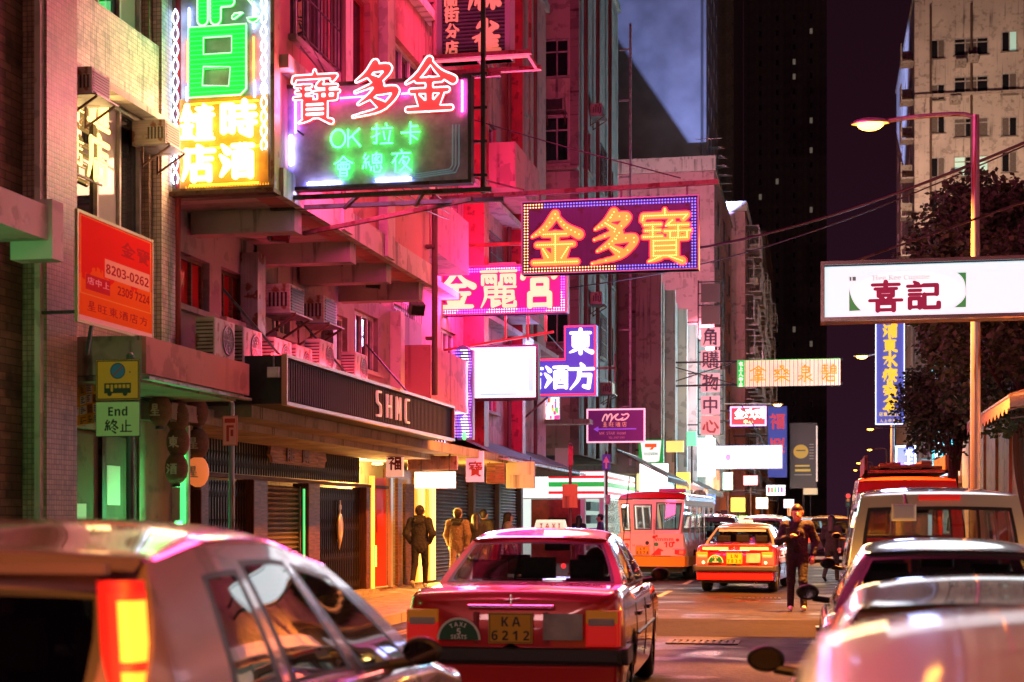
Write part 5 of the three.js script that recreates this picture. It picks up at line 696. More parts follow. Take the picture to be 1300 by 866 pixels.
{ // magenta sign
  const F = 33, t = signAt('bulb_sign', 'magenta hanging sign with white-hot characters and red outlines behind the purple sign', 541, 338, 719, 399, F), w = t.W, h = t.Hh, S = w / 178;
  part(t, 'panel', box(w, h, 0.26, 0, 0, -0.14), glow([0.3, 0.008, 0.3], 0.35, [0.3, 0.02, 0.32]));
  part(t, 'rim', frameBars(w + 0.04, h + 0.03, 0.03, 0.3, -0.13), mat([0.5, 0.2, 0.4], 0.4, { metalness: 0.5 }));
  const all = bulbs(w, h, 0.055, 0.05, 0.005, 2, 0.02), A = [], Bb = []; all.forEach((g, i) => (Math.floor(i / 24) % 2 ? A : Bb).push(g)); part(t, 'border_bulbs', A, glow([0.3, 0.16, 1], 2.4)).userData.kind = 'stuff'; part(t, 'border_bulbs', Bb, glow([1, 0.75, 0.9], 2.2)).userData.kind = 'stuff';
  for (const [ch, u] of [['金', 556], ['麗', 610], ['宮', 662]]) { const s = 48 * S, o = part(t, 'character', letterSolid(ch, s, 0.03, ch === '麗' ? 11 : 14), glow([1, 0.62, 0.34], 1.25)); o.position.set(-w / 2 + (u - 541) * S, 0.13, 0.0); part(o, 'outline_tubes', outlineNeon(ch, s, ch === '麗' ? 0.012 : 0.02, ch === '麗' ? 12.5 : 16, -0.004), glow([1, 0.01, 0.07], 2.0)); }
  for (const a of [0, PI]) panelLight(t, [1, 0.05, 0.4], 16, w, h, [0, h / 2, a ? -0.45 : 0.2], a);
  panelLight(t, [1, 0.05, 0.22], 12, w, 0.3, [0, -0.05, -0.15], 0, -PI / 2);
  const c = t.position; part(t, 'bracket', [bar(V(-w / 2 + 0.1, h + 0.02, -0.13), V(-w / 2 + 0.1, h + 0.5, -0.13), 0.05), bar(V(w / 2 - 0.3, h + 0.02, -0.13), V(w / 2 - 0.3, h + 0.5, -0.13), 0.05), bar(V(w / 2, h + 0.5, -0.13), V(-8.16 - c.x, h + 0.5, -0.13), 0.07), bar(V(w / 2 - 0.3, -0.4, -0.13), V(-8.16 - c.x, -0.75, -0.13), 0.05), ...[0.2, 0.7, 1.1].map((x) => bar(V(x, 0, -0.13), V(x, -0.5 - 0.1 * x, -0.13), 0.04))], M.frameRed);
}
{ // blazing white-blue screen and the lamp column beside it
  const t = signAt('led_screen', 'blazing white LED screen sign with pale blue edge', 588, 441, 680, 505, 34), w = t.W, h = t.Hh;
  const tx = canvasTex(256, 176, (c, W, H) => { c.fillStyle = '#eafcff'; c.fillRect(0, 0, W, H); c.fillStyle = '#6fd0ff'; c.fillRect(60, 4, 60, 14); c.fillRect(W - 26, 20, 18, H - 40); c.fillRect(60, H - 16, 130, 8); c.fillStyle = '#d8f4ff'; c.fillRect(140, 4, 60, 10); for (let x = 0; x < W; x += 4) { c.fillStyle = 'rgba(120,190,230,.35)'; c.fillRect(x, 0, 1, 22); c.fillRect(x, H - 18, 1, 18); } });
  part(t, 'cabinet', box(w + 0.1, h + 0.1, 0.3, 0, -0.05, -0.17), M.signBack); part(t, 'screen', new THREE.PlaneGeometry(w, h).translate(0, h / 2, 0.0), litTex(tx, 1.05));
  panelLight(t, [0.7, 0.88, 1], 0.6, w, h, [0, h / 2, 0.08]); wallArm(t, 0.9 - 0.2, [0.2, 0.9]);
  const F = 31.2, q = signAt('neon_column', 'narrow column of violet and white bulbs with a green lamp at its foot', 573, 440, 601, 560, F), qw = q.W, qh = q.Hh;
  part(q, 'board', [box(qw * 0.7, qh * 0.95, 0.2, 0.05, 0.03, -0.12), new THREE.CylinderGeometry(qw * 0.36, qw * 0.36, 0.2, 16).rotateX(PI / 2).translate(0.0, qh * 0.93, -0.12)], mat([0.14, 0.1, 0.3], 0.5));
  const pr = [], wh = []; reseed(11); for (let y = 0.08; y < qh * 0.98; y += 0.06) for (let x = -0.17; x <= 0.2; x += 0.055) (x > -0.06 && x < 0.12 && rnd() < 0.85 ? wh : pr).push(box(0.04, 0.024, 0.02, x + 0.02 * Math.sin(y * 9), y, 0.0));
  part(q, 'bulbs', pr, glow([0.3, 0.16, 1], 1.9)).userData.kind = 'stuff'; part(q, 'white_bulbs', wh, glow([0.85, 0.8, 1], 2.3)).userData.kind = 'stuff'; part(q, 'warm_tube', neon([0, 1, 2, 3, 4, 5, 6, 7, 8].map((i) => new THREE.Vector2(0.05 + 0.04 * Math.sin(i * 1.3), 0.5 + i * 0.15)), 0.012, false, 0.02), glow([1, 0.3, 0.2], 2)); part(q, 'green_lamp', new THREE.SphereGeometry(0.06, 12, 8).scale(0.8, 1.4, 0.6).translate(0.05, 0.1, 0.04), glow([0.1, 1, 0.2], 2.2));
  panelLight(q, [0.6, 0.5, 1], 9, 0.4, qh, [0, qh / 2, 0.1]); part(q, 'bracket', [0.3, qh - 0.2].map((y) => bar(V(-0.1, y, -0.15), V(-8.16 - q.position.x, y, -0.15), 0.05)), M.rust);
}
{ // blue L-shaped hotel sign
  const F = 42, t = signAt('hotel_sign', 'L-shaped blue hotel sign with white characters and red tube border', 640, 415, 757, 503, F), w = t.W, h = t.Hh, S = w / 117, X = (u) => -w / 2 + (u - 640) * S, Y = (v) => (503 - v) * S;
  const sh = new THREE.Shape([[640, 503], [757, 503], [757, 415], [716, 415], [716, 456], [640, 456]].map(([u, v]) => new THREE.Vector2(X(u), Y(v))));
  part(t, 'box', new THREE.ExtrudeGeometry(sh, { depth: 0.35, bevelEnabled: false }).translate(0, 0, -0.36), glow([0.01, 0.06, 0.55], 0.6, [0.01, 0.05, 0.3]));
  part(t, 'red_border', neon([[642, 501.5], [755.5, 501.5], [755.5, 416.5], [717.5, 416.5], [717.5, 457.5], [642, 457.5]].map(([u, v]) => new THREE.Vector2(X(u), Y(v))), 0.03, true, 0.01), glow([1, 0.03, 0.07], 1.7));
  for (const [ch, u, v, px] of [['東', 722, 451, 31], ['方', 722, 496, 33], ['酒', 692, 494, 30], ['店', 660, 494, 30]]) part(t, 'character', letterSolid(ch, px * S, 0.04, 15), glow([0.8, 0.9, 1], 1.7)).position.set(X(u), Y(v), 0.0);
  panelLight(t, [0.35, 0.45, 1], 7, w, h * 0.6, [0, h * 0.4, 0.1]); part(t, 'bracket', [bar(V(-w / 2, 0.4, -0.15), V(-8.16 - t.position.x, 0.4, -0.15), 0.07), bar(V(w / 2 - 0.4, 0.9, -0.4), V(-8.16 - t.position.x, -0.6, -0.4), 0.05), bar(V(w / 2, h * 0.4, -0.2), V(w / 2 + 0.5, h * 0.4, -0.2), 0.05), bar(V(w / 2 + 0.5, h * 0.2, -0.2), V(w / 2 + 0.5, h * 0.6, -0.2), 0.04)], M.rust);
  const b = signAt('lit_billboard', 'brightly lit colourful billboard on a ledge behind the blue hotel sign', 664, 503, 710, 533, 46.2), bw = b.W, bh = b.Hh;
  const tx = canvasTex(192, 128, (c) => { c.fillStyle = '#fff0ea'; c.fillRect(0, 0, 192, 128); const k = ['#e04090', '#40a0d0', '#f0c040', '#60c060', '#d04040', '#8050c0']; reseed(4); for (let i = 0; i < 40; i++) { c.fillStyle = k[i % 6]; c.fillRect(rnd() * 180, rnd() * 110, 4 + rnd() * 12, 6 + rnd() * 30); } c.fillStyle = '#ffffff'; c.fillRect(40, 20, 60, 80); });
  part(b, 'panel', box(bw, bh, 0.15, 0, 0, -0.08), M.signBack); part(b, 'lit_face', new THREE.PlaneGeometry(bw, bh).translate(0, bh / 2, 0.005), litTex(tx, 1.3)); part(b, 'ledge', [box(bw + 1.4, 0.14, 0.7, 0.3, -0.16, 0.1), bar(V(-bw / 2, -0.1, 0), V(-bw / 2, -0.1, 0.3), 0.05)], M.plaster); part(b, 'support', bar(V(-bw / 2 + 0.1, 0.4, -0.1), V(-bw / 2 - 0.4, 0.4, -1.0), 0.07), M.rust); panelLight(b, [1, 0.7, 0.85], 2, bw, bh, [0, bh / 2, 0.06]);
}
{ // purple hotel board with an arrow
  const t = signAt('hotel_board', 'purple hotel board with pink script lettering, a left arrow and lit edges', 746, 520, 818, 561, 49.4), w = t.W, h = t.Hh;
  const tx = canvasTex(512, 292, (c, W, H) => { c.fillStyle = '#5c1450'; c.fillRect(0, 0, W, H); c.strokeStyle = '#ffb0b8'; c.lineWidth = 13; c.lineCap = 'round'; c.beginPath(); c.moveTo(135, 100); c.bezierCurveTo(150, 30, 190, 20, 172, 98); c.bezierCurveTo(200, 20, 232, 20, 214, 96); c.bezierCurveTo(250, 40, 300, 30, 262, 52); c.bezierCurveTo(230, 90, 280, 110, 318, 76); c.stroke(); c.beginPath(); c.moveTo(310, 44); c.bezierCurveTo(340, 60, 350, 20, 372, 52); c.bezierCurveTo(360, 90, 320, 100, 300, 92); c.stroke(); c.fillStyle = '#d0786c'; drawLine(c, '星旺酒店', 136, 112, 44, 14, 12); c.fillStyle = '#8a4ad0'; c.fillRect(90, 170, 350, 12); c.beginPath(); c.moveTo(52, 176); c.lineTo(98, 150); c.lineTo(98, 202); c.fill(); c.fillStyle = '#cc6a80'; c.font = '34px sans-serif'; c.fillText('MK  STAR  Hotel', 104, 226); c.font = '22px sans-serif'; c.fillText('TEL: 2787 2787', 190, 262); });
  part(t, 'board', box(w, h, 0.2, 0, 0, -0.12), M.signBack); part(t, 'lit_face', new THREE.PlaneGeometry(w, h).translate(0, h / 2, 0.0), litTex(tx, 0.85)); part(t, 'lit_edge', frameBars(w + 0.06, h + 0.06, 0.05, 0.06, 0.01).map((g) => g.translate(0, -0.03, 0)), glow([1, 0.5, 0.66], 1.2)); panelLight(t, [0.9, 0.3, 0.7], 3, w, h, [0, h / 2, 0.08]); part(t, 'bracket', [bar(V(-0.3, h, -0.1), V(-0.3, h + 0.5, -0.6), 0.06), bar(V(-0.7, h / 2, -0.2), V(-0.72, h / 2, -0.62), 0.07)], M.rust);
}
{ // small store sign and the blank white box under it
  const t = signAt('store_sign', 'small green and white convenience store sign over a blank white light box', 811, 558, 842, 588, 58), w = t.W, h = t.Hh;
  const tx = canvasTex(192, 192, (c) => { c.fillStyle = '#0a8f3a'; c.fillRect(0, 0, 192, 192); c.fillStyle = '#f4fbf6'; c.beginPath(); c.moveTo(14, 10); c.lineTo(178, 10); c.lineTo(160, 176); c.lineTo(130, 184); c.lineTo(62, 184); c.lineTo(32, 176); c.fill(); c.fillStyle = '#e2551c'; c.fillRect(48, 34, 92, 30); c.beginPath(); c.moveTo(140, 34); c.lineTo(108, 84); c.lineTo(80, 84); c.lineTo(104, 60); c.fill(); c.fillStyle = '#11633a'; c.font = 'bold 30px sans-serif'; c.textAlign = 'center'; c.fillText('ELEVEN', 96, 128); });
  part(t, 'box', box(w, h, 0.22, 0, 0, -0.12), mat([0.05, 0.35, 0.12], 0.5)); part(t, 'lit_face', new THREE.PlaneGeometry(w, h).translate(0, h / 2, 0.0), litTex(tx, 1.1)); const o = part(t, 'white_light_box', box(w * 1.15, 1.2, 0.24, 0.1, -1.22, -0.12), glow([1, 0.98, 0.96], 1.6)); panelLight(t, [1, 0.98, 0.95], 1, 1, 1.8, [0, 0, 0.1]); part(t, 'bracket', bar(V(-w / 2, 0.5, -0.12), V(-7.2 - t.position.x + 0.35, 0.5, -0.12), 0.07), M.rust);
}
{ // vertical row of square characters
  const F = 75; let y0, frame = thing('square_sign', 'vertical row of pink square characters on a dark lattice frame', 'sign', [onF(902, 0, F).x, onF(902, 552, F).y, -F]);
  [['角', 428], ['購', 457], ['物', 486], ['中', 514.5], ['心', 540]].forEach(([ch, v], i) => {
    const p = onF(902, v, F), s = 0.92, o = part(frame, 'square', box(s, s, 0.12, 0, p.y - frame.position.y - s / 2, 0), glow(i === 4 ? [1, 0.2, 0.18] : [1, 0.28, 0.34], 0.7, [0.3, 0.12, 0.15]));
    part(o, 'character', letterSolid(ch, s * 0.84, 0.02, 12).translate(-s * 0.42, p.y - frame.position.y - s * 0.42, 0.062), i === 4 ? mat([0.35, 0.02, 0.03], 0.6) : mat([0.06, 0.008, 0.035], 0.6));
  });
  for (const v of [372, 400]) { const p = onF(902, v, F); part(frame, 'dark_square', box(0.9, 0.9, 0.12, 0, p.y - frame.position.y - 0.45, 0), mat([0.13, 0.03, 0.035], 0.7)); }
  const top = onF(902, 355, F).y - frame.position.y; part(frame, 'lattice', [box(0.06, top, 0.06, -0.6, 0, -0.12), box(0.06, top, 0.06, 0.6, 0, -0.12), ...[...Array(14).keys()].map((i) => box(1.26, 0.05, 0.05, 0, i * top / 13.2, -0.12)), ...[0.5, 3, 5.5, 8].map((y) => bar(V(-0.6, y, -0.12), V(-7.15 - frame.position.x + 0.6, y, -0.12), 0.06))], M.metalDark);
  panelLight(frame, [1, 0.35, 0.42], 6, 0.9, 4.5, [0, 2.3, 0.15]); panelLight(frame, [1, 0.3, 0.45], 4, 0.9, 4.5, [0, 2.3, -0.2], PI);
}
{ // sauna sign across the street
  const F = 70, t = signAt('striped_sign', 'long striped yellow and red sauna sign with green edges across the street', 936, 457, 1067, 490, F), w = t.W, h = t.Hh, S = w / 131;
  const tx = canvasTex(512, 128, (c, W, H) => { c.fillStyle = '#ffe6c8'; c.fillRect(0, 0, W, H); for (let i = 0; i < 52; i++) { c.fillStyle = i % 2 ? '#f8c080' : '#e86a5a'; c.fillRect(i * 10, 0, 5, H); } });
  part(t, 'panel', box(w, h, 0.25, 0, 0, -0.14), M.signBack); part(t, 'lit_face', new THREE.PlaneGeometry(w, h).translate(0, h / 2, 0.0), litTex(tx, 0.8)); part(t, 'green_edge', [box(0.34, h, 0.04, -w / 2 + 0.17, 0, 0.005), box(w, 0.03, 0.05, 0, h, 0.0)], glow([0.05, 0.6, 0.12], 0.5));
  for (const [i, ch] of [...'拿桑泉碧'].entries()) part(t, 'character', strokeNeon(ch, 22 * S, 0.03), glow([1, 0.13, 0.0], 2.2)).position.set(-w / 2 + (16 + i * 30) * S, 0.16, 0.03);
  for (let i = 0; i < 5; i++) part(t, 'small_character', letterSolid('水上人中止'[i], 0.19, 0.02, 14), glow([1, 1, 0.7], 1.2)).position.set(-w / 2 + 0.07, h - 0.24 - i * 0.23, 0.03);
  panelLight(t, [1, 0.72, 0.35], 7, w, h, [0, h / 2, 0.1]); panelLight(t, [1, 0.72, 0.35], 6, w, h, [0, h / 2, -0.4], PI);
  part(t, 'truss', [bar(V(w / 2 + 0.1, 0.1, -0.2), V(-7.15 - t.position.x, 0.1, -0.2), 0.08), bar(V(w / 2 + 0.1, h, -0.2), V(-7.15 - t.position.x, h, -0.2), 0.08), bar(V(-w / 2, 0.1, -0.2), V(-7.15 - t.position.x, h, -0.2), 0.05), bar(V(-w / 2, h, -0.2), V(-7.15 - t.position.x, 0.1, -0.2), 0.05)], M.metalDark);
}
{ // small red sign
  const t = signAt('rose_sign', 'small red sign with white characters under a violet lit border', 928, 517, 972, 540, 95), w = t.W, h = t.Hh;
  part(t, 'panel', box(w, h, 0.3, 0, 0, -0.16), glow([0.5, 0.01, 0.02], 0.6)); part(t, 'border_tube', frameBars(w + 0.1, h + 0.1, 0.09, 0.08, 0.02).map((g) => g.translate(0, -0.05, 0)), glow([0.7, 0.35, 1], 1.3)); [...'金玫瑰'].forEach((ch, i) => part(t, 'character', letterSolid(ch, 0.62, 0.04, 16), glow([1, 0.95, 0.85], 1.5)).position.set(-w / 2 + 0.2 + i * 0.63, 0.4, 0.0)); part(t, 'small_characters', ['中', '心'].map((c, i) => letterSolid(c, 0.26, 0.04, 16).translate(-0.28 + i * 0.3, 0.08, 0)), glow([1, 0.7, 0.3], 1.2));
  panelLight(t, [1, 0.2, 0.25], 6, w, h, [0, h / 2, 0.1]); part(t, 'bracket', [0.3, 0.9].map((y) => bar(V(-w / 2, y, -0.16), V(-7.15 - t.position.x, y, -0.16), 0.08)), M.metalDark);
}
{ // white boxes and distant boards
  const t = signAt('white_sign', 'long overlit white sign box with a tiny pink mark over the lit shops', 897, 566, 993, 595, 88), w = t.W, h = t.Hh;
  part(t, 'box', box(w, h, 0.4, 0, 0, -0.2), glow([1, 0.97, 0.97], 1.5)); part(t, 'mark', new THREE.CircleGeometry(0.2, 12).scale(0.8, 1, 1).translate(-0.9, h / 2, 0.004), glow([1, 0.2, 0.6], 0.8)); part(t, 'edge', frameBars(w + 0.05, h + 0.05, 0.06, 0.44, -0.2).map((g) => g.translate(0, -0.02, 0)), mat([0.5, 0.35, 0.4], 0.5)); part(t, 'rod', [-1.4, 1.2].map((x) => bar(V(x, h, -0.2), V(x - 1.4, h + 2.4, -0.2), 0.06)).concat([bar(V(-w / 2, h - 0.2, -0.2), V(-7.1 - t.position.x, h - 0.2, -0.2), 0.1)]), M.metalDark);
  panelLight(t, [1, 0.96, 0.96], 0.5, w, h, [0, h / 2, 0.1]); panelLight(t, [1, 0.9, 0.92], 6, w, h, [0, h / 2, -0.5], PI);
  const g = thing('lit_shop_sign', 'tall greenish white lit shop sign behind the lit shops', 'sign', [-6.3, 3.9, -84]); part(g, 'box', box(1.5, 2.1, 0.3, 0, 0, 0), glow([0.85, 1, 0.85], 1.0)); part(g, 'arm', bar(V(-0.75, 1, 0), V(-0.85, 1, 0), 0.1), M.metalDark);
  const b = signAt('blue_sign', 'tall blue vertical sign with dull red characters', 975, 516, 999, 606, 112), bw = b.W, bh = b.Hh; part(b, 'panel', box(bw, bh, 0.3, 0, 0, -0.16), glow([0.05, 0.08, 0.55], 0.35, [0.06, 0.08, 0.4])); ['福', '興'].forEach((ch, i) => part(b, 'character', letterSolid(ch, 1.05, 0.05, 14), glow([0.8, 0.06, 0.1], 0.45)).position.set(-0.52, bh - 1.6 - i * 1.7, 0.0)); part(b, 'bracket', [1, 3].map((y) => bar(V(-bw / 2, y, -0.2), V(-7.0 - b.position.x + 0.9, y, -0.2), 0.1)), M.metalDark);
  const d = signAt('poster_board', 'dim brown poster board with a yellow dish picture on a street post', 1003, 537, 1037, 620, 118), dw = d.W, dh = d.Hh;
  const tx = canvasTex(128, 320, (c) => { c.fillStyle = '#2c2016'; c.fillRect(0, 0, 128, 320); c.fillStyle = '#b8901c'; c.beginPath(); c.ellipse(52, 140, 36, 34, 0, 0, 7); c.fill(); c.fillStyle = '#2c2016'; c.fillRect(30, 132, 44, 5); c.fillStyle = '#c0a030'; c.fillRect(24, 206, 70, 8); c.fillRect(24, 226, 74, 12); c.fillStyle = '#8a8070'; for (let i = 0; i < 6; i++) c.fillRect(92, 104 + i * 14, 22, 3); c.fillRect(20, 252, 84, 4); });
  part(d, 'board', box(dw, dh, 0.2, 0, 0, -0.11), M.signBack); part(d, 'lit_face', new THREE.PlaneGeometry(dw, dh).translate(0, dh / 2, 0.0), litTex(tx, 0.7)); part(d, 'lit_edge', box(0.1, dh * 0.85, 0.05, dw / 2, 0.5, 0.02), glow([1, 0.8, 0.7], 0.8)); part(d, 'post', box(0.16, d.position.y - 0.1, 0.16, 0, -d.position.y + 0.1, -0.2), M.metalDark);
  const e = signAt('small_board', 'small pale lit board under the poster board', 1020, 620, 1038, 628, 117); part(e, 'board', box(e.W, e.Hh, 0.1, 0, 0, 0), glow([0.9, 0.7, 0.4], 0.6)); part(e, 'post', box(0.08, e.position.y - 0.1, 0.08, 0, -e.position.y + 0.1, -0.08), M.metalDark);
  const c = signAt('colour_board', 'small white lit board with bright coloured letters over the far shops', 973, 616, 997, 629, 100), cw = c.W, ch = c.Hh; const t2 = canvasTex(128, 64, (x) => { x.fillStyle = '#f4f4ff'; x.fillRect(0, 0, 128, 64); ['#d03040', '#e06030', '#30a050', '#3060d0', '#803090'].forEach((k, i) => { x.fillStyle = k; x.fillRect(8 + i * 22, 12, 16, 36); }); }); part(c, 'box', box(cw, ch, 0.2, 0, 0, -0.12), M.signBack); part(c, 'lit_face', new THREE.PlaneGeometry(cw, ch).translate(0, ch / 2, 0.0), litTex(t2, 1.3)); part(c, 'arm', bar(V(-cw / 2, ch / 2, -0.12), V(-7.1 - c.position.x, ch / 2, -0.12), 0.08), M.metalDark);
  for (const [u0, v0, u1, v1, F, col, lab] of [[995, 634, 1008, 645, 100, [0.6, 0.75, 1], 'small blue-white lit board by the far crossing'], [884, 628, 908, 640, 80, [0.15, 0.3, 1], 'low blue shop sign under the lit shop awnings'], [928, 632, 946, 650, 82, [1, 0.6, 0.05], 'square orange lit board on the pavement post']]) { const q = signAt('lit_board', lab, u0, v0, u1, v1, F); part(q, 'box', cbox(q.W, q.Hh, 0.2, 0, 0, 0, 0.01), glow(col, 0.9)); part(q, 'post', box(0.08, q.position.y - 0.13 + 0.1, 0.08, 0, -q.position.y + 0.13, -0.14), M.metalDark); }
}
{ // large white restaurant light box on the right
  const F = 24, t = signAt('restaurant_sign', 'large white restaurant light box with maroon characters and a tiled rim', 1042, 327, 1430, 404, F), w = t.W, h = t.Hh, S = w / 388;
  const tx = canvasTex(1552, 308, (c, W, H) => { c.fillStyle = '#d9eef2'; c.fillRect(0, 0, W, H); c.fillStyle = '#a9d6e2'; c.fillRect(0, 0, W, 5); c.fillStyle = '#3c7a40'; c.beginPath(); c.moveTo(132, 130); c.quadraticCurveTo(140, 220, 196, 272); c.lineTo(132, 274); c.fill(); c.beginPath(); c.moveTo(704, 60); c.quadraticCurveTo(752, 90, 750, 170); c.quadraticCurveTo(760, 220, 690, 268); c.lineTo(752, 268); c.lineTo(752, 60); c.fill(); c.fillStyle = '#f0fbfc'; c.beginPath(); c.ellipse(440, 168, 292, 126, 0, 0, 7); c.fill(); c.fillStyle = '#7a1c38'; drawGlyph(c, '喜', 240, 102, 176, 15); drawGlyph(c, '記', 440, 106, 172, 15); c.fillStyle = '#9a98a0'; c.font = '40px serif'; c.fillText('Hee Kee Cuisine', 256, 92); c.fillStyle = '#555'; c.fillRect(134, 66, 10, 24); c.fillRect(150, 66, 18, 24); });
  part(t, 'box', box(w, h, 0.4, 0, 0, -0.22), M.signBack); part(t, 'lit_face', new THREE.PlaneGeometry(w - 0.12, h - 0.14).translate(0, h / 2, 0.0), litTex(tx, 1.0));
  part(t, 'rim', frameBars(w, h, 0.055, 0.12, 0.03), mat([0.6, 0.57, 0.54], 0.22, { metalness: 0.9 }));
  panelLight(t, [0.85, 0.97, 1], 0.4, w, h, [0, h / 2, 0.1]); panelLight(t, [0.85, 0.97, 1], 0.4, w, h, [0, h / 2, -0.5], PI);
  part(t, 'beam', [bar(V(w / 2 - 0.4, h * 0.25, -0.25), V(5.35 - t.position.x, h * 0.25, -0.25), 0.1), bar(V(w / 2 - 0.4, h * 0.8, -0.25), V(5.35 - t.position.x, h * 0.8, -0.25), 0.1), bar(V(-w / 2 + 0.4, h, -0.2), V(5.35 - t.position.x, h + 1.6, -0.2), 0.03)], M.metalDark);
}
{ // blue spa sign and smaller sign below, right side
  const F = 60, t = signAt('spa_sign', 'tall blue spa sign with yellow characters and white tube border', 1112, 400, 1148, 539, F), w = t.W, h = t.Hh, S = w / 36;
  part(t, 'panel', box(w, h, 0.3, 0, 0, -0.16), glow([0.1, 0.16, 0.75], 0.5, [0.1, 0.16, 0.6])); part(t, 'border_tube', frameBars(w + 0.04, h + 0.04, 0.035, 0.04, 0.02), glow([0.8, 0.88, 1], 1.8));
  [...'浦東水療桑拿'].forEach((ch, i) => part(t, 'character', letterSolid(ch, 17.5 * S, 0.05, 17), glow([1, 0.72, 0.05], 0.95)).position.set(-8.8 * S, (539 - 425 - i * 19.3) * S, 0.0));
  part(t, 'small_text', [...'正東閣口止'].map((c, i) => letterSolid(G[c] ? c : '店', 5 * S, 0.03, 12).translate(-14 * S + i * 5.6 * S, 11 * S, 0)).concat([...'人上中水心'].map((c, i) => letterSolid(c, 4.2 * S, 0.03, 12).translate(-13 * S + i * 5.4 * S, 3 * S, 0))), glow([1, 0.8, 0.2], 0.8));
  for (const a of [0, PI]) panelLight(t, [0.4, 0.5, 1], 5, w, h, [0, h / 2, a ? -0.5 : 0.1], a); part(t, 'bracket', [0.5, 2.1, 3.8].map((y) => bar(V(w / 2, y, -0.16), V(5.75 - t.position.x, y, -0.16), 0.07)).concat([bar(V(-w / 2, -0.1, -0.16), V(w / 2 + 0.8, -0.1, -0.16), 0.05)]), M.metalDark);
  const s = signAt('seafood_sign', 'small violet sign with white characters and a wave under the spa sign', 1138, 567, 1162, 606, 72), sw = s.W, sh = s.Hh;
  part(s, 'panel', box(sw, sh, 0.25, 0, 0, -0.14), glow([0.14, 0.1, 0.6], 0.6)); part(s, 'border_tube', frameBars(sw + 0.06, sh + 0.06, 0.045, 0.05, 0.01).map((g) => g.translate(0, -0.03, 0)), glow([1, 0.85, 1], 1.6)); [...'水上人'].forEach((ch, i) => part(s, 'character', letterSolid(ch, 0.36, 0.03, 15), glow([0.9, 0.95, 1], 1.6)).position.set(-0.05, sh - 0.45 - i * 0.34, 0)); part(s, 'red_strip', box(sw - 0.1, 0.2, 0.02, 0, 0.03, 0.004), glow([1, 0.05, 0.08], 0.9)); part(s, 'wave', tube([V(-0.4, 0.36, 0.01), V(-0.2, 0.42, 0.01), V(0.05, 0.32, 0.01), V(0.4, 0.38, 0.01)], 0.02), glow([0.5, 0.9, 1], 1.3)); part(s, 'arm', bar(V(sw / 2, 0.8, -0.14), V(5.75 - s.position.x, 0.8, -0.14), 0.07), M.metalDark); panelLight(s, [0.6, 0.6, 1], 4, sw, sh, [0, sh / 2, 0.1]);
}
{ // broad red neon sign added high over the street, above the picture; it gives the facades and car roofs their red wash
  const t = thing('added_overhead_neon', 'broad red neon chevron sign added high over the street', 'sign', [-3.2, 10.6, -21.5]), w = 5.4, h = 2.4;
  part(t, 'panel', box(w, h, 0.3, 0, 0, 0), mat([0.3, 0.04, 0.06], 0.6, { map: TX.metal }));
  for (const z of [0.2, -0.2]) { part(t, 'border_tube', neon([[-2.6, 0.1], [2.6, 0.1], [2.6, 2.3], [-2.6, 2.3]].map(([x, y]) => new THREE.Vector2(x, y)), 0.03, true, z), glow([1, 0.05, 0.12], 4)); for (let i = 0; i < 5; i++) part(t, 'chevron_tube', neon([[-2 + i * 0.85, 0.4], [-1.4 + i * 0.85, 1.2], [-2 + i * 0.85, 2.0]].map(([x, y]) => new THREE.Vector2(x, y)), 0.03, false, z), glow([1, 0.12, 0.3], 4)); }
  for (const a of [0, PI]) panelLight(t, [1, 0.06, 0.26], a ? 11 : 6, w, h, [0, h / 2, a ? -0.3 : 0.3], a); panelLight(t, [1, 0.05, 0.13], 3, w, 0.6, [0, -0.05, 0], 0, -PI / 2); panelLight(t, [1, 0.05, 0.13], 22, 0.6, h, [-w / 2 - 0.1, h / 2, 0], -PI / 2);
  part(t, 'boom', [bar(V(-3.1, h + 0.1, 0), V(2.8, h + 0.1, 0), 0.12), bar(V(-3.1, 0.6, 0), V(-2.6, 0.6, 0), 0.1)], M.rust);
}
{ // clutter of small lit signs over the far shops
  const list = [[846, 560, 868, 574, 63, [1, 0.75, 0.2], 'small yellow lit sign over the striped awning'], [872, 548, 884, 566, 66, [0.2, 0.9, 0.5], 'small green lit sign over the awnings'], [858, 600, 876, 622, 64, [1, 0.8, 0.15], 'bright yellow shop panel under the striped awning'], [918, 600, 930, 622, 92, [0.3, 1, 0.8], 'narrow turquoise lit sign by the far shops'], [944, 604, 962, 616, 98, [1, 0.35, 0.5], 'small pink lit sign beside the coloured board'], [960, 632, 975, 646, 90, [1, 0.85, 0.6], 'small cream lit board at the far pavement'], [935, 655, 950, 668, 84, [0.7, 0.9, 0.2], 'lime green lit poster on the far pavement'], [1000, 640, 1014, 655, 120, [1, 0.5, 0.2], 'small amber board near the far crossing']];
  for (const [a, b, c, d, F, col, lab] of list) { const q = signAt('lit_board', lab, a, b, c, d, F); part(q, 'box', cbox(q.W, q.Hh, 0.2, 0, 0, 0, 0.01), glow(col, 0.95)); part(q, 'post', box(0.07, Math.max(0.2, q.position.y), 0.07, 0, -q.position.y + 0.1, -0.14), M.metalDark); panelLight(q, col, 3, q.W, q.Hh, [0, q.Hh / 2, 0.12]); }
}

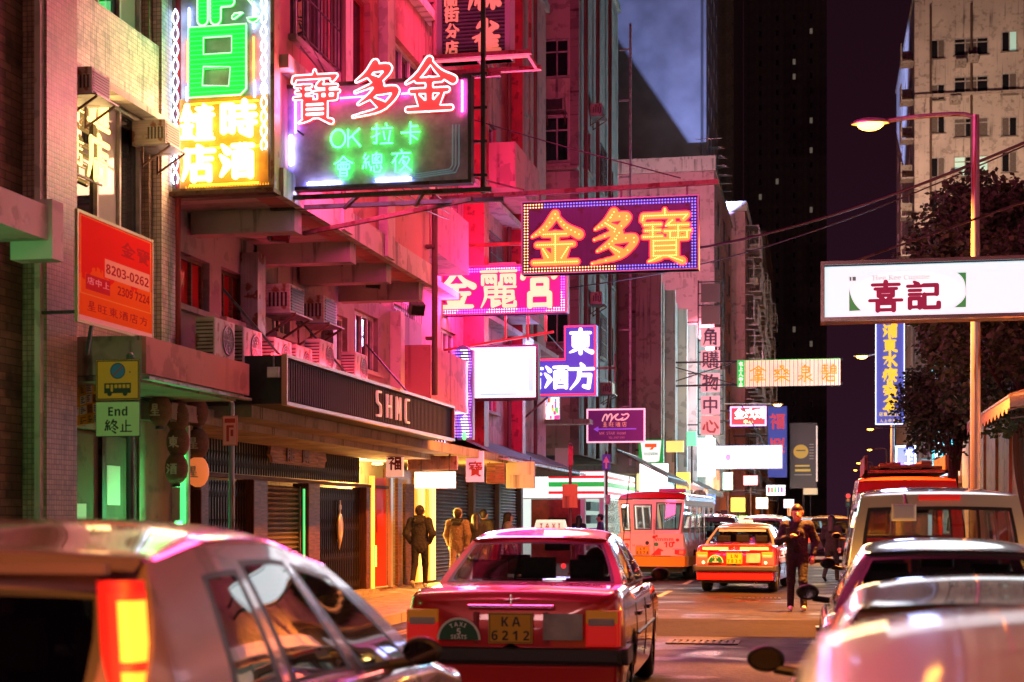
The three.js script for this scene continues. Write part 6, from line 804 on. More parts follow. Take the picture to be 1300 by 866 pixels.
{ // unseen signs added to light what faces the camera and the near left walls
  const t = thing('added_pink_light_box', 'broad pale pink light box added over the street behind the camera', 'sign', [-3.6, 5.4, 7]); part(t, 'box', box(4.2, 1.5, 0.3, 0, 0, 0), glow([1, 0.6, 0.62], 1.1)); part(t, 'boom', [bar(V(-4.2, 1.6, 0), V(2.4, 1.6, 0), 0.1), bar(V(-1.8, 1.5, 0), V(-1.8, 1.6, 0), 0.06), bar(V(1.8, 1.5, 0), V(1.8, 1.6, 0), 0.06)], M.rust); panelLight(t, [1, 0.52, 0.5], 3.2, 4.2, 1.5, [0, 0.75, -0.2], PI);
  const g = thing('added_green_neon', 'green neon cross added on the brown tiled building', 'sign', [-6.9, 2.7, -9.6]); part(g, 'cross_tube', neon([[-0.1, -0.4], [0.1, -0.4], [0.1, -0.1], [0.4, -0.1], [0.4, 0.1], [0.1, 0.1], [0.1, 0.4], [-0.1, 0.4], [-0.1, 0.1], [-0.4, 0.1], [-0.4, -0.1], [-0.1, -0.1]].map(([x, y]) => new THREE.Vector2(x, y + 0.45)), 0.03, true, -0.1), glow([0.05, 1, 0.2], 4)); part(g, 'board', box(0.95, 0.95, 0.1, 0, -0.02, 0), mat([0.1, 0.3, 0.14], 0.5)); part(g, 'arm', bar(V(-0.4, 0.45, 0), V(-0.72, 0.45, 0), 0.06), M.rust); panelLight(g, [0.1, 1, 0.3], 1.6, 0.9, 0.9, [0, 0.45, -0.2], PI);
}
// ---------------------------------------------------------------- vehicles. Local frame: rear bumper at z = 0, car points to -z, x to its right side.
const paint = (c, o = {}) => phys(c, o.roughness ?? 0.32, { clearcoat: 1, clearcoatRoughness: 0.04, metalness: 0.15, ...o });
M.carGlass = phys([0.62, 0.68, 0.68], 0.02, { transmission: 1, thickness: 0, ior: 1.52 });
M.mirror = mat([0.1, 0.1, 0.11], 0.05, { metalness: 1 }); M.seat = mat([0.05, 0.045, 0.045], 0.8, { map: TX.fabric }); M.seatTan = mat([0.14, 0.11, 0.09], 0.8, { map: TX.fabric });
M.tailRed = glow([1, 0.02, 0.015], 0.32, [0.45, 0.01, 0.01]); M.brake = glow([1, 0.06, 0.02], 2.0, [0.5, 0.02, 0.01]);
M.amber = glow([1, 0.3, 0.02], 0.12, [0.7, 0.25, 0.03]); M.amberLit = glow([1, 0.45, 0.05], 3.2, [0.8, 0.4, 0.05]); M.lens = mat([0.5, 0.42, 0.4], 0.15);
const interp = (list, s) => { if (s <= list[0][0]) return list[0][1]; for (let i = 1; i < list.length; i++) if (s <= list[i][0]) { const [a, ya] = list[i - 1], [b, yb] = list[i], t = (s - a) / (b - a); return lerp(ya, yb, t * t * (3 - 2 * t) * 0.5 + t * 0.5); } return list[list.length - 1][1]; };
const sub = (f, p0, p1, t0, t1) => (a, b) => f(lerp(p0, p1, a), lerp(t0, t1, b));
function fillSurface(f, rects, na = 8, nb = 6, flip = false) { // surface f(p, t) with glazed rectangles [p0, p1, t0, t1]; -> { shell, seals, panes }
  const shell = [], seals = [], panes = []; let at0 = 0; const P = (p0, p1, t0, t1, m = 1) => p1 - p0 > 1e-4 && t1 - t0 > 1e-4 && shell.push(patch(sub(f, p0, p1, t0, t1), na * m, nb, flip));
  for (const [p0, p1, t0, t1] of [...rects].sort((a, b) => a[0] - b[0])) {
    P(at0, p0, 0, 1); P(p0, p1, 0, t0); P(p0, p1, t1, 1); at0 = p1;
    const e = 0.02, ep = Math.min(e, (p1 - p0) * 0.12), et = Math.min(0.04, (t1 - t0) * 0.12); seals.push(...[[p0, p1, t0, t0 + et], [p0, p1, t1 - et, t1], [p0, p0 + ep, t0 + et, t1 - et], [p1 - ep, p1, t0 + et, t1 - et]].map((q) => patch(sub(f, ...q), na, 3, flip)));
    panes.push(patch(sub(f, p0 + ep, p1 - ep, t0 + et, t1 - et), na, nb, flip));
  }
  P(at0, 1, 0, 1); return { shell, seals, panes };
}
const smoothed = (g) => toCreasedNormals(Array.isArray(g) ? merge(g) : g, 0.6);
function wheelParts(parent, x, s, r, w, hubCap) {
  const prof = [[r * 0.62, -w / 2], [r * 0.9, -w / 2], [r * 0.985, -w * 0.36], [r, -w * 0.2], [r, w * 0.2], [r * 0.985, w * 0.36], [r * 0.9, w / 2], [r * 0.62, w / 2]].map(([a, b]) => new THREE.Vector2(a, b));
  const o = part(parent, 'wheel', new THREE.LatheGeometry(prof, 28).rotateZ(PI / 2).translate(x, r, -s), M.rubber), sd = Math.sign(x);
  part(o, 'rim', [new THREE.CylinderGeometry(r * 0.62, r * 0.62, w * 0.7, 24).rotateZ(PI / 2).translate(x, r, -s), ...[...Array(7).keys()].map((k) => box(0.02, r * 0.5, 0.06, 0, 0.06, 0).rotateX(k * 2 * PI / 7).translate(x + sd * w * 0.38, r, -s)), new THREE.CylinderGeometry(r * 0.16, r * 0.16, w * 0.84, 12).rotateZ(PI / 2).translate(x, r, -s)], hubCap || M.aluminium);
}
function makeCar(o, c) { // o: group, c: measures in metres
  const hwAt = (s) => { const r = c.endR ?? 0.22, e = Math.min(s, c.L - s); return c.W / 2 - (e < r ? r - Math.sqrt(Math.max(0, r * r - (r - e) ** 2)) : 0) * 0.75 - 0.03 * smooth(c.L * 0.65, c.L, s); };
  const bulge = (y) => 1 - 0.09 * ((y - 0.62) / 0.55) ** 2, r = c.shoulder ?? 0.07, sill = c.sill ?? 0.24;
  const bottom = (s) => { let y = sill + 0.12 * (1 - smooth(0, 0.35, s)) * 0.6; for (const w of c.wheels) { const R = c.wr + 0.06, d = Math.abs(s - w); if (d < R) y = Math.max(y, c.wr + Math.sqrt(R * R - d * d)); } return y; };
  const top = (s) => interp(c.deck, s);
  const section = (s, k) => { // k in -1..1
    const t = Math.abs(k), sg = Math.sign(k) || 1, hw = hwAt(s), yt = top(s), yb = Math.min(bottom(s), yt - r - 0.02); let x, y;
    if (t > 0.4) { const q = (1 - t) / 0.6; y = lerp(yb, yt - r, q); x = hw * bulge(y); } else if (t > 0.28) { const f = (0.4 - t) / 0.12 * PI / 2; const xs = hw * bulge(yt - r); x = xs - r + r * Math.cos(f); y = yt - r + r * Math.sin(f); } else { const xs = hw * bulge(yt - r) - r; x = xs * t / 0.28; y = yt + 0.025 * (1 - (x / xs) ** 2); }
    return V(sg * x, y, -s);
  };
  const ends = (a) => { const e = 0.06; return a < e ? 0.3 * (a / e) ** 1.6 : a > 1 - e ? c.L - 0.3 * ((1 - a) / e) ** 1.6 : lerp(0.3, c.L - 0.3, (a - e) / (1 - 2 * e)); };
  const cap = (s, out) => patch((a, b) => { const q = section(s, lerp(-1, 1, a)), ym = (top(s) + bottom(s)) / 2; return V(q.x * b, lerp(ym, q.y, b), q.z + out * 0.05 * (1 - b * b)); }, 60, 8, out < 0);
  const body = part(o, 'body', smoothed([patch((a, b) => section(ends(a), lerp(-1, 1, b)), 150, 60, true), cap(0.0001, 1), cap(c.L - 0.0001, -1)]), c.paint);
  // cabin
  const roofY = (s) => interp(c.roof, s), beltY = (s) => (c.belt ? interp(c.belt, s) : top(s) - 0.015), sR = (t) => lerp(c.sr0, c.sr1, t), sF = (t) => lerp(c.sf0, c.sf1, t);
  const hwB = (s) => Math.min(c.hwB, hwAt(s) * bulge(top(s) - r) - 0.02), side = (sg) => (p, t) => { const s = sR(t) + p * (sF(t) - sR(t)), y = lerp(beltY(s), roofY(s), t), x = lerp(hwB(s), c.hwR, t ** 1.35); return V(sg * x, y, -s); };
  const cross = (sAt, rnd2) => (p, t) => { const s = sAt(t), xs = lerp(hwB(s), c.hwR, t ** 1.35), x = lerp(-xs, xs, p), b = 1 - (x / xs) ** 2; return V(x, lerp(beltY(s), roofY(s), t) + 0.02 * b * t, -(s + rnd2 * b)); };
  const all = [], seals = [], cabin = part(o, 'cabin', new THREE.BufferGeometry(), c.cabinPaint || c.paint); const panes = [];
  for (const sg of [-1, 1]) { const q = fillSurface(side(sg), c.sideGlass, 10, 6, sg < 0); all.push(...q.shell); seals.push(...q.seals); q.panes.forEach((g) => panes.push(['side_window', g])); }
  { const q = fillSurface(cross(sR, -(c.rearCurve ?? 0.05)), c.rearGlass, 12, 6); all.push(...q.shell); seals.push(...q.seals); q.panes.forEach((g) => panes.push(['rear_window', g])); }
  { const q = fillSurface(cross(sF, 0.09), c.frontGlass || [[0.03, 0.97, 0.03, 0.95]], 12, 6, true); all.push(...q.shell); seals.push(...q.seals); q.panes.forEach((g) => panes.push(['windscreen', g])); }
  const roofG = patch((a, b) => { const s0 = c.sr1 - (c.rearCurve ?? 0.05) * 1, s1 = c.sf1; const k = lerp(-1, 1, b), s = lerp(c.sr1 - (c.rearCurve ?? 0.05) * (1 - k * k), c.sf1 + 0.09 * (1 - k * k), a), e = Math.sin(Math.abs(k) * PI / 2); return V(Math.sign(k) * c.hwR * e, roofY(s) + (0.02 + (c.crown ?? 0.05) * Math.sin(PI * clamp(a * 0.9 + 0.05))) * Math.cos(Math.abs(k) * PI / 2), -s); }, 24, 24, true);
  all.push(roofG); cabin.geometry = smoothed(all);
  part(o, 'window_seal', seals, M.black); for (const [n, g] of panes) part(o, n, g, c.glass || M.carGlass);
  part(o, 'underbody', box(c.W - 0.3, 0.3, c.L - 0.5, 0, 0.2, -c.L / 2), M.black);
  for (const s of c.wheels) for (const sg of [-1, 1]) wheelParts(o, sg * (c.W / 2 - 0.13), s, c.wr, 0.2, c.rim);
  // cabin fittings: seats, dashboard, steering wheel, mirrors
  const sm = c.seat || M.seat, seat = (x, s, w) => { const q = part(o, 'seat', [cbox(w, 0.16, 0.5, x, 0.34, -s - 0.25, 0.05), cbox(w, 0.58, 0.14, 0, 0, 0, 0.05).rotateX(0.2).translate(x, 0.45, -s + 0.02)], sm); part(q, 'headrest', [cbox(w > 0.8 ? 0.3 : 0.28, 0.18, 0.1, x, 1.06, -s + 0.13, 0.04), rod(V(x, 0.98, -s + 0.12), V(x, 1.1, -s + 0.13), 0.015)].concat(w > 0.8 ? [cbox(0.3, 0.16, 0.1, x - 0.42, 1.06, -s + 0.13, 0.04), cbox(0.3, 0.16, 0.1, x + 0.42, 1.06, -s + 0.13, 0.04)] : []), sm); };
  for (const s of c.seats) { if (s[1] === 'bench') seat(0, s[0], c.W - 0.42); else { seat(-0.36, s[0], 0.5); seat(0.36, s[0], 0.5); } }
  part(o, 'dashboard', cbox(c.W - 0.3, 0.3, 0.4, 0, top(c.sf0) - 0.32, -c.sf0 + 0.25, 0.06), M.black);
  part(o, 'floor_pan', box(c.W - 0.24, 0.04, c.sf0 - c.sr0 + 0.1, 0, 0.34, -(c.sf0 + c.sr0) / 2), M.black);
  part(o, 'steering_wheel', new THREE.TorusGeometry(0.18, 0.016, 8, 24).rotateX(-0.4).translate(0.36, top(c.sf0) + 0.02, -c.sf0 + 0.52), M.black);
  part(o, 'rear_view_mirror', cbox(0.24, 0.07, 0.03, 0, roofY(c.sf1) - 0.12, -c.sf1 + 0.06, 0.02), M.black);
  const ms = c.mirrorS ?? c.sf0 - 0.45; for (const sg of [-1, 1]) { const m = part(o, 'door_mirror', smoothed([new THREE.SphereGeometry(0.082, 14, 10).scale(1.1, 0.78, 0.5).translate(sg * (c.W / 2 + 0.09), beltY(ms) + 0.085, -ms), rod(V(sg * (c.W / 2 - 0.08), beltY(ms) + 0.02, -ms), V(sg * (c.W / 2 + 0.05), beltY(ms) + 0.04, -ms), 0.025)]), c.mirror || M.black); part(m, 'mirror_glass', new THREE.CircleGeometry(0.066, 20).scale(1.1, 0.7, 1).translate(sg * (c.W / 2 + 0.09), beltY(ms) + 0.085, -ms + 0.042), M.mirror); }
  for (const [s0, s1] of c.doors || []) for (const sg of [-1, 1]) { for (const s of [s0, s1]) { const pts = [0.42, 0.5, 0.6, 0.7, 0.8, 0.9].map((k) => { const q = section(s, sg * k); q.x += sg * 0.001; return q; }); part(o, 'door_gap', tube(pts, 0.004, 4, 12), M.black); } const hk = section(s0 + 0.2, sg * 0.52); part(o, 'door_handle', cbox(0.03, 0.035, 0.2, hk.x + sg * 0.012, hk.y, hk.z, 0.01), c.trim || M.chrome); const tk = []; for (let q = 0; q <= 8; q++) { const e = section(lerp(s0 + 0.01, s1 - 0.01, q / 8), sg * 0.66); e.x += sg * 0.004; tk.push(e); } part(o, 'side_moulding', tube(tk, 0.016, 5, 20), M.black); }
  return { section, top, roofY, beltY, hwAt };
}
const plateTex = (a, b, one) => canvasTex(256, one ? 96 : 176, (c, W, H) => { c.fillStyle = '#e2a81e'; c.fillRect(0, 0, W, H); c.strokeStyle = '#3a2c08'; c.lineWidth = 4; c.strokeRect(5, 5, W - 10, H - 10); c.fillStyle = '#1a1408'; c.font = 'bold 78px sans-serif'; c.textAlign = 'center'; if (one) c.fillText(a + ' ' + b, W / 2, 76); else { c.fillText(a.split('').join(' '), W / 2, 78); c.fillText(b.split('').join(' '), W / 2, 160); } });
const plain = (t, k = 0.5, o = {}) => mat(0xffffff, k, { map: t, ...o });
function rearPlate(o, x, y, z, w, h, a, b) { const p = part(o, 'number_plate', cbox(w, h, 0.02, x, y, z, 0.004), mat([0.65, 0.4, 0.03], 0.4)); part(p, 'plate_print', new THREE.PlaneGeometry(w - 0.01, h - 0.01).translate(x, y + h / 2, z + 0.0115), plain(plateTex(a, b, h < w * 0.45), 0.35)); return p; }
const taxiRed = paint([0.6, 0.014, 0.012]), taxiSilver = paint([0.42, 0.41, 0.42], { metalness: 0.5 });
function taxi(label, X, F, turn, plate, lit) {
  const o = thing('taxi', label, 'taxi', [X, 0, -F], turn, 'red taxis');
  makeCar(o, { L: 4.68, W: 1.7, wr: 0.31, wheels: [0.98, 3.72], deck: [[0, 0.93], [0.1, 0.995], [0.35, 1.02], [0.95, 1.03], [1.4, 0.95], [3.3, 0.95], [3.6, 0.97], [4.4, 0.84], [4.68, 0.7]], belt: [[0, 1.03], [0.95, 1.03], [1.6, 0.97], [3.5, 0.96]], roof: [[0, 1.38], [1.5, 1.385], [2.0, 1.425], [2.7, 1.39]], sr0: 0.92, sr1: 1.5, sf0: 3.45, sf1: 2.72, hwB: 0.76, hwR: 0.585, paint: taxiRed, cabinPaint: lit ? taxiSilver : taxiRed, sideGlass: [[0.13, 0.2, 0.08, 0.88], [0.22, 0.52, 0.06, 0.9], [0.56, 0.94, 0.06, 0.9]], rearGlass: [[0.04, 0.96, 0.03, 0.93]], seats: [[1.55, 'bench'], [2.55]], doors: [[1.35, 2.35], [2.38, 3.35]], trim: M.black });
  const tail = lit ? M.brake : M.tailRed;
  for (const sg of [-1, 1]) {
    const l = part(o, 'tail_light', cbox(0.24, 0.17, 0.08, sg * 0.69, 0.6, 0.015, 0.02), tail); part(l, 'indicator_lens', cbox(0.24, 0.1, 0.075, sg * 0.69, 0.775, 0.01, 0.015), M.amber); part(l, 'reverse_lens', cbox(0.2, 0.06, 0.08, sg * 0.69, 0.755, 0.016, 0.012), M.lens); part(l, 'corner_lens', cbox(0.05, 0.27, 0.2, sg * 0.8, 0.6, -0.09, 0.015), tail);
    if (lit) part(l, 'lit_bulb', new THREE.SphereGeometry(0.035, 10, 8).translate(sg * 0.66, 0.65, 0.05), glow([1, 0.5, 0.2], 4));
  }
  const bp = part(o, 'bumper', [cbox(1.7, 0.13, 0.3, 0, 0.46, -0.04, 0.035), cbox(0.3, 0.13, 0.5, 0.74, 0.462, -0.2, 0.03), cbox(0.3, 0.13, 0.5, -0.74, 0.462, -0.2, 0.03)], mat([0.035, 0.033, 0.032], 0.42)); part(bp, 'bumper_skirt', cbox(1.62, 0.2, 0.22, 0, 0.27, -0.05, 0.03), taxiRed);
  rearPlate(o, 0, 0.62, 0.068, 0.34, 0.235, ...plate); part(o, 'plate_trim', cbox(0.66, 0.03, 0.03, 0, 0.885, 0.07, 0.008), M.chrome); part(o, 'boot_emblem', [rod(V(0, 0.92, 0.065), V(0, 0.99, 0.055), 0.009), rod(V(-0.05, 0.95, 0.06), V(0.07, 0.96, 0.06), 0.008)], M.chrome);
  part(o, 'plate_recess', [box(0.035, 0.24, 0.02, -0.27, 0.62, 0.06), box(0.035, 0.24, 0.02, 0.27, 0.62, 0.06)], mat([0.3, 0.02, 0.02], 0.3));
  part(o, 'seats_badge', new THREE.CircleGeometry(0.17, 32, 0, PI).translate(-0.4, 0.645, 0.075), plain(canvasTex(256, 256, (c) => { c.fillStyle = '#e9e4d8'; c.fillRect(0, 0, 256, 256); c.fillStyle = '#0c5a34'; c.beginPath(); c.arc(128, 128, 114, PI, 0); c.fill(); c.fillStyle = '#f2efe6'; c.textAlign = 'center'; c.font = 'bold 34px sans-serif'; c.save(); c.translate(128, 128); [-0.5, -0.18, 0.16, 0.42].forEach((a, i) => { c.save(); c.rotate(a); c.fillText('TAXI'[i], 0, -78); c.restore(); }); c.restore(); c.font = 'bold 50px sans-serif'; c.fillText('5', 128, 98); c.font = 'bold 34px sans-serif'; c.fillText('SEATS', 128, 124); }), 0.4));
  part(o, 'white_sticker', box(0.3, 0.2, 0.006, 0.4, 0.65, 0.072), mat([0.62, 0.58, 0.54], 0.3, { map: TX.noise }));
  const sg = part(o, 'roof_sign', smoothed(patch((a, b) => { const an = a * 2 * PI, w = lerp(0.155, 0.13, b), d = lerp(0.07, 0.05, b), e = 0.35; const cx = Math.cos(an), sx = Math.sin(an); return V(Math.sign(cx) * Math.abs(cx) ** e * w, 1.455 + 0.1 * b, -2.2 + Math.sign(sx) * Math.abs(sx) ** e * d); }, 40, 4, true)), glow([1, 0.86, 0.66], 0.9, [0.8, 0.75, 0.65]));
  part(sg, 'sign_top', box(0.25, 0.01, 0.09, 0, 1.55, -2.2), glow([1, 0.86, 0.66], 0.7)); part(sg, 'sign_print', new THREE.PlaneGeometry(0.25, 0.075).rotateX(-0.2).translate(0, 1.505, -2.136), new THREE.MeshStandardMaterial({ map: canvasTex(256, 76, (c) => { c.fillStyle = '#f7e6cc'; c.fillRect(0, 0, 256, 76); c.fillStyle = '#b0101c'; c.font = 'bold 66px sans-serif'; c.textAlign = 'center'; c.fillText('T A X I', 128, 62); }), roughness: 0.5, emissive: 0xffffff, emissiveIntensity: 0.0 }));
  sg.children[1].material.emissiveMap = sg.children[1].material.map; sg.children[1].material.emissiveIntensity = 0.9;
  part(o, 'aerial', rod(V(0.62, 1.36, -2.6), V(0.7, 1.95, -2.35), 0.005), M.black); part(o, 'exhaust', new THREE.CylinderGeometry(0.03, 0.03, 0.2, 12, 1, true).rotateX(PI / 2).translate(0.45, 0.22, 0.05), M.metalDark);
  part(o, 'passenger_lamp', new THREE.SphereGeometry(0.025, 10, 8).translate(0.02, 1.12, -2.95), glow([1, 0.03, 0.04], 2));
  return o;
}
const taxiA = taxi('red taxi with a dark rear window, plate KA 6212 and a green seats badge', -2.3, 11.5, 0.037, ['KA', '6212'], false);
const tb = onG(937, 752); const taxiB = taxi('red taxi with lit tail lamps and white window stickers, plate LN 7831', tb.x - 0.05, -tb.z - 0.4, -0.07, ['LN', '7831'], true);
part(taxiB, 'window_sticker', [patch((a, b) => V(lerp(-0.52, 0.52, a), 1.3 + 0.055 * b, -1.36 + 0.045 * (1 - (2 * a - 1) ** 2) - 0.085 * b + 0.0), 12, 2), box(0.55, 0.06, 0.004, -0.4, 0.92, 0.071), box(0.6, 0.06, 0.004, 0.42, 0.92, 0.071)], M.whiteClean);

{ // silver people carrier close to the camera
  const o = thing('people_carrier', 'silver rounded people carrier with tall lit tail lamps and a tinted rear window', 'car', [-2.66, 0, -4.05]);
  const c = { L: 4.0, W: 1.74, wr: 0.31, wheels: [0.65, 3.15], endR: 0.3, deck: [[0, 0.94], [0.1, 0.97], [2.6, 0.92], [3.1, 0.9], [3.7, 0.8], [4.0, 0.62]], belt: [[0, 0.96], [1.6, 0.94], [3.0, 0.88]], roof: [[0, 1.37], [0.3, 1.43], [0.8, 1.475], [1.3, 1.47], [2.05, 1.37]], sr0: 0.02, sr1: 0.3, sf0: 3.02, sf1: 2.0, hwB: 0.82, hwR: 0.66, crown: 0.075, paint: paint([0.2, 0.15, 0.2], { metalness: 0.5, roughness: 0.24 }), sideGlass: [[0.2, 0.36, 0.08, 0.84], [0.385, 0.64, 0.05, 0.9], [0.675, 0.93, 0.05, 0.9]], rearGlass: [[0.1, 0.9, 0.04, 0.82]], seats: [[0.75, 'bench'], [1.75]], doors: [[0.95, 1.75], [1.77, 2.7]], glass: phys([0.16, 0.18, 0.19], 0.02, { transmission: 1, thickness: 0, ior: 2.0 }), seat: M.seat, mirrorS: 2.45, rearCurve: 0.08 };
  makeCar(o, c);
  part(o, 'roof_spoiler', smoothed(patch((a, b) => { const k = lerp(-1, 1, a); return V(k * 0.66, 1.45 + 0.03 * Math.cos(k * 1.4) - 0.05 * b + 0.015 * Math.sin(b * PI), -0.34 + 0.2 * b - 0.05 * k * k + (b > 0.8 ? -0.02 : 0)); }, 20, 6)), c.paint);
  part(o, 'roof_spoiler', box(1.2, 0.03, 0.04, 0, 1.4, -0.16), c.paint);
  for (const sg of [-1, 1]) { // tall lamps let into the rear pillars
    const f = (t) => V(sg * lerp(0.81, 0.69, t), lerp(0.8, 1.38, t), lerp(-0.03, -0.2, t)), strip = (t0, t1, w, d, m, nm, par) => part(par, nm, smoothed(patch((a, b) => { const q = f(lerp(t0, t1, b)), an = lerp(-PI / 2, PI / 2, a); return V(q.x - sg * (w / 2) + sg * w / 2 * Math.sin(an), q.y, q.z + d * Math.cos(an) - 0.02); }, 12, 10, sg < 0)), m);
    const l = strip(0, 1, 0.15, 0.06, M.tailRed, 'tail_light', o); strip(0.6, 0.9, 0.085, 0.075, glow([1, 0.4, 0.03], 2.2, [0.8, 0.3, 0.03]), 'lit_lamp', l); strip(0.26, 0.55, 0.085, 0.075, glow([1, 0.36, 0.03], 2.0, [0.8, 0.3, 0.03]), 'lit_lamp', l); strip(0.22, 0.94, 0.125, 0.068, glow([1, 0.02, 0.01], 1.0), 'red_lens', l);
    pointLight(o, [1, 0.18, 0.04], 0.7, [sg * 0.72, 1.16, 0.14], 0.08);
  }
  part(o, 'wiper', bar(V(-0.1, 1.0, 0.06), V(0.35, 1.06, 0.045), 0.02), M.black);
}
{ // row of parked cars on the right
  const sedan = (name, label, X, F, turn, p, d = 0, o2 = {}) => {
    const o = thing(name, label, 'car', [X, 0, -F], turn, 'cars standing along the right kerb');
    makeCar(o, { L: 4.4, W: 1.72, wr: 0.31, wheels: [0.85, 3.5], deck: [[0, 0.9 + d], [0.1, 0.96 + d], [0.5, 0.99 + d], [1.2, 0.95 + d], [3.2, 0.92 + d], [3.6, 0.9 + d], [4.15, 0.78 + d], [4.4, 0.62]], belt: [[0, 0.98 + d], [0.6, 0.98 + d], [1.4, 0.94 + d], [3.4, 0.92 + d]], roof: [[0, 1.33 + d], [1.3, 1.35 + d], [1.9, 1.385 + d], [2.6, 1.34 + d]], sr0: 0.55, sr1: 1.25, sf0: 3.4, sf1: 2.5, hwB: 0.77, hwR: 0.56, paint: p, sideGlass: [[0.14, 0.22, 0.1, 0.8], [0.25, 0.53, 0.06, 0.9], [0.57, 0.93, 0.06, 0.9]], rearGlass: [[0.05, 0.95, 0.03, 0.93]], seats: [[1.3, 'bench'], [2.35]], doors: [[1.2, 2.2], [2.22, 3.2]], ...o2 });
    for (const sg of [-1, 1]) { const l = part(o, 'tail_light', cbox(0.28, 0.16, 0.1, sg * 0.64, 0.66 + d, 0.0, 0.03), M.tailRed); part(l, 'indicator_lens', cbox(0.12, 0.1, 0.1, sg * 0.46, 0.69 + d, 0.01, 0.02), M.amber); }
    part(o, 'bumper', cbox(1.66, 0.24, 0.2, 0, 0.34, -0.06, 0.05), p); part(o, 'high_stop_lamp', cbox(0.3, 0.03, 0.06, 0, 1.0 + d, -0.75, 0.01), M.tailRed); return o;
  };
  const o1 = sedan('parked_car', 'silver saloon car standing just behind the white van', 0.86, 9.4, 0, paint([0.16, 0.155, 0.15], { metalness: 0.6, roughness: 0.22 }), -0.02); rearPlate(o1, 0, 0.68, 0.06, 0.46, 0.12, 'LP', '902'); part(o1, 'roof_aerial', rod(V(0, 1.49, -1.45), V(0, 1.58, -1.38), 0.012, 0.004), M.black);
  const o2 = sedan('parked_car', 'dark grey low saloon car with a red-lit roof edge', 0.7, 4.5, 0, paint([0.05, 0.04, 0.045], { metalness: 0.5, roughness: 0.25 }), -0.115); rearPlate(o2, 0, 0.6, 0.06, 0.46, 0.12, 'MR', '418');
  const o3 = sedan('parked_car', 'blurred pale car whose roof fills the lower corner, with street lights mirrored in it', 0.6, 0.95, 0.0, paint([0.07, 0.04, 0.05], { metalness: 0.2, roughness: 0.3, clearcoat: 0.7 }), -0.03, { L: 3.9, wheels: [0.7, 3.2], sr0: 0.1, sr1: 0.55, sf0: 3.05, sf1: 2.2, roof: [[0, 1.3], [0.6, 1.35], [1.3, 1.375], [2.2, 1.33]], hwR: 0.6, seats: [[0.9, 'bench'], [1.95]], deck: [[0, 0.88], [0.1, 0.93], [3.0, 0.9], [3.6, 0.76], [3.9, 0.6]], belt: null, doors: [[0.9, 1.9], [1.92, 2.9]], mirrorS: 2.55 });
  const v = thing('white_van', 'white van with a round rear-view mirror above its rear window and lit indicators', 'van', [1.05, 0, -14.0], 0, 'cars standing along the right kerb'), vp = paint([0.5, 0.49, 0.48], { metalness: 0 });
  makeCar(v, { L: 4.6, W: 1.72, wr: 0.32, wheels: [0.8, 3.7], endR: 0.16, deck: [[0, 1.02], [0.1, 1.06], [3.9, 1.0], [4.3, 0.9], [4.6, 0.7]], roof: [[0, 1.74], [0.4, 1.79], [1.5, 1.81], [3.2, 1.75]], sr0: 0.03, sr1: 0.22, sf0: 4.1, sf1: 3.3, hwB: 0.82, hwR: 0.68, crown: 0.05, paint: vp, sideGlass: [[0.05, 0.36, 0.08, 0.88], [0.4, 0.66, 0.08, 0.88], [0.7, 0.95, 0.08, 0.88]], rearGlass: [[0.06, 0.94, 0.05, 0.86]], seats: [[0.9, 'bench'], [1.9, 'bench'], [3.05]], doors: [[1.6, 2.7], [2.75, 3.7]], rearCurve: 0.05 });
  part(v, 'high_stop_lamp', cbox(0.36, 0.05, 0.05, 0.0, 1.735, -0.14, 0.012), M.tailRed);
  part(v, 'rear_mirror', cbox(0.21, 0.15, 0.05, -0.32, 1.55, 0.1, 0.024), mat([0.72, 0.72, 0.74], 0.3)); part(v, 'mirror_stalk', rod(V(-0.3, 1.68, 0.08), V(-0.3, 1.78, -0.14), 0.015), M.black);
  for (const sg of [-1, 1]) { const l = part(v, 'tail_light', cbox(0.16, 0.4, 0.08, sg * 0.76, 0.62, -0.01, 0.03), M.tailRed); part(l, 'lit_indicator', cbox(0.12, 0.12, 0.08, sg * 0.76, 0.9, 0.004, 0.03), M.amberLit); pointLight(v, [1, 0.4, 0.04], 1.6, [sg * 0.76, 0.96, 0.14], 0.06); }
  rearPlate(v, 0.02, 0.86, 0.06, 0.52, 0.12, 'KX', '731'); part(v, 'bumper', cbox(1.68, 0.2, 0.22, 0, 0.36, -0.02, 0.05), M.metalDark); part(v, 'plate_lamp', cbox(0.5, 0.03, 0.05, 0.02, 1.0, 0.06, 0.01), M.chrome);
}
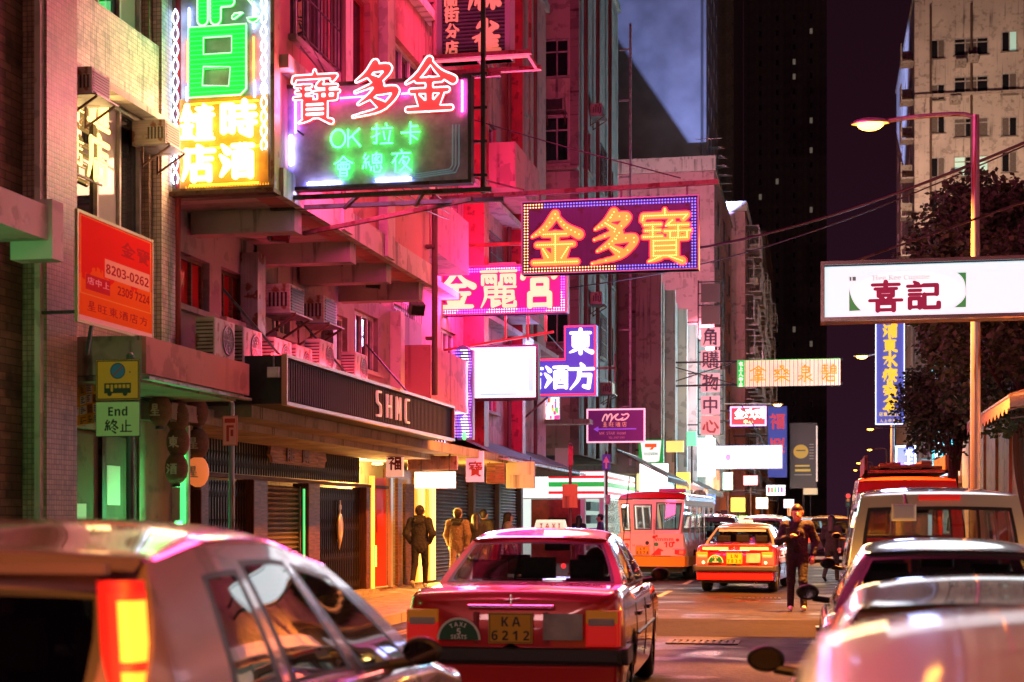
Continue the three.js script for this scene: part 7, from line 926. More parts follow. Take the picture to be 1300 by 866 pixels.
{ // red and cream minibus
  const p = onG(826, 737), o = thing('minibus', 'cream minibus with a red roof and yellow lower body', 'bus', [p.x, 0, p.z], -0.06), cream = paint([0.56, 0.46, 0.34]), W = 1.86, L = 6.6;
  makeCar(o, { L, W, wr: 0.36, wheels: [1.5, 5.3], endR: 0.14, shoulder: 0.03, sill: 0.42, deck: [[0, 1.24], [L, 1.2]], roof: [[0, 2.06], [L, 2.06]], belt: [[0, 1.23], [L, 1.2]], sr0: 0.02, sr1: 0.1, sf0: 6.5, sf1: 6.1, hwB: 0.9, hwR: 0.86, crown: 0.0, paint: cream, sideGlass: [0, 1, 2, 3, 4].map((i) => [0.03 + i * 0.19, 0.2 + i * 0.19, 0.1, 0.86]), rearGlass: [[0.03, 0.17, 0.04, 0.9], [0.23, 0.52, 0.08, 0.86], [0.58, 0.97, 0.08, 0.92]], seats: [[0.5, 'bench'], [1.5, 'bench'], [2.5, 'bench'], [3.5, 'bench'], [5.2]], doors: [], seat: mat([0.3, 0.04, 0.04], 0.7), glass: M.carGlass });
  part(o, 'roof', smoothed(patch((a, b) => { const k = lerp(-1, 1, b), e = clamp(Math.min(a, 1 - a) * 14), z = Math.sin(e * PI / 2), y = Math.cos(k * PI / 2) ** 0.45; return V(Math.sin(k * PI / 2) * 0.9 * (0.96 + 0.04 * z), 2.06 + 0.24 * y * (0.25 + 0.75 * z), -(a * (L - 0.3) + 0.06)); }, 50, 24, true)), paint([0.55, 0.012, 0.01]));
  part(o, 'lower_band', smoothed(patch((a, b) => { const t = a * 3, q = t < 1 ? V(-W / 2 - 0.012, 0, -lerp(L - 0.1, 0.1, t)) : t < 2 ? V(lerp(-W / 2 - 0.012, W / 2 + 0.012, t - 1), 0, 0.065 - 0.06 * (2 * (t - 1) - 1) ** 6) : V(W / 2 + 0.012, 0, -lerp(0.1, L - 0.1, t - 2)); return V(q.x, lerp(0.36, 0.62, b), q.z); }, 90, 4)), paint([0.72, 0.36, 0.01]));
  const dec = canvasTex(512, 200, (c) => { c.fillStyle = '#f2c0a4'; c.fillRect(0, 0, 512, 200); c.fillStyle = '#c02018'; [[286, 30, 14], [470, 56, 14], [440, 80, 10], [60, 110, 26], [306, 20, 10]].forEach(([x, y, r]) => { c.beginPath(); c.arc(x, y, r, 0, 7); c.fill(); }); c.fillRect(40, 46, 56, 16); c.font = 'bold 44px sans-serif'; c.fillText('Vmmm', 290, 66); c.font = 'bold 72px sans-serif'; c.fillText('10', 360, 124); c.fillStyle = '#2a8a50'; c.beginPath(); c.arc(304, 96, 18, 0, 7); c.fill(); c.fillStyle = '#b03028'; c.font = '24px sans-serif'; c.fillText('10 seats 7200', 110, 116); c.fillStyle = '#d8382a'; c.beginPath(); c.moveTo(262, 196); c.lineTo(320, 130); c.lineTo(360, 150); c.lineTo(340, 196); c.fill(); c.fillStyle = '#e8c0b0'; c.fillRect(340, 160, 90, 36); c.fillStyle = '#222'; c.beginPath(); c.ellipse(232, 84, 15, 18, 0, 0, 7); c.fill(); });
  part(o, 'rear_print', patch((a, b) => V(lerp(-0.84, 0.84, a), lerp(0.64, 1.2, b), 0.058 - 0.045 * (2 * a - 1) ** 6), 24, 2), plain(dec, 0.35));
  part(o, 'door_gap', [box(0.012, 0.95, 0.012, 0.1, 0.64, 0.06), box(0.012, 0.95, 0.012, -0.52, 0.64, 0.056)], M.black);
  rearPlate(o, -0.2, 0.66, 0.066, 0.36, 0.22, 'LY', '5578');
  for (const sg of [-1, 1]) { const l = part(o, 'tail_light', cbox(0.36, 0.17, 0.06, sg * 0.72, 0.66, 0.02, 0.02), M.tailRed); part(l, 'lit_lamp', cbox(0.12, 0.1, 0.06, sg * 0.72 + 0.08, 0.68, 0.028, 0.02), M.brake); part(l, 'lens_strip', cbox(0.34, 0.05, 0.06, sg * 0.72, 0.79, 0.024, 0.01), M.lens); }
  part(o, 'roof_light', cbox(0.7, 0.1, 0.25, 0.4, 2.28, -1.1, 0.03), mat([0.3, 0.05, 0.16], 0.4)); part(o, 'luggage_rail', [bar(V(0.93, 1.36, -0.4), V(0.93, 1.36, -5.5), 0.03), ...[0.6, 1.5, 2.4, 3.4, 4.4].map((s) => bar(V(0.93, 0.9, -s), V(0.93, 1.9, -s), 0.025))], M.aluminium);
  const mir = part(o, 'side_mirror', [cbox(0.2, 0.34, 0.1, 1.14, 1.5, -6.2, 0.03), rod(V(0.9, 1.8, -6.2), V(1.14, 1.75, -6.2), 0.02)], M.black);
  part(o, 'cabin_lamp', box(1.2, 0.03, 4.5, 0, 2.06, -3), glow([1, 0.85, 0.75], 0.8)); panelLight(o, [1, 0.85, 0.75], 4, 1.2, 4.5, [0, 2.03, -3], 0, -PI / 2);
}
{ // vehicles farther along
  const far = (name, label, cat, X, F, p, o2, turn = 0) => { const o = thing(name, label, cat, [X, 0, -F], turn); makeCar(o, { L: 4.4, W: 1.74, wr: 0.32, wheels: [0.8, 3.5], deck: [[0, 0.95], [0.1, 1], [3.4, 0.95], [4.4, 0.7]], roof: [[0, 1.55], [0.4, 1.62], [1.4, 1.66], [2.6, 1.58]], sr0: 0.04, sr1: 0.3, sf0: 3.5, sf1: 2.6, hwB: 0.8, hwR: 0.66, paint: p, sideGlass: [[0.1, 0.4, 0.08, 0.88], [0.44, 0.9, 0.08, 0.88]], rearGlass: [[0.07, 0.93, 0.05, 0.88]], seats: [[0.9, 'bench'], [2.2]], ...o2 }); for (const sg of [-1, 1]) part(o, 'tail_light', cbox(0.2, 0.22, 0.08, sg * 0.72, 0.72, 0, 0.02), M.brake); return o; };
  far('black_car', 'black hatchback half hidden between the minibus and the far taxi', 'car', onG(890, 744).x - 0.25, 43, paint([0.02, 0.02, 0.022]), {});
  far('far_taxi', 'red taxi far down the street behind the walking man', 'taxi', -3.9, 58, taxiRed, { cabinPaint: taxiSilver, roof: [[0, 1.38], [1.5, 1.4], [2.7, 1.4]], sr0: 0.9, sr1: 1.45, sf0: 3.4, sf1: 2.7, hwR: 0.58 });
  far('white_car', 'white estate car far down the street', 'car', -1.9, 52, paint([0.6, 0.6, 0.62]), {}, -0.1);
  far('dark_car', 'dark car with red lamps far down the street near the red traffic light', 'car', 0.4, 58, paint([0.1, 0.09, 0.1]), {});
  far('distant_car', 'grey car at the far end of the street', 'car', -0.6, 84, paint([0.3, 0.3, 0.32]), {});
  const t = thing('red_lorry', 'red lorry with a loaded rack standing ahead of the white van', 'lorry', [1.35, 0, -24.5]), rp = paint([0.5, 0.015, 0.012]);
  makeCar(t, { L: 5, W: 1.9, wr: 0.36, wheels: [1, 4], endR: 0.12, deck: [[0, 1.2], [4.2, 1.2], [5, 0.9]], roof: [[0, 2.12], [0.5, 2.2], [3, 2.22], [4, 2.1]], sr0: 0.03, sr1: 0.25, sf0: 4.5, sf1: 3.8, hwB: 0.9, hwR: 0.74, paint: rp, sideGlass: [[0.6, 0.95, 0.1, 0.85]], rearGlass: [[0.1, 0.9, 0.1, 0.6]], seats: [[3.4]], crown: 0.08 });
  for (const sg of [-1, 1]) part(t, 'tail_light', cbox(0.2, 0.2, 0.08, sg * 0.78, 0.7, 0, 0.02), M.tailRed);
  part(t, 'roof_rack', [box(1.3, 0.05, 2.6, 0, 2.3, -1.8), ...[-0.62, 0.62].map((x) => box(0.05, 0.28, 2.6, x, 2.3, -1.8))], M.rust); reseed(21); for (let i = 0; i < 7; i++) part(t, 'plank', box(0.16, 0.05 + 0.03 * (i % 3), 2.5, -0.5 + i * 0.165, 2.36 + 0.02 * (i % 2), -1.8).rotateY(0.01 * (i - 3)), M.wood);
}
// ---------------------------------------------------------------- people: tapered limbs joined by a smooth minimum and meshed on a grid (surface nets)
function netMesh(bones, cell, k = 0.03) { // bones: [ax, ay, az, bx, by, bz, ra, rb]
  const lo = [1e9, 1e9, 1e9], hi = [-1e9, -1e9, -1e9]; for (const b of bones) { const R = Math.max(b[6], b[7]) + k + 2 * cell; for (let c = 0; c < 3; c++) { lo[c] = Math.min(lo[c], b[c] - R, b[3 + c] - R); hi[c] = Math.max(hi[c], b[c] + R, b[3 + c] + R); } }
  const n = lo.map((a, c) => Math.ceil((hi[c] - a) / cell) + 1), [nx, ny, nz] = n, f = new Float32Array(nx * ny * nz).fill(1);
  for (const b of bones) { // every bone touches only the cells near it
    const R = Math.max(b[6], b[7]) + k + 2 * cell, i0 = [], i1 = []; for (let c = 0; c < 3; c++) { i0[c] = Math.max(0, Math.floor((Math.min(b[c], b[3 + c]) - R - lo[c]) / cell)); i1[c] = Math.min(n[c] - 1, Math.ceil((Math.max(b[c], b[3 + c]) + R - lo[c]) / cell)); }
    const dx = b[3] - b[0], dy = b[4] - b[1], dz = b[5] - b[2], L2 = dx * dx + dy * dy + dz * dz || 1e-9, flat = b[8] || 1;
    for (let z = i0[2]; z <= i1[2]; z++) for (let y = i0[1]; y <= i1[1]; y++) for (let x = i0[0]; x <= i1[0]; x++) {
      const px = lo[0] + x * cell - b[0], py = lo[1] + y * cell - b[1], pz = lo[2] + z * cell - b[2], t = clamp((px * dx + py * dy + pz * dz) / L2), qx = px - t * dx, qy = py - t * dy, qz = (pz - t * dz) * flat, d = Math.sqrt(qx * qx + qy * qy + qz * qz) - lerp(b[6], b[7], t);
      const at2 = (z * ny + y) * nx + x, o = f[at2], h = Math.max(k - Math.abs(o - d), 0) / k; f[at2] = Math.min(o, d) - h * h * k * 0.25;
    }
  }
  const vid = new Int32Array(nx * ny * nz).fill(-1), P = [], idx = [], F = (x, y, z) => f[(z * ny + y) * nx + x];
  for (let z = 0; z < nz - 1; z++) for (let y = 0; y < ny - 1; y++) for (let x = 0; x < nx - 1; x++) {
    let m = 0; const v = []; for (let c = 0; c < 8; c++) { const q = F(x + (c & 1), y + (c >> 1 & 1), z + (c >> 2)); v.push(q); if (q < 0) m |= 1 << c; } if (!m || m === 255) continue;
    let sx = 0, sy = 0, sz = 0, s = 0; for (let a = 0; a < 8; a++) for (const e of [1, 2, 4]) { const b = a | e; if (b === a || (v[a] < 0) === (v[b] < 0)) continue; const t = v[a] / (v[a] - v[b]); sx += (a & 1) + (e === 1 ? t : 0); sy += (a >> 1 & 1) + (e === 2 ? t : 0); sz += (a >> 2) + (e === 4 ? t : 0); s++; }
    vid[(z * ny + y) * nx + x] = P.length / 3; P.push(lo[0] + (x + sx / s) * cell, lo[1] + (y + sy / s) * cell, lo[2] + (z + sz / s) * cell);
  }
  const I = (x, y, z) => vid[(z * ny + y) * nx + x], quad = (a, b, c, d, fl) => { if (a < 0 || b < 0 || c < 0 || d < 0) return; fl ? idx.push(a, c, b, b, c, d) : idx.push(a, b, c, b, d, c); };
  for (let z = 1; z < nz - 1; z++) for (let y = 1; y < ny - 1; y++) for (let x = 1; x < nx - 1; x++) { const s = F(x, y, z) < 0; if (s !== F(x + 1, y, z) < 0) quad(I(x, y - 1, z - 1), I(x, y, z - 1), I(x, y - 1, z), I(x, y, z), !s); if (s !== F(x, y + 1, z) < 0) quad(I(x - 1, y, z - 1), I(x, y, z - 1), I(x - 1, y, z), I(x, y, z), s); if (s !== F(x, y, z + 1) < 0) quad(I(x - 1, y - 1, z), I(x, y - 1, z), I(x - 1, y, z), I(x, y, z), !s); }
  const g = new THREE.BufferGeometry(); g.setAttribute('position', new THREE.Float32BufferAttribute(P, 3)); g.setAttribute('uv', new THREE.Float32BufferAttribute(new Float32Array(P.length / 3 * 2).map((_, i) => P[Math.floor(i / 2) * 3 + (i % 2 ? 1 : 0)]), 2)); g.setIndex(idx); g.computeVertexNormals(); return g;
}
const cloth = (c, r = 0.85) => mat(c, r, { map: TX.fabric, bumpMap: rep(TX.noiseB, 0.35), bumpScale: 0.02 });
const skin = mat([0.5, 0.3, 0.22], 0.55);
// the figure faces +z; pose gives knee, ankle, elbow and wrist places for each side (side -1 is the figure's own right when it faces the camera)
function person(label, pos, turn, o) {
  const H = (o.height ?? 1.72) / 1.75, t = thing('person', label, 'person', pos, turn, 'people on the street'), S = (a) => a.map((v) => v * H), cell = o.fine ? 0.011 : o.near ? 0.012 : 0.016;
  const B = (a, b, ra, rb, flat) => [...S(a), ...S(b), ra * H, rb * H, flat], sx = [-1, 1], p = o.pose, hip = (s) => [s * 0.09, 0.92, 0], sh = (s) => [s * 0.185, 1.42, -0.01];
  const kn = (s) => p.knee[s < 0 ? 0 : 1], an = (s) => p.ankle[s < 0 ? 0 : 1], el = (s) => p.elbow[s < 0 ? 0 : 1], wr = (s) => p.wrist[s < 0 ? 0 : 1], hz = p.head || [0, 1.625, 0.02], j = o.puff ?? 0;
  const skinBones = [B([0, 1.4, -0.01], [hz[0], hz[1] - 0.07, hz[2] - 0.01], 0.062, 0.055), B([hz[0], hz[1] + 0.03, hz[2] - 0.015], [hz[0], hz[1] - 0.05, hz[2] + 0.02], 0.092, 0.07), B([hz[0], hz[1] - 0.08, hz[2] + 0.045], [hz[0], hz[1] - 0.06, hz[2] + 0.05], 0.045, 0.04), B([0, 1.0, 0], [0, 1.38, 0], 0.12, 0.14, 1.4)];
  for (const s of sx) { skinBones.push(B(sh(s), el(s), 0.048, 0.04), B(el(s), wr(s), 0.04, 0.028), B(hip(s), kn(s), 0.08, 0.055), B(kn(s), an(s), 0.055, 0.04)); }
  const head = [...[-1, 1].map((s) => B([hz[0] + s * 0.088, hz[1] - 0.03, hz[2] - 0.01], [hz[0] + s * 0.09, hz[1] + 0.02, hz[2] - 0.015], 0.016, 0.02)), B([hz[0], hz[1] + 0.01, hz[2] + 0.1], [hz[0], hz[1] - 0.03, hz[2] + 0.118], 0.012, 0.017)];
  const bodyG = [netMesh([...skinBones, ...head], cell, 0.03 * H)];
  for (const s of sx) { const w = wr(s), e = el(s); if (p.pocket?.[s < 0 ? 0 : 1]) continue; // a palm and five unequal, slightly curled fingers
    const d = V(w[0] - e[0], w[1] - e[1], w[2] - e[2]).normalize(), up = Math.abs(d.y) > 0.8 ? V(0, 0, 1) : V(0, 1, 0), a = V(0, 0, 0).crossVectors(up, d).normalize(), c = V(0, 0, 0).crossVectors(d, a), Q = (x, y, z) => [w[0] + a.x * x + d.x * y + c.x * z, w[1] + a.y * x + d.y * y + c.y * z, w[2] + a.z * x + d.z * y + c.z * z], hb = [B(Q(0, 0, 0), Q(0, 0.08, 0), 0.03, 0.033, 1)];
    [[-0.028, 0.07], [-0.009, 0.08], [0.011, 0.075], [0.029, 0.06]].forEach(([x, l]) => hb.push(B(Q(x, 0.085, 0), Q(x, 0.085 + l * 0.55, -0.008), 0.0095, 0.009), B(Q(x, 0.085 + l * 0.55, -0.008), Q(x, 0.085 + l * 0.95, -0.032), 0.009, 0.0075))); hb.push(B(Q(-s * 0.03, 0.025, 0), Q(-s * 0.06, 0.07, -0.012), 0.012, 0.01), B(Q(-s * 0.06, 0.07, -0.012), Q(-s * 0.058, 0.1, -0.025), 0.01, 0.008)); bodyG.push(netMesh(hb, 0.006, 0.008)); }
  const body = part(t, 'body', bodyG, skin);
  const top = [B([0, 0.96, 0], [0, 1.2, 0], 0.165 + j, 0.16 + j, 1.35), B([0, 1.2, 0], [0, 1.36, -0.01], 0.165 + j, 0.15 + j, 1.3), ...(o.longCoat ? [B([0, 0.9, 0], [0, 1.0, 0], 0.165 + j, 0.165 + j, 1.3)] : [])]; for (const s of sx) { const w = wr(s), e = el(s), m = [0, 1, 2].map((c) => lerp(e[c], w[c], 0.93)); top.push(B([s * 0.07, 1.42, -0.01], sh(s), 0.075 + j * 0.6, 0.075 + j * 0.6), B(sh(s), e, 0.075 + j * 0.7, 0.062 + j * 0.6), B(e, m, 0.06 + j * 0.6, 0.046 + j * 0.4)); }
  part(t, o.topName || 'jacket', netMesh(top, cell, 0.045 * H), o.top); if (o.collar) part(t, 'hood', netMesh([B([-0.09, 1.5, -0.07], [0.09, 1.5, -0.07], 0.055, 0.055), B([-0.07, 1.42, -0.13], [0.07, 1.42, -0.13], 0.05, 0.05)], cell, 0.04), o.collar);
  const leg = [B([0, 0.97, 0], [0, 0.9, 0], 0.15, 0.15, 1.35)]; for (const s of sx) leg.push(B(hip(s), kn(s), 0.098, 0.07), B(kn(s), an(s), 0.068, 0.054)); part(t, 'trousers', netMesh(leg, cell, 0.035 * H), o.legs);
  for (const s of sx) { const q = an(s), ty = p.toe?.[s < 0 ? 0 : 1] ?? 0; part(t, 'shoe', netMesh([B([q[0], q[1] - 0.035, q[2] - 0.03], [q[0], q[1] - 0.04 + ty, q[2] + 0.15], 0.042, 0.035), B([q[0], q[1] + 0.01, q[2]], [q[0], q[1] - 0.02, q[2]], 0.045, 0.045)], 0.012, 0.03), o.shoes || M.black); }
  const hr = [B([hz[0], hz[1] + 0.05, hz[2] - 0.035], [hz[0], hz[1] + 0.055, hz[2] - 0.025], 0.098, 0.096), B([hz[0], hz[1] + 0.085, hz[2] + 0.025], [hz[0], hz[1] + 0.09, hz[2] + 0.01], 0.045, 0.055), B([hz[0], hz[1] - 0.02, hz[2] - 0.06], [hz[0], hz[1] + 0.03, hz[2] - 0.05], 0.07, 0.09)]; if (o.longHair) hr.push(B([hz[0], hz[1], hz[2] - 0.05], [hz[0], 1.36, -0.1], 0.095, 0.075), ...sx.map((s) => B([hz[0] + s * 0.07, hz[1], hz[2]], [s * 0.09, 1.4, 0.02], 0.04, 0.035)));
  part(t, 'hair', netMesh(hr, cell, 0.03), o.hair || mat([0.018, 0.013, 0.011], 0.5)); if (o.cap) part(t, 'cap', netMesh([B([hz[0], hz[1] + 0.06, hz[2] - 0.01], [hz[0], hz[1] + 0.065, hz[2]], 0.108, 0.106), B([hz[0], hz[1] + 0.05, hz[2] + 0.09], [hz[0], hz[1] + 0.045, hz[2] + 0.14], 0.05, 0.045)], cell, 0.03), o.cap);
  if (o.fine) { part(body, 'eye', [-1, 1].map((s) => new THREE.SphereGeometry(0.008, 8, 6).translate(...S([hz[0] + s * 0.034, hz[1] - 0.002, hz[2] + 0.083]))), M.black); part(body, 'mouth', box(0.045 * H, 0.008, 0.012, ...S([hz[0], hz[1] - 0.07, hz[2] + 0.088])), mat([0.35, 0.12, 0.1], 0.5)); }
  return t;
}
const stand = { knee: [[-0.1, 0.5, 0.02], [0.1, 0.5, 0.02]], ankle: [[-0.1, 0.085, -0.01], [0.1, 0.085, -0.01]], elbow: [[-0.26, 1.15, -0.02], [0.26, 1.15, -0.02]], wrist: [[-0.25, 0.9, 0.05], [0.25, 0.9, 0.05]] };
const walk = { knee: [[-0.09, 0.5, 0.16], [0.1, 0.5, -0.06]], ankle: [[-0.08, 0.085, 0.22], [0.1, 0.16, -0.36]], toe: [0, -0.09], elbow: [[-0.27, 1.16, -0.1], [0.27, 1.15, 0.04]], wrist: [[-0.25, 0.92, -0.08], [0.25, 0.92, 0.2]] };
const pockets = { ...walk, elbow: [[-0.29, 1.16, -0.1], [0.29, 1.16, -0.1]], wrist: [[-0.2, 0.96, 0.04], [0.2, 0.96, 0.04]], pocket: [1, 1] };
{
  const jeans = cloth([0.012, 0.012, 0.016]), dark = cloth([0.03, 0.032, 0.04]), g = (u, v) => { const p = onG(u, v, 0.13); return [p.x, 0.13, p.z]; }, w = (u, X) => { const p = onX(u, 660, X); return [X, 0.13, p.z]; };
  person('person in a dark hooded jacket walking past the glowing shop entrance, back turned', g(533, 746), PI + 0.1, { near: true, height: 1.72, pose: pockets, top: cloth([0.035, 0.036, 0.045]), puff: 0.012, collar: cloth([0.05, 0.05, 0.058]), legs: jeans, shoes: mat([0.4, 0.38, 0.36], 0.7), longCoat: true });
  person('person in a beige jacket and pale cap by the roller shutter', w(581, -7.85), PI, { near: true, height: 1.66, pose: walk, top: cloth([0.36, 0.25, 0.17]), puff: 0.03, collar: dark, legs: cloth([0.45, 0.3, 0.28]), cap: cloth([0.6, 0.55, 0.5]) });
  person('person with long dark hair in a black coat by the shutters', w(604, -7.5), PI + 0.3, { height: 1.56, pose: stand, top: dark, puff: 0.02, legs: jeans, longHair: true });
  person('person in a dark coat just past the long-haired person', w(614, -7.85), PI - 0.2, { height: 1.66, pose: stand, top: cloth([0.05, 0.035, 0.035]), puff: 0.02, legs: jeans });
  person('person in a white coat facing along the shutters', w(645, -7.5), PI / 2 + 0.3, { height: 1.6, pose: walk, top: cloth([0.66, 0.6, 0.56]), puff: 0.03, legs: jeans, longHair: true });
  person('person with dark hair in front of the convenience store window', w(735, -7.0), PI - 0.3, { height: 1.55, pose: stand, top: dark, legs: jeans, longHair: true });
  person('person in a violet top beside the convenience store post', w(762, -6.7), -PI / 2, { height: 1.6, pose: stand, top: cloth([0.16, 0.06, 0.3]), legs: jeans });
  const m = onG(1012, 776);
  const man = person('person in an open navy jacket walking up the road, one hand raised to chest', [m.x, 0, m.z], 0.05, { fine: true, height: 1.8, pose: { ...walk, knee: [[-0.1, 0.5, 0.0], [0.09, 0.5, 0.16]], ankle: [[-0.11, 0.085, 0.02], [0.1, 0.085, 0.24]], toe: [0, 0.03], elbow: [[-0.3, 1.16, -0.02], [0.3, 1.17, -0.1]], wrist: [[-0.12, 1.24, 0.2], [0.26, 0.93, -0.02]], head: [0.0, 1.62, 0.03] }, top: cloth([0.025, 0.03, 0.07]), puff: 0.012, legs: jeans, shoes: mat([0.72, 0.68, 0.62], 0.7) });
  part(man, 'shirt', netMesh([[0, 1.02, 0.07, 0, 1.42, 0.055, 0.085, 0.07, 1.0], [-0.04, 1.3, 0.08, 0.05, 1.3, 0.08, 0.07, 0.07, 1]].map((b) => b.map((v, i) => i < 8 ? v * 1.8 / 1.75 : v)), 0.014, 0.04), cloth([0.012, 0.012, 0.018])); part(man, 'shirt_print', [box(0.012, 0.09, 0.004, 0.03, 1.3, 0.172), box(0.05, 0.012, 0.004, 0.03, 1.37, 0.172)], M.white); part(man, 'phone', cbox(0.07, 0.14, 0.012, -0.16, 1.29, 0.27, 0.004), M.black);
  const wm = onG(1056, 738); person('person with long dark hair in black walking beside the white van', [wm.x, 0, wm.z], PI - 0.3, { height: 1.66, pose: walk, top: dark, puff: 0.01, legs: cloth([0.02, 0.03, 0.035]), longHair: true, shoes: M.black });
  reseed(8); for (const [u, X, hgt, c] of [[912, -5.2, 1.7, [0.1, 0.05, 0.04]], [926, -4.6, 1.72, [0.3, 0.12, 0.05]], [948, -5.4, 1.62, [0.06, 0.06, 0.08]], [962, -5.6, 1.7, [0.2, 0.2, 0.22]], [970, -5.2, 1.66, [0.08, 0.05, 0.06]], [980, -4.9, 1.7, [0.12, 0.1, 0.1]]]) { const p = onX(u, 660, X); if (-p.z > 120) continue; person({ 912: 'small distant person in brown on the far left pavement', 926: 'small distant person in orange brown near the far taxi roof', 948: 'small distant person in dark clothes under the far shop signs', 962: 'small distant person in grey by the far lit shops', 970: 'small distant person in maroon past the far lit shops', 980: 'small distant person in charcoal at the far end of the shops' }[u], [X, X > -6.2 ? 0 : 0.13, p.z], rr(0, 6), { height: hgt, pose: rnd() < 0.5 ? walk : stand, top: cloth(c), puff: 0.02, legs: jeans }); }
  const seated = { knee: [[-0.12, 0.98, 0.4], [0.12, 0.98, 0.4]], ankle: [[-0.12, 0.62, 0.56], [0.12, 0.62, 0.56]], elbow: [[-0.27, 1.16, 0.14], [0.27, 1.16, 0.14]], wrist: [[-0.15, 1.28, 0.4], [0.15, 1.28, 0.4]] };
  for (const [o, lab, c] of [[taxiA, 'person driving the front taxi, a dark shape behind its rear window', [0.03, 0.03, 0.04]], [taxiB, 'person driving the taxi with lit tail lamps', [0.2, 0.18, 0.16]]]) { const q = V(0.36, -0.4, -2.62).applyAxisAngle(V(0, 1, 0), o.rotation.y).add(o.position); person(lab, [q.x, q.y, q.z], PI + o.rotation.y, { height: 1.68, pose: seated, top: cloth(c), legs: jeans }); }
}
// ---------------------------------------------------------------- street lamps
function streetLamp(label, x, f, armX, h, cd, arrowTurn = 0) {
  const o = thing('street_lamp', label, 'street lamp', [x, 0.13, -f], 0, 'sodium street lamps'), d = armX - x, s = Math.sign(d);
  part(o, 'post', [rod(V(0, 0, 0), V(0, h, 0), 0.1, 0.065, 14), cyl(0.14, 0.9, 0, 0, 0, 14, 0.12), cyl(0.18, 0.05, 0, 0, 0, 14)], M.pole);
  part(o, 'arm', tube([V(0, h - 0.05, 0), V(d * 0.1, h + 0.02, 0), V(d * 0.55, h + 0.02, 0), V(d - s * 0.3, h - 0.02, 0)], 0.04, 8, 20), M.pole);
  part(o, 'lamp_head', new THREE.SphereGeometry(0.3, 18, 10, 0, 2 * PI, 0, PI / 2).scale(1.1, 0.35, 0.5).translate(d, h - 0.06, 0), M.aluminium);
  part(o, 'lamp_lens', new THREE.SphereGeometry(0.2, 18, 10, 0, 2 * PI, PI / 2, PI / 2).scale(1.15, 0.6, 0.7).translate(d, h - 0.062, 0), glow([1, 0.42, 0.05], 14, [0.9, 0.6, 0.3]));
  const l = new THREE.SpotLight(rgb(1, 0.27, 0.025), cd, 0, 1.12, 0.6); l.position.set(d, h - 0.36, 0); l.target.position.set(d - 0.6, 0, 0); l.castShadow = true; l.shadow.radius = 5; l.name = 'lamp_light'; o.add(l, l.target); return o;
}
const LAMP_CD = 3900;
streetLamp('street lamp on a tall post behind the white restaurant sign', 2.62, 27.3, 0.87, 8.35, LAMP_CD);
streetLamp('street lamp reaching across the blue spa sign', 3.0, 66, 1.75, 8.35, LAMP_CD * 0.8); 
streetLamp('street lamp on the left pavement by the tall blue sign', -6.7, 92, -2.4, 8.3, LAMP_CD * 0.8);
for (const [u, v] of [[1105, 545], [1104, 571], [1090, 588], [1086, 597]]) { const S = (VH - v) / 6.8, D = FPX / S, p = V(0, EYE, 0).addScaledVector(ray(u, v), D); streetLamp('small distant street lamp at the far end of the street', p.x + 1.6, -p.z, p.x, p.y - 0.05, LAMP_CD * 0.7); }
streetLamp('unseen street lamp added near the camera on the right pavement', 3.0, -3.5, 0.9, 8.35, LAMP_CD * 0.5);  // out of view, added to light the near cars and signs

M.oldPane = phys([0.3, 0.26, 0.23], 0.25, { map: TX.fabric });
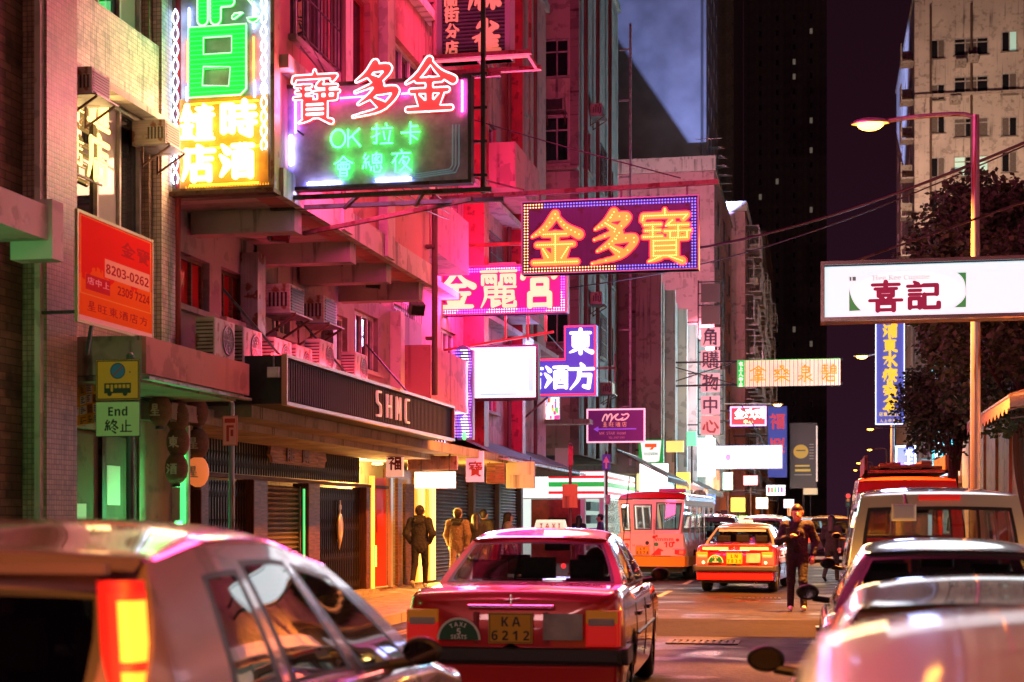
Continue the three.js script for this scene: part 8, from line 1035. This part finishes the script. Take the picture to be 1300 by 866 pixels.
// ---------------------------------------------------------------- right side of the street
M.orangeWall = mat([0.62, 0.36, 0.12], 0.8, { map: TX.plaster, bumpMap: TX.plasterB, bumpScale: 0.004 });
{
  const near = building('restaurant_building', 'restaurant building with bright shopfront windows opposite the parked cars', { X: 5.4, F0: -14, F1: 40, H: 15, depth: 8, side: -1, m: M.plaster, open: [[1, 0.4, 8, 2.4], [10.5, 0.4, 7, 2.4], [19, 0.4, 8, 2.4], [28.5, 0.4, 7, 2.4], [37, 0.4, 8, 2.4]], front: [...Array(12).keys()].map((i) => [1.5 + i * 4.3, 6.4, 2, 1.5, { cols: 2 }]) });
  for (const [x, w, c] of [[1, 8, [0.7, 1, 1]], [10.5, 7, [1, 0.9, 0.7]], [19, 8, [0.75, 1, 0.98]], [28.5, 7, [1, 0.85, 0.6]], [37, 8, [0.8, 1, 1]]]) { part(near, 'lit_shop_window', box(w - 0.1, 2.3, 0.06, x + w / 2, 0.45, -0.9), glow(c, 0.45, [0.7, 0.7, 0.7])); part(near, 'shop_sign', cbox(w - 0.4, 0.6, 0.2, x + w / 2, 3.1, 0.12, 0.02), glow([c[0], c[1] * 0.8, c[2]], 0.6)); part(near, 'mullion', [0.25, 0.5, 0.75].map((k) => box(0.08, 2.4, 0.08, x + w * k, 0.4, -0.15)), M.metalDark); panelLight(near, c, 0.06, w, 2.3, [x + w / 2, 1.6, 0.1]); }
  const aw = thing('side_awning', 'pale pink cloth awning with scalloped edge on the right pavement', 'awning', [5.38, 3.5, -36.5]);
  part(aw, 'sheet', patch((a, b) => V(-2.05 * b, 0.9 - 0.62 * b - 0.03 * Math.sin(a * 30), a * 8), 40, 6), mat([0.62, 0.4, 0.36], 0.85, { map: TX.fabric })); part(aw, 'valance', patch((a, b) => V(-2.06, 0.28 - (0.26 + 0.05 * Math.cos(a * 80)) * b, a * 8), 120, 2), mat([0.6, 0.36, 0.33], 0.85, { map: TX.fabric })); part(aw, 'frame', [bar(V(-2.05, 0.27, 0), V(-2.05, 0.27, 8), 0.04), ...[0, 4, 8].map((z) => bar(V(-2.05, 0.27, z), V(0, 0.5, z), 0.035))], M.metal);
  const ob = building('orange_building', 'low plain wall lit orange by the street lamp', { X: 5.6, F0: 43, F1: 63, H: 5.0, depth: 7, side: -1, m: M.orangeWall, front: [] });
  part(ob, 'pale_panel', [box(2.6, 4.9, 0.08, 1.6, 0.05, 0.04)], M.plasterPale); part(ob, 'gate_post', [box(0.5, 3.0, 0.5, -0.8, 0, 0.2)], M.orangeWall); part(ob, 'porch_roof', box(3.4, 0.3, 1.6, -1.4, 3.0, 0.4), M.orangeWall); part(ob, 'porch_post', [box(0.2, 3, 0.2, -2.9, 0, 0.9), box(0.2, 3, 0.2, -0.4, 0, 1.0)], M.wood);
  for (let i = 0; i < 5; i++) part(ob, 'pilaster', box(0.3, 4.9, 0.08, 4.5 + i * 3.6, 0.03, 0.04), M.orangeWall);
  const tb2 = building('teal_building', 'building with tall teal and white light strips behind the tree', { X: 5.8, F0: 67, F1: 100, H: 15, depth: 8, side: -1, m: mat([0.3, 0.34, 0.4], 0.6, { map: TX.concrete }), front: [...Array(8).keys()].flatMap((i) => [4, 7.5, 11].map((y) => [1 + i * 4, y, 2, 2, { cols: 2 }])), ends: [[-5, 4, 2, 2, {}], [-5, 8, 2, 2, {}]] });
  for (let i = 0; i < 8; i++) part(tb2, 'light_strip', box(0.14, 11, 0.12, 33 - 0.8 - i * 1.9, 2.8, 0.08), glow(i % 3 === 1 ? [0.1, 0.75, 1] : i % 3 ? [0.55, 0.85, 1] : [0.8, 0.9, 1], 1.6)); panelLight(tb2, [0.35, 0.8, 1], 5, 14, 9, [25, 7, 0.3]);
  part(tb2, 'teal_panel', box(3.4, 2.6, 0.1, 30.6, 0.3, 0.3), glow([0.15, 0.75, 0.85], 0.5, [0.2, 0.5, 0.5])); part(tb2, 'lit_counter', box(8, 1.6, 0.1, 26, 0.2, 0.5), glow([0.9, 0.97, 1], 0.7));
  const pu = building('violet_building', 'violet-lit wall behind the spa sign', { X: 5.75, F0: 101, F1: 121, H: 18, depth: 8, side: -1, m: M.plasterPale, front: [...Array(4).keys()].flatMap((i) => [5, 9, 13].map((y) => [1 + i * 4.5, y, 2, 2, {}])) });
  const fl = []; for (let j = 0; j < 12; j++) { const y = 4 + j * 3; for (const [x, w, h] of [[-14.5, 1.2, 1.6], [-11.6, 2.6, 1.7], [-7.6, 1.2, 1.9], [-5.5, 2.6, 1.6], [-2.3, 1.1, 1.6], [-17.5, 2.2, 1.6]]) { if (y < 9 && x === -7.6) continue; fl.push([x, y + (hash2(j, x * 10 | 0, 2) - 0.5) * 0.5, w, h - 0.4 * hash2(j, x | 0, 5), { cols: w > 2 ? 3 : 2, transom: w > 2 ? 0.7 : 0, sill: true, fw: 0.1, frame: M.frameWhite, pane: hash2(j, x * 7 | 0, 12) > 0.94 ? [glow([0.5, 0.9, 0.75], 0.3), M.winDark] : hash2(j, x * 3 | 0, 14) > 0.5 ? [M.oldPane, M.winDark, M.oldPane] : [M.winDark, M.oldPane] }]); } }
  const rt = building('pink_highrise', 'pinkish residential block rising behind the tree with many barred windows', { X: 7.2, F0: 122, F1: 150, H: 42, depth: 20, side: -1, m: M.plasterPale, front: [...Array(10).keys()].flatMap((j) => [2, 8, 14, 20].map((x) => [x, 5 + j * 3.6, 2.4, 1.7, { sill: false }])), ends: fl });
  part(rt, 'ledge', [7, 16, 25, 34].map((y) => box(0.35, 0.2, 20, 28.15, y, -10)), M.plaster); part(rt, 'drainpipe', [-1.2, -4.2, -9.2, -13, -16].map((z) => rod(V(28.15, 1, z), V(28.15, 41, z), 0.09)), M.rust);
  reseed(31); const cg = []; for (let j = 0; j < 12; j++) cg.push(box(1.6, 0.12, 1.0, 26.5, 4 + j * 3, 0.5), box(1.6, 1.1 + rr(0, 0.6), 0.1, 26.5, 4.1 + j * 3, 0.95), box(0.9, 0.6, 0.8, 24.4, 5 + j * 3, 0.4)); part(rt, 'balcony_cages', cg, M.acBody).userData.kind = 'stuff'; const wu = []; for (let j = 0; j < 12; j++) for (const z of [-12.8, -8.4, -4.4, -3.2, -15.6]) if (rnd() < 0.6) wu.push(box(0.7, 0.55, 0.8, 28.3, 3.3 + j * 3 + rr(-0.2, 0.4), z + rr(-0.3, 0.3))); part(rt, 'wall_units', wu, M.acBody).userData.kind = 'stuff';
  // extra floodlight put in to wash this block: a lamp mast on the roof of the violet building
  const mast = thing('added_floodlight', 'roof-mounted floodlight put in to light the pinkish residential block', 'added_floodlight', [7.2, 18.26, -103]); part(mast, 'stand', [rod(V(0, 0, 0), V(0, 1.4, 0), 0.08), box(0.6, 0.06, 0.6, 0, 0, 0)], M.metalDark); part(mast, 'housing', box(1.0, 0.6, 0.3, 0, 1.2, 0.0), M.metalDark); part(mast, 'lamp_glass', box(0.9, 0.5, 0.02, 0, 1.25, -0.16), glow([1, 0.7, 0.6], 3)); const l = new THREE.SpotLight(rgb(1, 0.6, 0.42), 1500, 0, 1.1, 0.6); l.position.set(0, 1.5, -0.4); l.target.position.set(8, 6, -19); l.castShadow = true; mast.add(l, l.target);
}
// ---------------------------------------------------------------- street tree
function tree(label, x, f, h, cx, cy, cz, rx, ry, rz, n, seed, cat = 'tree') {
  reseed(seed); const o = thing('street_tree', label, cat, [x, 0.13, -f]), bark = mat([0.09, 0.065, 0.05], 0.9, { map: TX.wood, bumpMap: TX.noiseB, bumpScale: 0.02 }), tr = part(o, 'trunk', tube([V(0, 0, 0), V(0.08, h * 0.3, 0.05), V(-0.1, h * 0.6, 0.02), V(cx * 0.3, h, 0)], 0.15, 9, 24), bark), tips = [];
  for (let i = 0; i < 12; i++) { const a = rr(0, 2 * PI), e = rr(-0.2, 0.9), q = V(cx + Math.cos(a) * rx * rr(0.4, 0.8), cy + e * ry * 0.8, cz + Math.sin(a) * rz * rr(0.4, 0.8)), s = V(rr(-0.1, 0.1), h * rr(0.55, 0.98), 0); part(tr, 'limb', tube([s, s.clone().lerp(q, 0.5).add(V(0, 0.3, 0)), q], 0.045, 6, 12), bark); tips.push(q); }
  const clumps = []; for (let i = 0; i < n; i++) { let q; do q = V(rr(-1, 1), rr(-1, 1), rr(-1, 1)); while (q.length() > 1 || q.length() < 0.35); const b = 0.62 + 0.62 * vnoise(q.x * 2.4 + 9, q.y * 2.4 + 9, 64, seed); clumps.push(V(cx + q.x * rx * b, cy + q.y * ry * b, cz + q.z * rz * b)); }
  const P = [], U = [], N = []; for (const c of clumps) { const R = rr(0.3, 0.62), nl = Math.round(60 + 90 * rnd()); for (let k = 0; k < nl; k++) { const d = V(rr(-1, 1), rr(-1, 1), rr(-1, 1)).normalize(), p = c.clone().addScaledVector(d, R * Math.cbrt(rnd())), u = V(rr(-1, 1), rr(-0.8, 0.3), rr(-1, 1)).normalize(), v = V(rr(-1, 1), rr(-1, 1), rr(-1, 1)).cross(u).normalize(), l = rr(0.08, 0.2), w = l * rr(0.28, 0.42), A = p, Bq = p.clone().addScaledVector(u, l * 0.5).addScaledVector(v, w), C = p.clone().addScaledVector(u, l), D = p.clone().addScaledVector(u, l * 0.5).addScaledVector(v, -w), nn = u.clone().cross(v); for (const q of [A, D, C, A, C, Bq]) { P.push(q.x, q.y, q.z); N.push(nn.x, nn.y, nn.z); U.push(rnd(), rnd()); } } }
  const g = new THREE.BufferGeometry(); g.setAttribute('position', new THREE.Float32BufferAttribute(P, 3)); g.setAttribute('normal', new THREE.Float32BufferAttribute(N, 3)); g.setAttribute('uv', new THREE.Float32BufferAttribute(U, 2)); part(o, 'crown', g, phys([0.03, 0.078, 0.02], 0.75, { transmission: 0.2, thickness: 0, map: TX.noise })); return o;
}
tree('leafy street tree with a dark crown behind the tall lamp post', 4.7, 37.5, 4.6, -0.35, 7.0, 0, 2.7, 3.0, 2.4, 400, 3);
tree('young street tree with thin crown in front of the orange wall', 3.9, 46, 3.6, -0.3, 4.9, 0, 1.3, 1.5, 1.3, 90, 13);
{ const h = thing('hedge_planter', 'dark hedge in a planter at the foot of the orange wall', 'plant', [4.6, 0.13, -41.5]); part(h, 'planter', cbox(1.2, 0.5, 3, 0, 0, 0, 0.03), M.concrete); reseed(9); const P = []; for (let i = 0; i < 1500; i++) { const p = V(rr(-0.6, 0.6), rr(0.45, 1.1), rr(-1.5, 1.5)), u = V(rr(-1, 1), rr(0, 1), rr(-1, 1)).normalize().multiplyScalar(0.14), v = V(rr(-1, 1), rr(-1, 1), rr(-1, 1)).normalize().multiplyScalar(0.04); for (const q of [p, p.clone().add(v), p.clone().add(u)]) P.push(q.x, q.y, q.z); } const g = new THREE.BufferGeometry(); g.setAttribute('position', new THREE.Float32BufferAttribute(P, 3)); g.computeVertexNormals(); part(h, 'foliage', g, mat([0.05, 0.07, 0.025], 0.8)); }
{ const b = thing('white_bollard', 'white board on a short post beside the white van', 'bollard', [2.62, 0.13, -22]); part(b, 'board', cbox(0.14, 0.75, 0.08, 0, 0.85, 0, 0.02), M.whiteClean); part(b, 'post', cyl(0.04, 0.9, 0, 0, 0, 12), M.metal); }
// ---------------------------------------------------------------- posts and traffic signs
function post(name, label, x, f, h, r = 0.035, m = M.pole) { const o = thing(name, label, 'sign post', [x, 0.13, -f]); part(o, 'post', [cyl(r, h, 0, 0, 0, 14), cyl(r * 1.8, 0.04, 0, 0, 0, 14), new THREE.SphereGeometry(r, 10, 6).translate(0, h, 0)], m); return o; }
{
  const q = onF(153, 555, 13.75), o = post('bus_sign_post', 'green post with a yellow bus restriction sign and a pale End plate', q.x + 0.1, 13.75, 3.0, 0.04, M.steelGreen), y = q.y - 0.13;
  part(o, 'bus_plate', cbox(0.46, 0.4, 0.012, -0.1, y + 0.345, 0.055, 0.004), M.black); part(o, 'bus_print', new THREE.PlaneGeometry(0.445, 0.385).translate(-0.1, y + 0.545, 0.0625), plain(canvasTex(256, 224, (c) => { c.fillStyle = '#e0a020'; c.fillRect(0, 0, 256, 224); c.strokeStyle = '#15100a'; c.lineWidth = 6; c.strokeRect(6, 6, 244, 212); c.fillStyle = '#2f6aa8'; c.beginPath(); c.arc(128, 62, 42, 0, 7); c.fill(); c.strokeStyle = '#1b2b50'; c.lineWidth = 5; c.stroke(); c.strokeStyle = '#9a3a34'; c.lineWidth = 9; c.beginPath(); c.moveTo(100, 90); c.lineTo(156, 34); c.stroke(); c.fillStyle = '#15100a'; c.fillRect(48, 130, 158, 56); c.fillStyle = '#e0a020'; c.fillRect(58, 138, 20, 20); c.fillRect(86, 138, 14, 40); for (let i = 0; i < 4; i++) c.fillRect(108 + i * 24, 138, 18, 20); c.fillStyle = '#15100a'; for (const x of [80, 172]) { c.beginPath(); c.arc(x, 188, 14, 0, 7); c.fill(); } c.beginPath(); c.arc(200, 70, 4, 0, 7); c.fill(); })));
  part(o, 'end_plate', cbox(0.46, 0.34, 0.012, -0.1, y, 0.055, 0.004), M.black); part(o, 'end_print', new THREE.PlaneGeometry(0.445, 0.325).translate(-0.1, y + 0.17, 0.0625), plain(canvasTex(256, 192, (c) => { c.fillStyle = '#b9dca0'; c.fillRect(0, 0, 256, 192); c.fillStyle = '#10140c'; c.font = 'bold 70px sans-serif'; c.textAlign = 'center'; c.fillText('End', 128, 78); drawGlyph(c, '終', 52, 100, 76, 11); drawGlyph(c, '止', 142, 102, 70, 11); })));
  const s = onF(294, 566, 16.5), p2 = post('small_sign_post', 'thin grey post carrying a small orange-red plate', s.x, 16.5, 2.75, 0.032); part(p2, 'plate', cbox(0.18, 0.34, 0.012, 0.0, s.y - 0.13, 0.045, 0.004), mat([0.6, 0.14, 0.1], 0.5)); part(p2, 'plate_print', new THREE.PlaneGeometry(0.16, 0.32).translate(0, s.y + 0.04, 0.0525), plain(canvasTex(96, 192, (c) => { c.fillStyle = '#f0a898'; c.fillRect(0, 0, 96, 192); c.fillStyle = '#c02a20'; c.fillRect(10, 14, 76, 30); c.fillRect(22, 60, 20, 110); c.fillRect(22, 60, 54, 16); c.fillRect(52, 90, 20, 44); })));
  const b = onF(770, 597, 46.8), p3 = post('one_way_post', 'tall thin post with a blue one-way arrow sign', b.x, 46.8, 3.5, 0.04, M.rust); part(p3, 'plate', cbox(0.26, 0.48, 0.02, 0, b.y - 0.13, 0.05, 0.005), mat([0.03, 0.12, 0.5], 0.4)); part(p3, 'arrow', [box(0.05, 0.28, 0.006, 0, b.y - 0.08, 0.064), new THREE.ShapeGeometry(new THREE.Shape([new THREE.Vector2(-0.1, b.y + 0.1), new THREE.Vector2(0.1, b.y + 0.1), new THREE.Vector2(0, b.y + 0.3)])).translate(0, 0, 0.0625)], mat([0.7, 0.5, 0.5], 0.5)); part(p3, 'lower_box', cbox(0.16, 0.3, 0.08, 0.05, 1.9, 0.04, 0.01), M.white);
  const d = onF(724, 645, 39.7), p4 = post('board_post', 'thin post with a faded orange board', d.x, 39.7, 3.4, 0.04, M.rust); part(p4, 'board', cbox(0.4, 0.62, 0.02, 0, d.y - 0.13, 0.05, 0.006), mat([0.62, 0.3, 0.08], 0.7, { map: TX.plaster })); part(p4, 'top_plate', cbox(0.12, 0.5, 0.02, 0.02, 2.85, 0.05, 0.005), M.redPaint);
  const e = onF(888, 648, 66), p5 = post('round_sign_post', 'post with a round sign seen from behind by the lit shops', e.x, 66, 2.6, 0.04); part(p5, 'disc', new THREE.CylinderGeometry(0.32, 0.32, 0.02, 24).rotateX(PI / 2).translate(0, 2.4, 0.03), M.metal);
  const tl = thing('traffic_light', 'traffic light showing red at the far crossing', 'traffic light', [1.9, 0, -105]); part(tl, 'post', cyl(0.08, 3.2, 0, 0, 0), M.metalDark); part(tl, 'housing', cbox(0.34, 0.95, 0.25, 0, 2.4, 0.1, 0.03), M.black); part(tl, 'red_lamp', new THREE.SphereGeometry(0.13, 12, 8).scale(1, 1, 0.5).translate(0, 3.15, 0.23), glow([1, 0.02, 0.02], 4)); part(tl, 'amber_lamp', new THREE.SphereGeometry(0.11, 12, 8).scale(1, 1, 0.4).translate(0, 2.87, 0.22), M.amber); part(tl, 'green_lamp', new THREE.SphereGeometry(0.11, 12, 8).scale(1, 1, 0.4).translate(0, 2.6, 0.22), mat([0.02, 0.1, 0.05], 0.3));
}
// ---------------------------------------------------------------- banners, boards and lanterns on the left pavement
{
  const X = -6.9, [x, y, w, h] = rectX(98, 288, 192, 418, X), o = thing('orange_banner', 'large orange-red letting banner with phone numbers on the mosaic building', 'banner', [X, y, -x], PI / 2);
  part(o, 'sheet', box(w, h, 0.02, w / 2, 0, 0), mat([0.6, 0.12, 0.03], 0.5)); const t = canvasTex(384, 512, (c) => { c.fillStyle = '#e8240a'; c.fillRect(0, 0, 384, 512); c.fillStyle = '#f2660c'; for (let i = 0; i < 384; i++) { const yy = 250 + 26 * Math.sin(i * 0.05) + 40 * hash2(i >> 3, 2, 2); c.fillRect(i, yy, 1, 512 - yy); } c.strokeStyle = '#f8a040'; c.lineWidth = 5; c.strokeRect(10, 10, 364, 370); c.fillStyle = '#f4b48c'; c.fillRect(128, 178, 240, 92); c.fillStyle = '#b01018'; c.font = 'bold 66px sans-serif'; c.fillText('8203-0262', 132, 248, 232); c.font = 'bold 60px sans-serif'; c.fillText('2309 7224', 192, 336, 176); c.fillStyle = '#c8242c'; c.fillRect(34, 282, 120, 74); c.fillStyle = '#f6b0b0'; drawLine(c, '店中上', 42, 294, 34, 4, 12); c.fillStyle = '#b8201a'; drawLine(c, '金寶', 210, 60, 74, 10, 14); drawLine(c, '星旺東酒店方', 40, 410, 46, 8, 9); c.fillStyle = '#f0c0b8'; c.fillRect(0, 486, 384, 26); });
  part(o, 'print', new THREE.PlaneGeometry(w, h).translate(w / 2, h / 2, 0.0125), phys(0xffffff, 0.95, { map: t, specularIntensity: 0.15 })); part(o, 'frame', frameBars(w + 0.05, h + 0.05, 0.03, 0.03, 0).map((g) => g.translate(w / 2, -0.025, 0)), mat([0.3, 0.3, 0.12], 0.5, { metalness: 0.5 })); part(o, 'stay', [bar(V(0.2, 0.1, 0), V(0.2, 0.1, -0.52), 0.03), bar(V(w - 0.2, h - 0.1, 0), V(w - 0.2, h - 0.1, -0.52), 0.03), bar(V(0.3, 0, 0), V(0.3, y > 3.5 ? 3.45 - y : -0.3, -0.05), 0.03)], M.metalDark);
  const yb = rectF(42, 477, 128, 540, 15.15), b = thing('yellow_banner', 'tattered yellow printed banner hanging under the old canopy', 'banner', [yb[0], yb[1], -15.15]);
  part(b, 'sheet', patch((a, q) => V(a * yb[2], q * yb[3] + 0.02 * Math.sin(a * 9), 0.03 * Math.sin(a * 14 + q * 3)), 40, 12), new THREE.MeshStandardMaterial({ roughness: 0.6, map: canvasTex(384, 256, (c) => { c.fillStyle = '#d8a018'; c.fillRect(0, 0, 384, 256); reseed(3); for (let i = 0; i < 9; i++) for (let k = 0; k < 5; k++) { const z = hash2(i, k, 4); c.fillStyle = z < 0.35 ? '#eae6da' : z < 0.6 ? '#8a5a10' : '#e8b828'; c.fillRect(i * 43 + 2, k * 52 + 3, 38, 44); c.fillStyle = z < 0.35 ? '#303440' : '#5a2a10'; for (let q = 0; q < 4; q++) c.fillRect(i * 43 + 6, k * 52 + 8 + q * 9, 8 + 22 * hash2(i * 5 + q, k, 7), 5); } }) }));
  part(b, 'rail', bar(V(0, yb[3] + 0.02, 0), V(yb[2], yb[3] + 0.02, 0), 0.03), M.metalDark); part(b, 'cord', [0.1, 0.9].map((k) => rod(V(yb[2] * k, yb[3], 0), V(yb[2] * k, yb[3] + 0.12, 0), 0.008)), M.black);
  const lp = onF(46, 549, 13.9), g = thing('round_lamp', 'round dark lamp with a small green light beside the stair gate', 'lamp', [lp.x, lp.y, -13.9]); part(g, 'ring', new THREE.TorusGeometry(0.095, 0.035, 10, 24), mat([0.16, 0.03, 0.03], 0.5)); part(g, 'green_light', new THREE.SphereGeometry(0.062, 14, 10).scale(1, 1, 0.4), glow([0.05, 1, 0.35], 1.3)); part(g, 'arm', bar(V(-0.06, 0, -0.03), V(-8.0 - lp.x, 0, -0.03), 0.03), M.black); pointLight(g, [0.05, 1, 0.25], 3.2, [0.05, 0, 0.12], 0.06);
  // green neon tube inside the stairway, out of sight behind the sheet, tints the gate
  const gt = thing('stair_light', 'green fluorescent tube glowing on the pillar by the old stairway', 'lamp', [-7.55, 0.5, -17.45]); part(gt, 'tube', box(0.05, 1.9, 0.05, 0, 0.2, 0), glow([0.08, 1, 0.2], 1.6)); part(gt, 'holder', [box(0.12, 2.1, 0.05, 0, 0.1, -0.05), box(0.08, 0.45, 0.08, 0, -0.36, -0.04)], M.white); panelLight(gt, [0.1, 1, 0.25], 14, 0.1, 1.9, [0, 1.15, 0.06]);
  // paper lanterns
  const lan = (label, u, v, s, lit) => { const p = onX(u, v, -7.55), L = thing('paper_lantern', label, 'lantern', [p.x, p.y - 0.18, p.z], 0, 'paper lanterns by the closed shop'); const pts = [...Array(13).keys()].map((i) => { const t = i / 12; return new THREE.Vector2(0.03 + 0.1 * Math.sin(t * PI) ** 0.55 + (i % 2 ? 0.004 : 0), t * 0.36); }); part(L, 'paper', new THREE.LatheGeometry(pts, 20).scale(s, s, s), lit ? glow([1, 0.22, 0.05], 0.55, [0.6, 0.2, 0.08]) : mat([0.3, 0.14, 0.08], 0.8, { map: TX.fabric })); part(L, 'cap', [cyl(0.05 * s, 0.03, 0, 0.36 * s, 0, 12), cyl(0.05 * s, 0.03, 0, -0.03, 0, 12)], M.black); part(L, 'mark', letterSolid('酒店東星'[(u | 0) % 4], 0.13, 0.004, 14).translate(-0.065, 0.12, 0.135 * s), mat([0.5, 0.42, 0.36], 0.7)); part(L, 'cord', rod(V(0, 0.38 * s, 0), V(0, 3.02 - p.y + 0.18, 0), 0.006), M.black); };
  for (const [u, v, lit] of [[203, 522, 0], [225, 530, 0], [250, 524, 0], [226, 562, 0], [251, 564, 0], [224, 596, 0], [251, 600, 1]]) lan(lit ? 'orange lit paper lantern at the bottom of the hanging cluster' : 'unlit brown paper lantern in the hanging cluster by the closed shop', u, v, 1.05, lit);
  // board over the lattice gate
  const bx = rectX(340, 556, 412, 590, -8.66), bd = thing('gate_board', 'scalloped pale board with two dark brush characters over the lattice gate', 'sign', [-8.68, bx[1], -bx[0]], PI / 2); const sh = new THREE.Shape(), bw = bx[2], bh = bx[3]; sh.moveTo(0.12, 0); sh.lineTo(bw - 0.12, 0); sh.quadraticCurveTo(bw - 0.1, 0.1, bw, 0.12); sh.lineTo(bw - 0.05, bh / 2); sh.lineTo(bw, bh - 0.12); sh.quadraticCurveTo(bw - 0.1, bh - 0.1, bw - 0.12, bh); sh.lineTo(0.12, bh); sh.quadraticCurveTo(0.1, bh - 0.1, 0, bh - 0.12); sh.lineTo(0.05, bh / 2); sh.lineTo(0, 0.12); sh.quadraticCurveTo(0.1, 0.1, 0.12, 0);
  part(bd, 'board', new THREE.ExtrudeGeometry(sh, { depth: 0.05, bevelEnabled: true, bevelSize: 0.01, bevelThickness: 0.01, bevelSegments: 2 }), mat([0.6, 0.42, 0.34], 0.6, { map: TX.wood })); ['龍', '鳳'].forEach((ch, i) => part(bd, 'character', letterSolid(ch, bh * 0.78, 0.02, 14).translate(bw * (0.26 + i * 0.27), bh * 0.1, 0.062), mat([0.1, 0.04, 0.035], 0.5)));
  // small boards over the shutters, hung from the awning
  const hang = (name, label, u0, v0, u1, v1, F, m, txt) => { const q = signAt(name, label, u0, v0, u1, v1, F); part(q, 'board', cbox(q.W, q.Hh, 0.1, 0, 0, 0, 0.01), m); if (txt) part(q, 'characters', [...txt].map((c, i, a) => letterSolid(c, Math.min(q.W / a.length * 0.8, q.Hh * 0.7), 0.01, 14).translate(-q.W / 2 + (i + 0.15) * q.W / a.length, q.Hh * 0.2, 0.052)), mat([0.25, 0.02, 0.03], 0.6)); part(q, 'hanger', [-0.35, 0.35].map((k) => rod(V(q.W * k, q.Hh, 0), V(q.W * k, Math.max(q.Hh + 0.1, 3.0 - q.position.y), 0), 0.01)), M.metalDark); return q; };
  hang('hanging_board', 'pinkish metal board hung over the warm shop entrance', 518, 579, 581, 597, 29.4, mat([0.5, 0.25, 0.22], 0.5, { metalness: 0.3, map: TX.metal }));
  const wl = hang('hanging_light_box', 'blank white light box hung below the pinkish board', 527, 599, 578, 620, 29.3, glow([1, 0.88, 0.82], 1.3, [0.8, 0.75, 0.7])); panelLight(wl, [1, 0.7, 0.5], 2, wl.W, wl.Hh, [0, wl.Hh / 2, 0.1]);
  hang('hanging_board', 'orange and violet lit board with a character by the black canopy', 491, 562, 512, 605, 28.2, glow([1, 0.45, 0.3], 0.7, [0.7, 0.4, 0.3]), '福'); hang('hanging_board', 'magenta lit board with red print past the shop entrance', 592, 573, 614, 612, 31.5, glow([1, 0.35, 0.6], 0.5, [0.7, 0.35, 0.5]), '寶'); hang('hanging_board', 'brown framed board with faded writing over the shutters', 618, 588, 641, 614, 33.5, mat([0.5, 0.3, 0.24], 0.6, { map: TX.wood }), '上人'); hang('hanging_board', 'pale grey worn board hung over the last shutter', 643, 586, 679, 620, 34.5, mat([0.45, 0.42, 0.42], 0.6, { map: TX.plaster })); 
  const ar = hang('lantern_row', 'row of small violet and white lamps under the black canopy end', 515, 556, 567, 566, 28.8, M.black); part(ar, 'lamps', [...Array(14).keys()].map((i) => new THREE.ConeGeometry(0.025, 0.12, 6).translate(-ar.W / 2 + 0.04 + i * ar.W / 14, 0.06, 0.08)), glow([0.75, 0.6, 1], 2)); const ro = hang('red_characters', 'red glowing characters under the end of the black canopy', 490, 538, 556, 552, 27.8, M.black); part(ro, 'lit_characters', [...'金多星喜'].map((c, i) => letterSolid(c, 0.24, 0.02, 16).translate(-ro.W / 2 + 0.03 + i * 0.27, 0, 0.055)), glow([1, 0.06, 0.04], 2)); panelLight(ro, [1, 0.1, 0.05], 10, ro.W, 0.2, [0, 0.1, 0.1]);
}
// ---------------------------------------------------------------- unlit work lights under the overhang, cables, bracing
for (const [u, v, lab] of [[354, 296, 'nearest the yellow neon sign'], [424, 327, 'between the first two ceiling beams'], [472, 357, 'above the air conditioner shelf'], [529, 392, 'at the end of the overhang by the magenta sign']]) { const p = onX(u, v, -6.75), o = thing('work_light', 'unlit work light under the overhang ' + lab, 'light fitting', [p.x, p.y, p.z]); part(o, 'housing', box(0.26, 0.2, 0.14, 0, -0.1, 0).rotateX(0.5).rotateY(0.6), M.metal); part(o, 'glass', box(0.22, 0.16, 0.012, 0, -0.08, 0.078).rotateX(0.5).rotateY(0.6), M.winDark); part(o, 'arm', bar(V(0, 0.06, 0), V(0, Math.max(0.15, (u > 510 ? 5.6 : 5.4) - p.y), -0.05), 0.03), M.metalDark); }
{
  const cable = (label, a, b, sag, r = 0.014) => { const pts = []; for (let i = 0; i <= 16; i++) { const q = a.clone().lerp(b, i / 16); q.y -= sag * Math.sin(i / 16 * PI); pts.push(q); } solo('cable', label, 'cable', tube(pts, r, 5, 48), M.black); };
  cable('thick black cable slung across the street behind the white restaurant sign', V(-8.1, 8.6, -41), V(5.5, 8.75, -27), 0.9, 0.03); cable('thin black cable slung across the street above the white restaurant sign', V(-8.1, 8.2, -44), V(5.5, 9.1, -29), 0.7, 0.016);
  cable('stay cable from the red tenement down to the purple hanging sign', V(-8.1, 9.6, -27.6), V(-2.4, 7.6, -27.2), 0.05, 0.012); cable('thin cable crossing in front of the corner tenement', V(-8.1, 7.4, -44), V(-6.9, 6.2, -51.5), 0.3, 0.016); cable('drooping wire between the tall neon sign and the tenement', V(-6.2, 7.6, -17.8), V(-6.25, 6.6, -24.8), 0.35, 0.012);
}
renderer.render(scene, camera);
